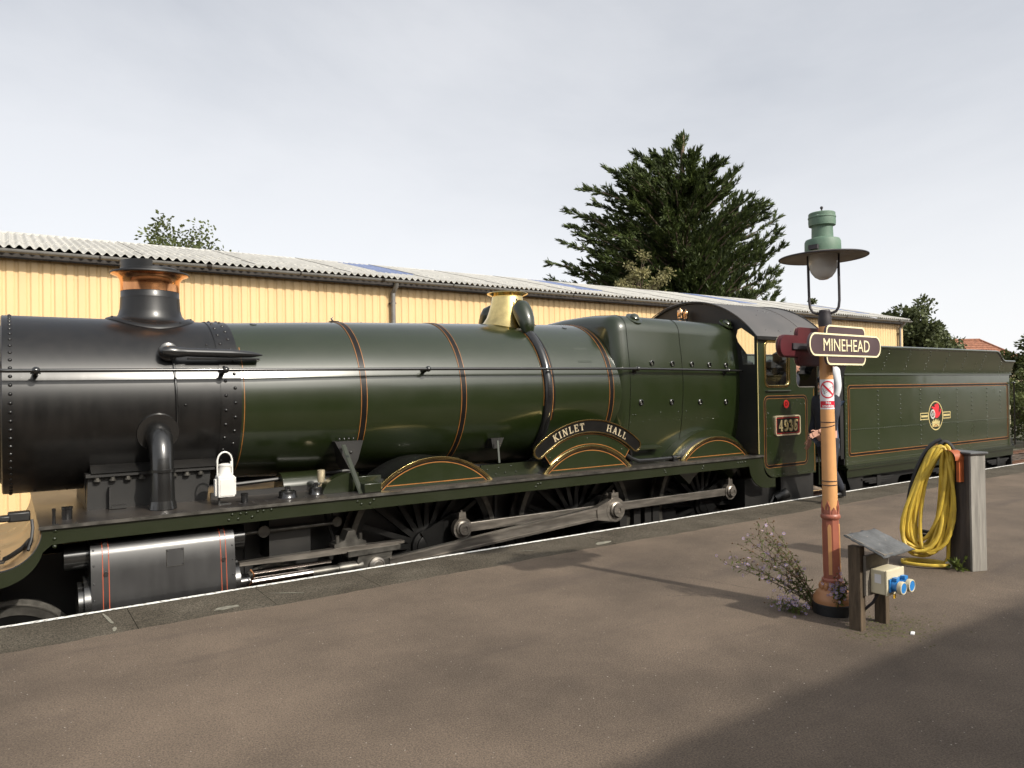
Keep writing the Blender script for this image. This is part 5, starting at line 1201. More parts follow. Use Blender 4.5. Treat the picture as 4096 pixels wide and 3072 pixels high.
OD('front_wing', MB().prism([(TX0-.12, 1.4), (TX0-.005, 1.4), (TX0-.005, 2.75), (TX0-.04, 2.70), (TX0-.12, 2.45)], -1.24, -1.22), DULL, smooth=False)
OD('tank_top', MB().box(TX0, TX1, -1.24, 1.24, TM+.002, TM+.02).box(15.9, 17.1, -.8, .8, TM+.02, TM+.2).cyl((16.6, 0, TM+.2), (16.6, 0, TM+.42), .3, n=24), TGREEN)
cm_ = MB(); rc = random.Random(9)
for k in range(420):
    x = rc.uniform(11.4, 15.6); y = rc.uniform(-1.1, 1.1); h = 2.80+.36*(1-(y/1.2)**2)*rc.random(); r = rc.uniform(.07, .15)
    cm_.sphere((x, y, h), r, 5, 3, (rc.uniform(.7, 1.2), rc.uniform(.7, 1.2), rc.uniform(.6, 1)))
COAL = mat('coal', (0.015, 0.015, 0.016), .45, var=.3)
OD('coal_load', cm_, COAL, smooth=False, kind='stuff', recalc=False)
OD('fire_iron_stand', MB().box(14.0, 15.2, -1.05, -.85, 3.12, 3.20), DULL, smooth=False)
def tline(x0, x1, z0, z1, y=-1.25, w=.055):
    OD('lining', MB().prism(rrect(x0, x1, z0, z1, .07, 8), y-.002, y+.003, holes=[rrect(x0+w, x1-w, z0+w, z1-w, .03, 8)]), ORANGE, tk, smooth=False)
    OD('black_border', MB().prism(rrect(x0+.009, x1-.009, z0+.009, z1-.009, .06, 8), y-.0038, y+.003, holes=[rrect(x0+w-.009, x1-w+.009, z0+w-.009, z1-w+.009, .04, 8)]), LBLACK, tk, smooth=False)
tline(11.37, 17.36, 1.425, 2.605)
rv = MB()
for i, xv_ in enumerate((12.28, 13.02, 13.72, 14.42, 15.12, 15.72, 16.38, 16.98)):
    full = i in (0, 2, 4, 6)
    z0 = 1.50 if full else 1.95
    z = 2.50 if full else 2.42
    while z > z0:
        if not (3 == i and z < 2.33): rv.hemi((xv_, -1.25, z), (0, -1, 0), .0165, 8, .9)
        z -= .082
for k in range(104): rv.hemi((11.45+k*.0575, -1.25, 1.865), (0, -1, 0), .0115, 6, .9)
for k in range(21): rv.hemi((11.315, -1.25, 1.30+k*.066), (0, -1, 0), .014, 6, .9)
for k in range(150): rv.hemi((11.33+k*.0405, -1.25, 1.335), (0, -1, 0), .008)
OD('tank_rivets', rv, TGREEN, tk, kind='stuff')
rv = MB()
for i, xv_ in enumerate((11.72, 12.42, 13.14, 13.86, 14.56, 15.26, 16.06, 16.90)):
    z = topz(xv_)-.05; j = 0
    while z > TM+.04:
        rv.hemi((xv_+(.03 if j % 2 else -.015), -flsec(z), z), (0, -1, -.3), .014, 6, .9); z -= .053; j += 1
for k in range(102): rv.hemi((11.35+k*.06, -flsec(TM+.035), TM+.035), (0, -1, -.2), .0085)
OD('flare_rivets', rv, TGREEN, kind='stuff')
OD('sole_plate', MB().box(TX0-.02, TX1+.10, -1.30, 1.30, 1.215, 1.248).box(TX0-.02, TX1+.10, -1.275, -1.255, 1.249, 1.29), VGREEN, smooth=False)
rv = MB()
for k in range(80): rv.hemi((11.36+k*.077, -1.275, 1.270), (0, -1, 0), .009)
OD('sole_rivets', rv, VGREEN, kind='stuff')
OD('sole_valance', MB().box(TX0, TX1+.05, -1.27, -1.25, 1.09, 1.214).box(TX0, TX1+.05, 1.25, 1.27, 1.09, 1.214), VGREEN, smooth=False)
frp = [(TX0+.02, 1.2), (TX1, 1.2), (TX1, .85), (17.0, .55)]
for ax in (16.86, 14.57, 12.28): frp += [(ax+.55, .50), (ax+.25, .42), (ax-.25, .42), (ax-.55, .50)]
frp += [(TX0+.02, .75)]
hol = [rrect(c-.38, c+.38, .62, .98, .16) for c in (15.72, 13.43)]
for s in (-1, 1):
    OD('side_frame', MB().prism(frp, s*1.12, s*1.15, holes=hol), DULL, smooth=False)
    for ax in (16.86, 14.57, 12.28):
        OD('leaf_spring', MB().box(ax-.5, ax+.5, s*1.16, s*1.24, 1.0, 1.03).box(ax-.42, ax+.42, s*1.16, s*1.24, .965, .995).box(ax-.3, ax+.3, s*1.16, s*1.24, .93, .96).box(ax-.06, ax+.06, s*1.155, s*1.25, .85, 1.06), DULL, smooth=False)
        OD('axle_box', MB().box(ax-.15, ax+.15, s*1.155, s*1.28, .45, .78), DULL, smooth=False, bevel=.02)
        OD('tender_wheel', MB().lathe([(.62, .07), (.63, -.07), (.655, -.09), (.55, -.09), (.12, -.04), (.12, .05), (.55, .05)], (ax, s*.80, .63), 40, 'Y'), RIMB)
OD('tender_steps', MB().prism([(TX0+.02, 1.2), (TX0+.6, 1.2), (TX0+.5, .8), (TX0+.25, .75)], -1.22, -1.2).box(TX0+.05, TX0+.5, -1.3, -1.2, .72, .75), DULL, smooth=False)
OD('rear_handrail', MB().tube([(17.50, -1.26, 2.60), (17.50, -1.31, 2.60), (17.50, -1.31, 1.30), (17.50, -1.26, 1.30)], .016, 8).sphere((17.50, -1.31, 2.6), .03, 8, 6), BLACK)
for z in (2.06, 1.85, 1.75): OD('lamp_iron', MB().box(TX1+.01, TX1+.05, -1.24, -1.19, z-.02, z+.07), CREAM, smooth=False)
OD('rear_buffer', MB().cyl((TX1+.05, -.86, 1.05), (TX1+.45, -.86, 1.05), .08, n=16).cyl((TX1+.45, -.86, 1.05), (TX1+.48, -.86, 1.05), .23, n=28).cyl((TX1+.05, .86, 1.05), (TX1+.45, .86, 1.05), .08, n=16).cyl((TX1+.45, .86, 1.05), (TX1+.48, .86, 1.05), .23, n=28).box(TX1, TX1+.06, -1.25, 1.25, .85, 1.2), DULL)
# crest: roundel with a red lion rising from a crown and holding a spoked wheel, panels either side
cx, cz, y_ = 14.27, 2.012, -1.250
crest = OD('crest', MB().lathe([(.262, 0), (.262, .0025), (0, .0025)], (cx, y_, cz), 48, 'Y'), VGREEN, tk)
def ringc(r0, r1, y0, y1, m, c=(cx, cz)):
    OD('crest_ring', MB().lathe([(r0, y0), (r1, y0), (r1, y1), (r0, y1), (r0, y0)], (c[0], y_, c[1]), 48, 'Y', caps=False), m, crest, smooth=False)
ringc(.252, .272, 0, .004, GOLD)
for s in (-1, 1):
    x0, x1 = sorted((cx+s*.268, cx+s*.57))
    OD('crest_panel', MB().prism(rrect(x0, x1, cz-.065, cz+.065, .012, 3), y_-.0035, y_+.002, holes=[rrect(x0+.016, x1-.016, cz-.049, cz+.049, .006, 3)]), GOLD, crest, smooth=False)
    OD('crest_bar', MB().box(x0+.03, x1-.03, y_-.003, y_+.002, cz-.018, cz+.018), GOLD, crest, smooth=False)
LION = mat('lion red', (.55, .02, .03), .45, var=.15)
lion = [(-.07,-.04),(-.02,-.03),(.03,-.05),(.09,-.03),(.14,.0),(.20,.06),(.19,.12),(.15,.13),(.16,.08),(.12,.05),(.11,.10),(.13,.16),(.10,.22),(.05,.235),(.02,.21),(-.02,.215),(-.05,.19),(-.02,.17),(-.06,.16),(-.13,.18),(-.16,.15),(-.11,.14),(-.08,.10),(-.10,.06),(-.06,.05),(-.02,.06),(-.03,.01)]
OD('crest_lion', MB().prism([(cx+a, cz+b) for a, b in lion], y_-.0045, y_-.002), LION, crest, smooth=False)
WHC = mat('crest wheel silver', (.45, .46, .42), .45, var=.1)
wc = (cx-.115, cz+.03)
OD('crest_wheel', MB().lathe([(.062, .0048), (.088, .0048), (.088, .0065), (.062, .0065), (.062, .0048)], (wc[0], y_, wc[1]), 32, 'Y', caps=False), WHC, crest, smooth=False)
ws = MB()
for k in range(8): a = 2*pi*k/8; ws.prism([(wc[0]+r*cos(a)+q*sin(a), wc[1]+r*sin(a)-q*cos(a)) for r, q in ((.0, -.004), (.064, -.004), (.064, .004), (.0, .004))], y_-.0055-.0001*k, y_-.002)
OD('crest_wheel_spokes', ws, WHC, crest, smooth=False)
crown = [(-.13,-.205),(.13,-.205),(.15,-.09),(.10,-.12),(.085,-.06),(.045,-.11),(0,-.055),(-.045,-.11),(-.085,-.06),(-.10,-.12),(-.15,-.09)]
OD('crest_crown', MB().prism([(cx+a, cz+b) for a, b in crown], y_-.0042, y_-.002), GOLD, crest, smooth=False)
OD('crest_crown_band', MB().ringplate((cx, cz-.26), .08, .10, -1.0, 1.0, y_-.0055, y_-.002, 14), ORANGE, crest, smooth=False)
# ================================================================== PLATFORM FURNITURE
BUFF = mat('buff column paint', (0.62, 0.318, 0.128), .45, var=.08, scale=5, bump=.06, bscale=25)
TERRA = mat('terracotta paint', (0.30, 0.098, 0.062), .45, var=.12, scale=6, bump=.08, bscale=30)
BITU = mat('black bitumen paint', (0.010, 0.010, 0.011), .6, var=.3, bump=.3, bscale=30)
LGRN = mat('weathered green lamp paint', (0.07, 0.135, 0.095), .6, var=.3, scale=5, col2=(.135, .20, .145), bump=.1)
LDRK = mat('dark lamp iron', (0.035, 0.030, 0.035), .6, var=.4, scale=12)
LENAM = mat('lamp dish underside', (0.26, 0.23, 0.19), .5, var=.25, scale=6)
GLOBE, n_, l_, b_ = NM('dusty lamp globe'); b_.inputs['Base Color'].default_value = (.92, .91, .87, 1); b_.inputs['Roughness'].default_value = .15; b_.inputs['Transmission Weight'].default_value = .35; b_.inputs['IOR'].default_value = 1.4
LP = Vector((5.03, -4.887, PZ))
lamp = E('lamp_post', LP, label='buff and terracotta lamp column with green shaded lantern on the platform', category='lamp post')
side = Vector((.53, -.85, 0)); view = Vector((.85, .53, 0))
lamp.rotation_euler = Matrix.Rotation(-.0105, 3, view).to_euler()
def OP(name, mb, m, parent=None, **kw): return O(name, mb, m, parent or lamp, **kw)
OP('footing', MB().lathe([(.138, 0), (.140, .075), (.136, .080), (0, .080)], (0, 0, 0), 32), BITU)
BASEP = mat('worn salmon base paint', (0.40, 0.19, 0.085), .5, var=.15, scale=7, bump=.1)
OP('base', MB().lathe([(.134, .078), (.137, .10), (.133, .125), (.120, .140), (.118, .152), (.104, .165), (.085, .18), (.076, .20), (.070, .232)], (0, 0, 0), 32), BASEP)
fl_ = MB()
for k in range(14):
    a = 2*pi*k/14; fl_.sphere((.079*cos(a), .079*sin(a), .198), .018, 8, 6, (1, 1, 1.6))
OP('fluting', fl_, BASEP)
OP('lower_collar', MB().lathe([(.066, .226), (.074, .236), (.074, .250), (.066, .260)], (0, 0, 0), 28), TERRA)
OP('octagon_shaft', MB().lathe([(.061, .25), (.060, .70)], (0, 0, 0), 8), TERRA, smooth=False)
for k in range(8):
    a = 2*pi*(k+.5)/8; c_, s_ = cos(a), sin(a); rr = .0605*cos(pi/8)
    if k % 2: continue
    pts = [(-.012, .29), (.012, .29), (.0125, .63)] + [(.0125*cos(t), .63+.03*sin(t)) for t in np.linspace(.2, pi-.2, 6)] + [(-.0125, .63)]
    mb = MB().prism(pts, -.004, .006); mb.v = [(c_*(rr-y)-s_*x, s_*(rr-y)+c_*x, z) for (x, y, z) in mb.v]
    OP('recessed_panel', mb, BUFF, smooth=False)
OP('upper_collar', MB().lathe([(.058, .69), (.066, .70), (.070, .712), (.066, .726), (.058, .735)], (0, 0, 0), 28), TERRA)
OP('shaft', MB().lathe([(.0535, .72), (.0525, .95), (.0480, 1.6), (.0445, 2.14)], (0, 0, 0), 28), BUFF)
for k in range(8):
    a = 2*pi*(k+.3)/8; c_, s_ = cos(a), sin(a)
    big = k % 2 == 0
    out_ = [(-.018, .735), (.018, .735), (.018, .79), (.006, .815), (0, .835), (-.006, .815), (-.018, .79)] if big else [(-.018, .735), (.018, .735), (.012, .765), (0, .785), (-.012, .765)]
    hl = [[(-.006, .745), (.006, .745), (.006, .79), (0, .80), (-.006, .79)]] if big else ()
    mb = MB().prism(out_, -.005, .004, holes=hl); mb.v = [(c_*(.0545-y)-s_*x, s_*(.0545-y)+c_*x, z) for (x, y, z) in mb.v]
    OP('lancet', mb, TERRA, smooth=False)
OP('leaf_ring', MB().lathe([(.0585, .73), (.058, .758), (.0545, .763)], (0, 0, 0), 28, caps=False), TERRA)
def pole_r(z): return float(np.interp(z, [.72, .95, 1.6, 2.14], [.0535, .0525, .0480, .0445]))
for (z, tilt) in ((1.411, .0), (1.382, .22), (.976, 0), (.947, .03)):
    r = pole_r(z)+.0012; OP('cable_tie', MB().tube([(r*cos(a), r*sin(a), z+tilt*r*cos(a+.5)) for a in np.linspace(0, 2*pi, 25)[:-1]], .0032, 5, closed=True), LDRK)
OP('top_socket', MB().lathe([(.045, 2.12), (.047, 2.14), (.047, 2.19), (.040, 2.225), (.042, 2.232), (.036, 2.245), (0, 2.245)], (0, 0, 0), 20), LDRK)
yk = []
for t in np.linspace(0, 1, 9): yk.append((.105-.075*(1-cos(t*pi/2))*0, 2.64-.34*t))
yl = [(.104, 2.66), (.104, 2.42), (.103, 2.31), (.097, 2.262), (.080, 2.232), (.058, 2.222), (.03, 2.218)]
for s in (-1, 1): OP('yoke', MB().tube([(side.x*a*s, side.y*a*s, z) for a, z in yl], .0098, 8), LDRK)
dish = OP('dish', MB().lathe([(.12, 2.668), (.20, 2.662), (.306, 2.640), (.310, 2.636), (.306, 2.632), (.20, 2.650), (.12, 2.655)], (0, 0, 0), 48), LENAM, ang=60)
OP('dish_rim', MB().tube([(.308*cos(a), .308*sin(a), 2.636) for a in np.linspace(0, 2*pi, 49)[:-1]], .006, 6, closed=True), LDRK, dish)
hd_ = OP('lantern_hood', MB().lathe([(.126, 2.664), (.127, 2.70), (.126, 2.752), (.118, 2.768), (.09, 2.775), (.077, 2.782), (.076, 2.79), (.074, 2.86), (.080, 2.868)], (0, 0, 0), 36), LGRN)
OP('lantern_cap', MB().lathe([(.080, 2.868), (.094, 2.872), (.096, 2.90), (.095, 2.925), (.098, 2.928), (.098, 2.936), (.094, 2.94), (.094, 2.962), (.088, 2.968), (.04, 2.972), (.02, 2.982), (.008, 2.985)], (0, 0, 0), 36), LGRN)
OP('finial', MB().cyl((0, 0, 2.98), (0, 0, 3.0), .006, n=8).sphere((0, 0, 3.008), .0115, 10, 8), LDRK)
lk = -view*.118-side*.06
OP('latch', MB().obox((lk.x, lk.y, 2.70), tuple(-view-side*.5), tuple(side-view*.5), (0, 0, 1), .016, .034, .016), LDRK)
OP('globe', MB().lathe([(.102, 2.66), (.103, 2.60), (.099, 2.565), (.086, 2.525), (.06, 2.49), (.03, 2.472), (0, 2.467)], (0, 0, 0), 32), GLOBE, ang=80)
OP('bulb', MB().lathe([(.02, 2.66), (.022, 2.62), (.038, 2.585), (.036, 2.555), (.018, 2.535), (0, 2.532)], (0, 0, 0), 18), WHITE, ang=80)

# ---- station name sign on the lamp column
SIGNF = mat('brown sign enamel', (0.082, 0.054, 0.058), .32, var=.12, scale=4, spec=.6)
SIGNB = mat('maroon sign back', (0.075, 0.014, 0.018), .4, var=.15)
sg = E('station_sign', (5.03, -4.885, 2.897), label='brown MINEHEAD station name sign with cream border on the lamp column', category='sign')
sg.rotation_euler.z = radians(3)
def OG(name, mb, m, parent=None, **kw): return O(name, mb, m, parent or sg, **kw)
ox = .025
for (yf, tag_) in ((-.125, 'front'), (.125, 'back')):
    f = -1 if tag_ == 'front' else 1
    bar = rrect(ox-.505, ox+.505, -.082, .082, .078, 8); blk = rrect(ox-.277, ox+.277, -.143, .143, .05, 6)
    face = OG('block_board', MB().prism(blk, yf, yf-f*.018), SIGNF if f < 0 else SIGNB, smooth=False)
    b2 = OG('name_board', MB().prism(bar, yf+f*.005, yf-f*.016), SIGNF if f < 0 else SIGNB, smooth=False)
    bo_ = .012
    OG('cream_border', MB().prism(blk, yf+f*.0016, yf+f*.0001, holes=[rrect(ox-.277+bo_, ox+.277-bo_, -.143+bo_, .143-bo_, .04, 6)]), CREAM, face, smooth=False)
    OG('cream_border', MB().prism(bar, yf+f*.0066, yf+f*.0049, holes=[rrect(ox-.505+bo_, ox+.505-bo_, -.082+bo_, .082-bo_, .067, 8)]), CREAM, b2, smooth=False)
    tm = text_mesh('MINEHEAD', .117, .001, sx=1.0, bold=0.0)
    w_ = max(v.co.x for v in tm.vertices)-min(v.co.x for v in tm.vertices); tm.transform(Matrix.Diagonal((.655/w_, 1, 1, 1)))
    cxm = (max(v.co.x for v in tm.vertices)+min(v.co.x for v in tm.vertices))/2; czm = (max(v.co.y for v in tm.vertices)+min(v.co.y for v in tm.vertices))/2
    hm = max(v.co.y for v in tm.vertices)-min(v.co.y for v in tm.vertices)
    tm.transform(Matrix.Diagonal((1, .088/hm, 1, 1))@Matrix.Translation((-cxm, -czm, 0)))
    mt_ = Matrix.Translation((ox, yf+f*.0075, 0))@(XZ if f < 0 else Matrix.Rotation(pi, 4, 'Z')@XZ)
    tm.transform(mt_); OG('lettering', tm, CREAM, b2)
    if f > 0:       # timber backing seen from behind
        OG('backing', MB().prism(rrect(ox-.500, ox+.500, -.079, .079, .075, 8), yf-.017, yf-.030), SIGNB, b2, smooth=False)
        OG('backing', MB().prism(rrect(ox-.272, ox+.272, -.138, .138, .046, 6), yf-.0185, yf-.028), SIGNB, face, smooth=False)
OG('clamp_bar', MB().box(-.33, .33, .082, .094, -.022, .022).box(-.33, .33, -.106, -.094, -.022, .022), LDRK, smooth=False)
OG('clamp', MB().lathe([(.050, -.03), (.056, -.03), (.056, .03), (.050, .03), (.050, -.03)], (0, 0, 0), 24, caps=False).box(-.05, -.03, -.1, .09, -.025, .025).box(.03, .05, -.1, .09, -.025, .025), LDRK)

# ---- no-smoking notice wrapped round the column
PAPER = mat('white notice', (.72, .72, .73), .4, var=.03)
NRED = mat('notice red', (.60, .012, .035), .4, var=.05)
NINK = mat('notice grey ink', (.06, .07, .08), .5, var=.1)
nz0 = 2.432-PZ; nz1 = 2.652-PZ
ns_ = E('no_smoking_sign', LP, label='white and red no smoking notice wrapped round the lamp column', category='notice'); ns_.rotation_euler = lamp.rotation_euler
cdir = Matrix.Rotation(radians(10), 3, 'Z')@Vector((-.849, -.528, 0)); sdir = Vector((.528, -.849, 0)); sdir = (sdir-cdir*sdir.dot(cdir)).normalized()
def wrap(mb_or_me, off):
    vs_ = mb_or_me.v
    o = []
    for (u, k, v) in vs_:
        r = pole_r(v)+off-k; a = u/pole_r(1.6); p = cdir*(r*cos(a))+sdir*(r*sin(a)); o.append((p.x, p.y, v))
    mb_or_me.v = o; return mb_or_me
def grid(u0, u1, v0, v1, n=24):
    mb = MB(); vs = []; fs = []
    for i in range(n+1):
        u = u0+(u1-u0)*i/n; vs += [(u, 0, v0), (u, 0, v1)]
    for i in range(n): fs.append((2*i, 2*i+2, 2*i+3, 2*i+1))
    return mb.raw(vs, fs)
def ONS(name, mb, off, m): return O(name, wrap(mb, off), m, ns_, recalc=False)
ONS('paper', grid(-.074, .074, nz0, nz1), .0010, PAPER)
ONS('red_panel', grid(-.064, .064, nz0+.012, nz0+.060), .0016, NRED)
mz = nz0+.145; ring = MB(); vs = []; fs = []
for i in range(49):
    a = 2*pi*i/48; vs += [(.058*cos(a), 0, mz+.064*sin(a)), (.049*cos(a), 0, mz+.055*sin(a))]
for i in range(48): fs.append((2*i, 2*i+2, 2*i+3, 2*i+1))
ONS('prohibition_ring', ring.raw(vs, fs), .0022, NRED)
sl_ = MB(); vs = []; fs = []
for i in range(13):
    t = -1+2*i/12; vs += [(.036*t-.004, 0, mz-.040*t-.005), (.036*t+.004, 0, mz-.040*t+.005)]
for i in range(12): fs.append((2*i, 2*i+2, 2*i+3, 2*i+1))
ONS('prohibition_bar', sl_.raw(vs, fs), .0026, NRED)
cg = MB(); vs = []; fs = []
for (o1, o2) in ((.009, .0065), (-.0065, -.009)):
    b0 = len(vs)
    for i in range(9):
        t = -1+2*i/8; vs += [(.031*t+.004, 0, mz+.020*t-.004+o1), (.031*t+.004, 0, mz+.020*t-.004+o2)]
    for i in range(8): fs.append((b0+2*i, b0+2*i+2, b0+2*i+3, b0+2*i+1))
b0 = len(vs)
for (u0, w0, u1, w1) in ((.033, .009, .036, .024), (-.029, -.033, -.026, -.015), (-.036, -.016, -.030, .004), (-.042, .0, -.036, .012)):
    b0 = len(vs); vs += [(u0, 0, mz+w0), (u0+.003, 0, mz+w0), (u1+.003, 0, mz+w1), (u1, 0, mz+w1)]; fs.append((b0, b0+1, b0+2, b0+3))
ONS('cigarette', cg.raw(vs, fs), .0020, NINK)
for (tx, zz, sz) in (('No', nz0+.047, .026), ('smoking', nz0+.025, .026)):
    tm = text_mesh(tx, sz, 0, bold=.0007); mb = MB(); mb.v = [(v.co.x*1.0, 0, v.co.y+zz) for v in tm.vertices]; mb.f = [tuple(p.vertices) for p in tm.polygons]; mb.mi = [0]*len(mb.f)
    ONS('wording', mb, .0022, PAPER)

# ---- asters growing at the foot of the column
STEM = mat('aster stem', (.09, .055, .03), .7, var=.3); ALEAF = leafmat('aster leaf', (.11, .15, .035), .3, .4)
PETAL = leafmat('lilac petal', (.46, .38, .66), .3, .2); SEED = mat('brown seed head', (.13, .075, .035), .8, var=.4); YEYE = mat('aster eye', (.55, .38, .05), .7, var=.2)
def aster(base, stems, label, seed, dens=1.0):
    rg = np.random.default_rng(seed); root = E('aster_plant', base, label=label, category='plant', group='asters round the lamp column')
    st_ = MB(); sd = MB(); ey = MB(); Lp, Ld, Lu, Ll, Lw = [], [], [], [], []; Pp, Pd, Pu, Pl, Pw = [], [], [], [], []
    sv = np.array(side); vv = np.array(view)
    for (a, h, d, fl) in stems:
        p0 = sv*rg.normal()*.02+vv*rg.normal()*.02; tip = sv*a+vv*d+np.array([0, 0, h])
        cv = np.array([0, 0, h*.55])*.9+sv*a*.18
        path = [(1-t)**2*p0+2*t*(1-t)*cv+t*t*tip for t in np.linspace(0, 1, 12)]
        st_.tube([tuple(q) for q in path], [.0042*(1-k/13)+.0009 for k in range(12)], 4, caps=False)
        for k in range(2, 11):
            for _ in range(int(5*dens)):
                q = path[k]+(path[k+1]-path[k])*rg.random(); dr = rg.normal(size=3)*.7+np.array([0, 0, -.1]); dr /= np.linalg.norm(dr)
                Lp.append(q); Ld.append(dr); Lu.append(nrm(np.cross(dr, rg.normal(size=3)))); Ll.append(rg.uniform(.025, .06)); Lw.append(rg.uniform(.007, .013))
        for k in range(5, 12):
            for _ in range(int(3*dens)):
                q = path[k]; e = q+rg.normal(size=3)*.035+np.array([0, 0, .022])-sv*.01
                st_.tube([tuple(q), tuple((q+e)/2+rg.normal(size=3)*.006), tuple(e)], [.0015, .0011, .0008], 3, caps=False)
                for _ in range(3):
                    dr = rg.normal(size=3); dr /= np.linalg.norm(dr); Lp.append((q+e)/2); Ld.append(dr); Lu.append(nrm(np.cross(dr, rg.normal(size=3)))); Ll.append(.015); Lw.append(.004)
                if rg.random() < fl:
                    nv = nrm(-vv*.8+rg.normal(size=3)*.6+np.array([0, 0, .5])); u1 = nrm(np.cross(nv, rg.normal(size=3))); u2 = np.cross(nv, u1); R_ = rg.uniform(.009, .0135)
                    for j in range(11):
                        an = 2*pi*j/11; dr = u1*cos(an)+u2*sin(an); Pp.append(e+dr*.003); Pd.append(nrm(dr+nv*.25)); Pu.append(np.cross(nv, dr)); Pl.append(R_); Pw.append(.0042)
                    ey.hemi(tuple(e), tuple(nv), .0042, 6)
                else: sd.sphere(tuple(e), rg.uniform(.004, .0075), 6, 4)
    O('stems', st_, STEM, root, kind='stuff', recalc=False)
    O('leaves', leafmesh('leaves', Lp, Ld, Lu, Ll, Lw, ALEAF), ALEAF, root, kind='stuff')
    if Pp: O('petals', leafmesh('petals', Pp, Pd, Pu, Pl, Pw, PETAL), PETAL, root, kind='stuff'); O('flower_eyes', ey, YEYE, root, kind='stuff')
    if sd.v: O('seed_heads', sd, SEED, root, kind='stuff')
rg = np.random.default_rng(3)
big = [(-.40, .60, 0, .15), (-.46, .52, .05, .3), (-.34, .63, .03, .05), (-.52, .44, 0, .4), (-.60, .34, -.03, .5), (-.66, .29, .03, .55), (-.30, .46, -.05, .25), (-.50, .48, .08, .25), (-.42, .38, -.06, .35), (-.40, .55, -.04, .3), (-.56, .30, .05, .4), (-.14, .2, 0, .1)]
b0_ = LP-side*.115+view*.02
aster((b0_.x, b0_.y, PZ), big, 'tall lilac asters leaning left from the foot of the lamp column', 41, 1.15)
b1_ = LP-side*.25-view*.10
aster((b1_.x, b1_.y, PZ), [(-.12, .06, -.02, .8), (-.05, .08, -.05, .9), (.04, .05, -.08, .9), (-.18, .05, .03, .7), (.08, .06, -.02, .5), (-.02, .09, .03, .9)], 'small low lilac asters on the tarmac left of the lamp column', 42, .7)
b2_ = LP+side*.03-view*.115
aster((b2_.x, b2_.y, PZ+.08), [(.02, .16, -.01, .7), (.06, .19, 0, .5), (-.02, .15, -.02, .8), (.08, .14, .01, .4), (.04, .11, -.03, .6)], 'small asters clinging to the collar of the lamp base', 43, .8)

# ---- wooden stand with the power sockets
OAK = mat('weathered dark timber', (0.095, 0.068, 0.042), .85, var=.4, scale=5, stretch=(6, 6, .8), bump=.5, bscale=20)
PLY = mat('grey weathered board', (0.16, 0.14, 0.115), .85, var=.3, scale=6, bump=.3)
FELT = mat('slate grey roofing felt', (0.085, 0.088, 0.090), .8, var=.35, scale=9, bump=.6, bscale=40)
SOCK = mat('ivory socket box plastic', (0.60, 0.54, 0.38), .4, var=.05)
BLUE = mat('blue socket plastic', (0.03, 0.20, 0.52), .35, var=.08)
KO = Vector((4.95, -5.22, PZ))
kk = E('socket_stand', KO, label='low timber stand with felt roof and blue power sockets beside the lamp column', category='socket stand')
def OK_(name, mb, m, parent=None, **kw): return O(name, rel(mb, KO), m, parent or kk, **kw)
OK_('post', MB().box(4.785, 4.845, -5.245, -5.155, PZ-.02, 1.50), OAK, bevel=.006, smooth=False)
OK_('post', MB().box(5.075, 5.125, -5.260, -5.175, PZ-.02, 1.44), OAK, bevel=.006, smooth=False)
OK_('back_board', MB().box(4.815, 5.11, -5.268, -5.248, 1.165, 1.44), PLY, smooth=False, bevel=.003)
OK_('roof_board', MB().raw([(4.745, -5.165, 1.565), (5.115, -5.165, 1.555), (5.125, -5.42, 1.462), (4.755, -5.43, 1.470), (4.745, -5.165, 1.58), (5.115, -5.165, 1.57), (5.125, -5.42, 1.477), (4.755, -5.43, 1.485)], [(0,1,2,3),(4,7,6,5),(0,4,5,1),(1,5,6,2),(2,6,7,3),(3,7,4,0)]), PLY, smooth=False)
rf2 = MB(); nn = 12; vs = []; fs = []; rr2 = random.Random(4)
for i in range(nn+1):
    for j in range(nn+1):
        u = i/nn; v = j/nn; x = 4.735+.40*u; y = -5.155-.285*v; z = 1.588-.105*v+rr2.uniform(-.003, .003)
        if i in (0, nn) or j in (0, nn): z -= .008+rr2.random()*.008; x += rr2.uniform(-.006, .006); y += rr2.uniform(-.006, .006)
        vs.append((x, y, z))
for i in range(nn):
    for j in range(nn): fs.append((i*(nn+1)+j, (i+1)*(nn+1)+j, (i+1)*(nn+1)+j+1, i*(nn+1)+j+1))
fe = OK_('felt_cover', rf2.raw(vs, fs), FELT)
fe.modifiers.new('solid', 'SOLIDIFY').thickness = .006
rv = MB()
for k in range(9):
    vv_ = rr2.random(); rv.hemi((4.75+.36*rr2.random(), -5.155-.28*vv_, 1.588-.105*vv_), (0, 0, 1), .0045)
OK_('felt_nails', rv, STEEL, fe, kind='stuff')
bx = OK_('socket_box', MB().box(4.865, 5.085, -5.372, -5.269, 1.185, 1.350), SOCK, bevel=.008, smooth=False)
OK_('box_lid', MB().box(4.861, 5.089, -5.386, -5.373, 1.181, 1.354), SOCK, bx, bevel=.006, smooth=False)
OK_('rating_label', MB().box(4.8635, 4.8648, -5.345, -5.30, 1.26, 1.32), PAPER, bx, smooth=False)
OK_('blue_mount', MB().box(4.880, 5.070, -5.398, -5.3865, 1.205, 1.295), BLUE, bx, bevel=.004, smooth=False)
for xs_ in (4.922, 5.030):
    so_ = OK_('socket', MB().tube([(xs_, -5.398, 1.255), (xs_, -5.425, 1.250), (xs_, -5.440, 1.245)], [.036, .034, .040], 20).box(xs_-.02, xs_+.02, -5.43, -5.398, 1.285, 1.305), BLUE, bx)
    OK_('socket_ring', MB().lathe([(.028, .0), (.042, .0), (.044, .014), (.042, .028), (.036, .030), (.034, .026), (.028, .026)], (xs_, -5.440, 1.245), 24, 'Y', caps=False), SOCK, bx)
    OK_('socket_flap', MB().lathe([(.034, .020), (.034, .027), (0, .029)], (xs_, -5.440, 1.245), 24, 'Y'), BLUE, bx)
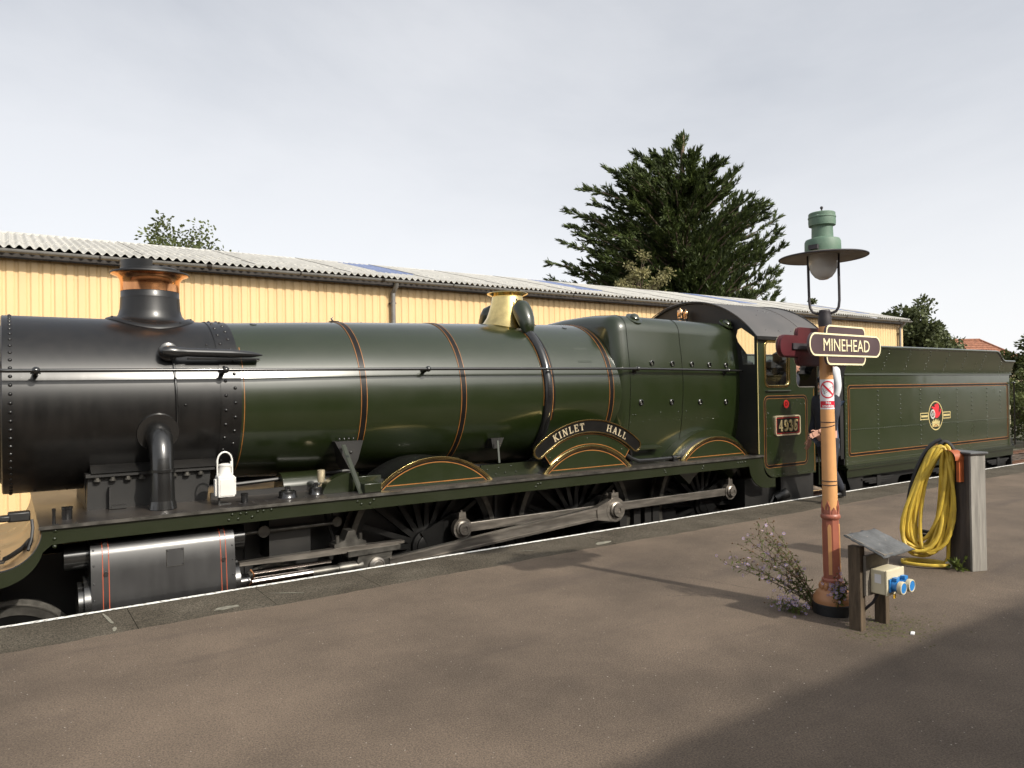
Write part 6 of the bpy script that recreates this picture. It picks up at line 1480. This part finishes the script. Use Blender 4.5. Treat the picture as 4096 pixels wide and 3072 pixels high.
OK_('cable', MB().tube([(4.93, -5.30, 1.19), (4.925, -5.25, 1.10), (4.89, -5.18, 1.02), (4.87, -5.14, .93)], .010, 8), LDRK)
OK_('yellow_tag', MB().box(4.96, 4.99, -5.378, -5.374, 1.150, 1.182), mat('yellow tag', (.7, .4, .03), .5), bx, smooth=False)

# ---- timber hose post with coiled hoses
GREYW = mat('grey post board', (0.24, 0.225, 0.20), .85, var=.25, scale=4, stretch=(7, 7, .7), bump=.3, bscale=18)
DARKW = mat('dark brown post board', (0.072, 0.058, 0.050), .75, var=.35, scale=4, stretch=(7, 7, .7), bump=.3, bscale=18)  # darker tone for the left, rear and cap boards
HO = Vector((7.20, -4.84, PZ)); e1 = Vector((.33, .944, 0)); e2 = Vector((.965, -.262, 0)); e2 = (e2-e1*e2.dot(e1)).normalized(); c0 = Vector((7.08, -4.958, 0))
hpst = E('hose_post', HO, label='square grey timber post holding the coiled hoses on the platform', category='post')
def hpnt(a, b, z): q = c0+e1*a+e2*b; return (q.x, q.y, z)
def OHP(name, mb, m, parent=None, **kw): return O(name, rel(mb, HO), m, parent or hpst, **kw)
def hbox(a0, a1, b0, b1, z0, z1): return MB().raw([hpnt(a0,b0,z0), hpnt(a1,b0,z0), hpnt(a1,b1,z0), hpnt(a0,b1,z0), hpnt(a0,b0,z1), hpnt(a1,b0,z1), hpnt(a1,b1,z1), hpnt(a0,b1,z1)], [(3,2,1,0),(4,5,6,7),(0,1,5,4),(1,2,6,5),(2,3,7,6),(3,0,4,7)])
OHP('side_board', hbox(.024, .28, 0, .022, PZ+.012, 1.962), DARKW, smooth=False, bevel=.003)
OHP('front_board', hbox(0, .022, 0, .165, PZ, 1.965), GREYW, smooth=False, bevel=.003)
OHP('side_board', hbox(.024, .28, .143, .165, PZ+.012, 1.962), GREYW, smooth=False, bevel=.003)
OHP('rear_board', hbox(.258, .28, .023, .142, PZ+.012, 1.962), DARKW, smooth=False)
OHP('cap', hbox(-.014, .295, -.014, .18, 1.967, 1.985), DARKW, smooth=False, bevel=.004)
OHP('cap_felt', hbox(-.018, .30, -.018, .184, 1.975, 1.990), FELT, smooth=False, bevel=.004)
ORB = mat('orange hanger paint', (0.36, 0.085, 0.022), .55, var=.2)
OHP('hanger', hbox(.07, .10, -.055, -.001, 1.72, 1.92).raw([hpnt(.15+.085*cos(a), q, 1.93+.075*sin(a)) for q in (-.10, -.001) for a in np.linspace(-.2, pi+.2, 10)], [(k, k+1, 11+k, 10+k) for k in range(9)]), ORB)
HYEL = mat('yellow hose rubber', (0.62, 0.44, 0.055), .5, var=.2, scale=9, col2=(.42, .29, .04))
HBLK = mat('black hose rubber', (0.014, 0.014, 0.016), .5, var=.2)
lat = Vector((.50, -.866, 0)).normalized()*1.0; dep = Vector((.866, .50, 0))
hang = c0+e1*.15
def hose(nloop, r, seed, zt, zb, w, m, name, label, spread=1.0, dskew=0.0, col=None, lean=.20):
    rg = np.random.default_rng(seed); path = []
    for L_ in range(nloop):
        ww = w*rg.uniform(.55, 1.15); bot = zb+rg.uniform(-.02, .14)*spread; dd = dskew+rg.uniform(-.09, .09); ln = lean*rg.uniform(.6, 1.25); tz = zt-rg.uniform(0, .05); to = rg.uniform(-.055, .03)
        cr_ = rg.uniform(-.04, .04)
        for k in range(28):
            t = 2*pi*k/28; h = (1+cos(t))/2      # 1 at the top
            sgn = sin(t)
            wd = ww*(abs(sgn)**.75)*(1 if sgn > 0 else -1)*(.50+.50*(1-h))
            la = to - .09 - ln*(1-h)**.9 - wd + cr_*sin(2*t)
            z = bot+(tz-bot)*h
            q = hang+lat*la+dep*(dd*(1-h)+.03*cos(t*2+L_)); path.append((q.x, q.y, max(PZ+r+.002, z)))
    return path
def smooth_path(p, it=2):
    P = np.array(p)
    for _ in range(it):
        Q = P.copy(); Q[1:-1] = (P[:-2]+2*P[1:-1]+P[2:])/4; P = Q
    return [tuple(q) for q in P]
yp = hose(13, .016, 8, 2.055, 1.00, .21, HYEL, '', '')
# loose turns lying on the tarmac at the foot of the coil
for k in range(34):
    t = k/34*2*pi*1.6; q = hang+lat*(-.26+.20*cos(t))+dep*(.10*sin(t)-.03); yp.append((q.x, q.y, PZ+.021+.02*(k/34)))
yo = O('yellow_hose', rel(MB().tube(smooth_path(yp), .0165, 8), tuple(HO)), HYEL, label='yellow water hose coiled over the orange hanger on the post', category='hose'); yo.location = HO
o_ = O('hose_joint', rel(MB().cyl(yp[-14], yp[-11], .0205, n=10), tuple(HO)), WHITE, yo)
bpth = hose(2, .018, 5, 2.095, 1.16, .27, HBLK, '', '', .4, .08, lean=.12)
bo2 = O('black_hose', rel(MB().tube(smooth_path(bpth), .018, 8), tuple(HO)), HBLK, label='black rubber hose looped around the yellow coil', category='hose'); bo2.location = HO
# weed at the foot of the post
def weed(base, label, seed, n=26, sz=.06):
    rg = np.random.default_rng(seed); P, D, U, Ls, Ws = [], [], [], [], []
    st_ = MB()
    for k in range(n):
        d = rg.normal(size=3); d[2] = abs(d[2])+.4; d /= np.linalg.norm(d); h = rg.uniform(.03, .16)*sz/.06
        st_.tube([(0, 0, 0), tuple(d*h*.5), tuple(d*h)], .0016, 3, caps=False)
        for _ in range(2):
            e = nrm(d+rg.normal(size=3)*.8); P.append(d*h*rg.uniform(.6, 1)); D.append(e); U.append(nrm(np.cross(e, rg.normal(size=3)))); Ls.append(rg.uniform(.5, 1.1)*sz); Ws.append(rg.uniform(.25, .5)*sz)
    root = E('weed', base, label=label, category='weed'); O('stems', st_, ALEAF, root, kind='stuff', recalc=False); O('leaves', leafmesh('leaves', P, D, U, Ls, Ws, ALEAF), ALEAF, root, kind='stuff')
weed((7.03, -4.86, PZ), 'small green weed at the foot of the timber hose post', 51)
weed((5.12, -5.02, PZ), 'tuft of weed between the lamp column and the socket stand', 53, 16, .035)
# moss and grit on the tarmac round the stand
MOSS = mat('moss and grit', (0.075, 0.070, 0.028), .95, var=.4, scale=30, bump=.6, bscale=90)
ms_ = MB(); rq = random.Random(12)
for k in range(420):
    a = rq.gauss(0, .20); b = rq.gauss(0, .13); x = 5.02+a; y = -5.30+b; r = rq.uniform(.004, .012)
    ms_.hemi((x, y, PZ), (0, 0, 1), r, 5, .4)
O('moss_grit', ms_, MOSS, kind='stuff', label='moss and grit scattered on tarmac round the socket stand', category='moss', recalc=False)
lt = MB()
for (x, y, L_) in ((5.02, -5.47, .03),): lt.obox((x, y, PZ+.004), (1, .4, 0), (-.4, 1, 0), (0, 0, 1), L_, .012, .004)
O('litter_scrap', lt, PAPER, label='tiny white paper scrap on the tarmac before the socket stand', category='litter', bevel=.002)

# ---- white engine lamp standing on the running plate
EL = Vector((1.625, -1.07, 1.606))
el_ = E('engine_lamp', EL, label='white painted oil headlamp with hoop handle on the running plate', category='lamp')
def OE(name, mb, m, parent=None, **kw): return O(name, mb, m, parent or el_, **kw)
OE('lamp_iron', MB().box(-.06, .05, -.01, .01, .0, .012).box(-.06, -.045, -.012, .012, .01, .07).box(-.045, .02, -.012, .012, .058, .07), BLACK, smooth=False)
OE('case', MB().box(-.072, .072, -.065, .065, .072, .262), WHITE, bevel=.008, smooth=False)
OE('lid_neck', MB().lathe([(.068, .262), (.066, .27), (.052, .29), (.052, .345), (.056, .35), (.056, .362), (.03, .372), (0, .374)], (0, 0, 0), 22), WHITE)
OE('side_slide', MB().box(-.092, -.073, -.03, .03, .085, .235).box(.073, .090, -.03, .03, .085, .245), WHITE, smooth=False, bevel=.004)
OE('door_panel', MB().box(-.056, .056, -.069, -.0655, .085, .235), WHITE, smooth=False, bevel=.002)
OE('lens', MB().lathe([(.045, 0), (.05, .01), (.045, .02), (.03, .03), (0, .034)], (0, .066, .17), 20, 'Y').mesh('lens'), GLASS_M)
OE('handle', MB().tube([(-.064, 0, .255), (-.064, 0, .40)]+[(-.062*cos(a), 0, .40+.075*sin(a)) for a in np.linspace(.2, pi-.2, 9)]+[(.064, 0, .40), (.064, 0, .255)], .008, 8), WHITE)
OE('handle_rivet', MB().box(.045, .06, -.02, .0, .34, .39), WHITE, smooth=False)

# ================================================================== PEOPLE
SKIN = mat('skin', (.50, .27, .19), .55, var=.08); HAIR = mat('grey hair', (.22, .21, .20), .7, var=.2)
NAVY = mat('navy uniform cloth', (.014, .016, .026), .85, var=.2, bump=.2); SHIRT = mat('pale blue shirt', (.42, .47, .58), .8, var=.08, bump=.15)
DENIM = mat('faded overall cloth', (.05, .075, .13), .85, var=.2, bump=.2); LEATHER = mat('black boot leather', (.012, .012, .012), .4, var=.2); LSHIRT = mat('pale grey shirt', (.55, .56, .58), .8, var=.06)
def skin_obj(name, verts, edges, radii, m, parent, root=0, sub=2):
    me = bpy.data.meshes.new(name); me.from_pydata(verts, edges, []); me.materials.append(m)
    o = bpy.data.objects.new(name, me); COL.objects.link(o); o.parent = parent
    sk = o.modifiers.new('skin', 'SKIN'); sk.use_smooth_shade = True
    for i, r in enumerate(radii):
        rr = r if isinstance(r, tuple) else (r, r); me.skin_vertices[0].data[i].radius = rr; me.skin_vertices[0].data[i].use_root = (i == root)
    o.modifiers.new('sub', 'SUBSURF').levels = sub; o.modifiers['sub'].render_levels = sub
    return o
def person(base, rz, label, top, legs, H=1.76, armL=None, armR=None, spread=.10, stride=(0, 0), cap=None, lean=0.0, glasses=True):
    """faces local -Y; one continuous body, clothes as children"""
    k = H/1.76; root = E('person', base, label=label, category='person'); root.rotation_euler.z = rz
    hip = Vector((0, 0, .93)); chest = Vector((0, -lean*.4, 1.30)); neck = Vector((0, -lean*.5, 1.47)); hd = Vector((0, -lean*.6-.015, 1.62))
    shl, shr = Vector((.18, -lean*.45, 1.42)), Vector((-.18, -lean*.45, 1.42))
    aL = armL or [(.25, .0, 1.15), (.24, -.06, .90), (.235, -.09, .80)]; aR = armR or [(-.25, .0, 1.15), (-.24, -.06, .90), (-.235, -.09, .80)]
    kn = lambda s: Vector((s*(spread+.02), -.03+stride[0 if s > 0 else 1]*.5, .50)); ank = lambda s: Vector((s*(spread+.03), .02+stride[0 if s > 0 else 1], .09)); toe = lambda s: ank(s)+Vector((s*.02, -.16, -.055))
    V = [hip, Vector((0, -lean*.15, 1.12)), chest, neck, Vector(hd)+Vector((0, 0, -.06)), hd+Vector((0, 0, .07))]
    Ed = [(0, 1), (1, 2), (2, 3), (3, 4), (4, 5)]; R_ = [(.15, .11), (.135, .10), (.155, .11), .058, .075, .085]
    for s, sh, ar in ((1, shl, aL), (-1, shr, aR)):
        i = len(V); V += [sh]+[Vector(q) for q in ar]; Ed += [(2, i), (i, i+1), (i+1, i+2), (i+2, i+3)]; R_ += [.062, .045, .032, .036]
        j = len(V); V += [Vector((s*.09, 0, .86)), kn(s), ank(s)]; Ed += [(0, j), (j, j+1), (j+1, j+2)]; R_ += [.088, .062, .038]
    sc = lambda L_: [tuple(q*k) for q in L_]
    body = skin_obj('body', sc(V), Ed, [tuple(x*k for x in r) if isinstance(r, tuple) else r*k for r in R_], SKIN, root)
    # head, face and hair
    hc = hd*k
    hm = MB().sphere((0, 0, 0), .105*k, 20, 14, (.80, .96, 1.18)); hm.v = [(x*(1-.18*max(0, -z/.12)), y*(1-.1*max(0, -z/.12)), z) for x, y, z in hm.v]
    hm.sphere((0, -.104*k, -.012*k), .018*k, 8, 6, (.8, 1.1, 1.5)); hm.sphere((.082*k, .0, 0), .028*k, 8, 6, (.35, .7, 1.1)); hm.sphere((-.082*k, .0, 0), .028*k, 8, 6, (.35, .7, 1.1)).sphere((0, -.088*k, -.075*k), .03*k, 8, 6, (1, .7, .7))
    hm.v = [(x+hc.x, y+hc.y, z+hc.z) for x, y, z in hm.v]; O('face', hm, SKIN, body)
    fe_ = MB()
    for s in (-1, 1): fe_.sphere((hc.x+s*.033*k, hc.y-.088*k, hc.z+.012*k), .013*k, 8, 6)
    fe_.box(hc.x-.022*k, hc.x+.022*k, hc.y-.103*k, hc.y-.09*k, hc.z-.058*k, hc.z-.053*k); O('eyes', fe_, LEATHER, body)
    if glasses:
        gl = MB()
        for s in (-1, 1): gl.tube([(hc.x+s*.035*k+.024*cos(a), hc.y-.108*k, hc.z+.012*k+.018*sin(a)) for a in np.linspace(0, 2*pi, 13)[:-1]], .002, 4, closed=True).tube([(hc.x+s*.058*k, hc.y-.105*k, hc.z+.014*k), (hc.x+s*.083*k, hc.y+.01, hc.z+.016*k)], .002, 4)
        O('glasses', gl, LEATHER, body)
    hv = MB().sphere((hc.x, hc.y+.016*k, hc.z+.022*k), .108*k, 18, 12, (.82, .94, 1.12)); hv.f = [f for f in hv.f if min(hv.v[i][2] for i in f) > hc.z+.02*k or (max(hv.v[i][1] for i in f) > hc.y+.02 and min(hv.v[i][2] for i in f) > hc.z-.07*k)]; hv.mi = [0]*len(hv.f); O('hair', hv, HAIR, body)
    if cap: O('cap', MB().lathe([(.095*k, .05*k), (.10*k, .075*k), (.115*k, .105*k), (.10*k, .125*k), (0, .13*k)], (hc.x, hc.y+.005, hc.z), 24).prism([(hc.x+.085*k*cos(a), hc.y-.05*k-.10*k*sin(a)) for a in np.linspace(0, pi, 12)], hc.z+.05*k, hc.z+.058*k, plane='XY'), cap, body)
    # clothes
    tv = [hip*1.0+Vector((0, 0, -.06)), V[1], chest, Vector(neck)-Vector((0, 0, .02))]; te = [(0, 1), (1, 2), (2, 3)]; tr_ = [(.185, .14), (.165, .13), (.185, .135), .072]
    for s, sh, ar in ((1, shl, aL), (-1, shr, aR)): i = len(tv); tv += [sh, Vector(ar[0]), Vector(ar[1])]; te += [(2, i), (i, i+1), (i+1, i+2)]; tr_ += [.085, .066, .050]
    skin_obj('jacket', sc(tv), te, [tuple(x*k for x in r) if isinstance(r, tuple) else r*k for r in tr_], top, root)
    lv = [hip+Vector((0, 0, .03))]; le = []; lr = [(.165, .125)]
    for s in (1, -1): i = len(lv); lv += [Vector((s*.095, 0, .84)), kn(s), ank(s)+Vector((0, 0, .0))]; le += [(0, i), (i, i+1), (i+1, i+2)]; lr += [.108, .082, .070]
    skin_obj('trousers', sc(lv), le, [tuple(x*k for x in r) if isinstance(r, tuple) else r*k for r in lr], legs, root)
    for s in (1, -1):
        a_ = ank(s)*k; bt = MB().tube([(a_.x, a_.y, a_.z+.10), (a_.x, a_.y+.01, .05), (a_.x, a_.y+.015, .02)], [.055, .056, .052], 12).sphere((a_.x, a_.y-.085, .045), .05, 12, 8, (.95, 2.1, .85)); bt.v = [(x, y, max(.003, z)) for x, y, z in bt.v]; O('boot', bt, LEATHER, root)
    # hands: palm, four fingers, thumb
    for s, ar in ((1, aL), (-1, aR)):
        w = Vector(ar[2])*k; d = (Vector(ar[2])-Vector(ar[1])).normalized(); up_ = Vector((0, 0, 1)) if abs(d.z) < .9 else Vector((0, -1, 0)); q = d.cross(up_).normalized(); fwd = q.cross(d).normalized()
        hb = MB().obox(w+d*.035, d, fwd, q, .045, .038, .014)
        for j, fl_n in enumerate((.062, .072, .068, .052)):
            o0 = w+d*.075+fwd*(.028-.019*j); o1 = o0+d*fl_n*.5-q*s*.006; o2 = o0+d*fl_n*.85-q*s*.026; hb.tube([tuple(o0), tuple(o1), tuple(o2)], [.0095, .0088, .007], 7)
        t0 = w+d*.02+fwd*.036; hb.tube([tuple(t0), tuple(t0+fwd*.025+d*.025), tuple(t0+fwd*.028+d*.055)], [.011, .010, .008], 7)
        O('hand', hb, SKIN, body, bevel=.006)
person((9.83, -1.83, PZ), -pi/2-.25, 'man in dark uniform and glasses standing by the cab, mostly hidden by the lamp column', NAVY, NAVY, 1.82, armL=[(.26, -.10, 1.17), (.20, -.24, 1.02), (.17, -.31, .98)], armR=[(-.25, .04, 1.16), (-.27, -.03, .92), (-.27, -.06, .83)], spread=.14, stride=(-.10, .40), cap=NAVY)
person((11.10, -1.10, 1.44), -pi/2-.5, 'crewman in a pale shirt standing in the cab doorway behind the lamp column', LSHIRT, DENIM, 1.74, cap=LEATHER, glasses=False)
person((10.66, -.55, 1.44), pi*.35, 'crewman in dark overalls bending inside the cab, seen through the side opening', NAVY, NAVY, 1.62, cap=LEATHER, lean=.30)

# ================================================================== every separate piece its own part
def split_loose(o, maxc=24):
    me = o.data; nv = len(me.vertices)
    if me.users > 1 or nv > 6000 or 'kind' in o.keys() or o.name.split('.')[0] in ('crown', 'trunk', 'leaves', 'stems'): return
    par = list(range(nv))
    def find(a):
        while par[a] != a: par[a] = par[par[a]]; a = par[a]
        return a
    for e in me.edges:
        a, b = find(e.vertices[0]), find(e.vertices[1])
        if a != b: par[a] = b
    comp = {}
    for i in range(nv): comp.setdefault(find(i), []).append(i)
    if len(comp) < 2 or len(comp) > 60: return
    cl = []
    for vs in comp.values():
        c = [me.vertices[i].co for i in vs]
        cl.append([[min(q[k] for q in c)-.002 for k in range(3)], [max(q[k] for q in c)+.002 for k in range(3)], set(vs)])
    again = True
    while again:
        again = False
        for i in range(len(cl)):
            for j in range(i+1, len(cl)):
                A, B = cl[i], cl[j]
                if all(A[0][k] <= B[1][k] and B[0][k] <= A[1][k] for k in range(3)):
                    cl[i] = [[min(A[0][k], B[0][k]) for k in range(3)], [max(A[1][k], B[1][k]) for k in range(3)], A[2] | B[2]]; del cl[j]; again = True; break
            if again: break
    if len(cl) < 2 or len(cl) > maxc: return
    base = o.name.split('.')[0]
    for c in cl[1:]:
        n = o.copy(); n.data = me.copy(); n.name = base; COL.objects.link(n)
        bm = bmesh.new(); bm.from_mesh(n.data); bm.verts.ensure_lookup_table()
        bmesh.ops.delete(bm, geom=[v for v in bm.verts if v.index not in c[2]], context='VERTS'); bm.to_mesh(n.data); bm.free()
    bm = bmesh.new(); bm.from_mesh(me); bm.verts.ensure_lookup_table()
    bmesh.ops.delete(bm, geom=[v for v in bm.verts if v.index not in cl[0][2]], context='VERTS'); bm.to_mesh(me); bm.free()
for o in [q for q in COL.objects if q.type == 'MESH' and q.parent is not None]: split_loose(o)
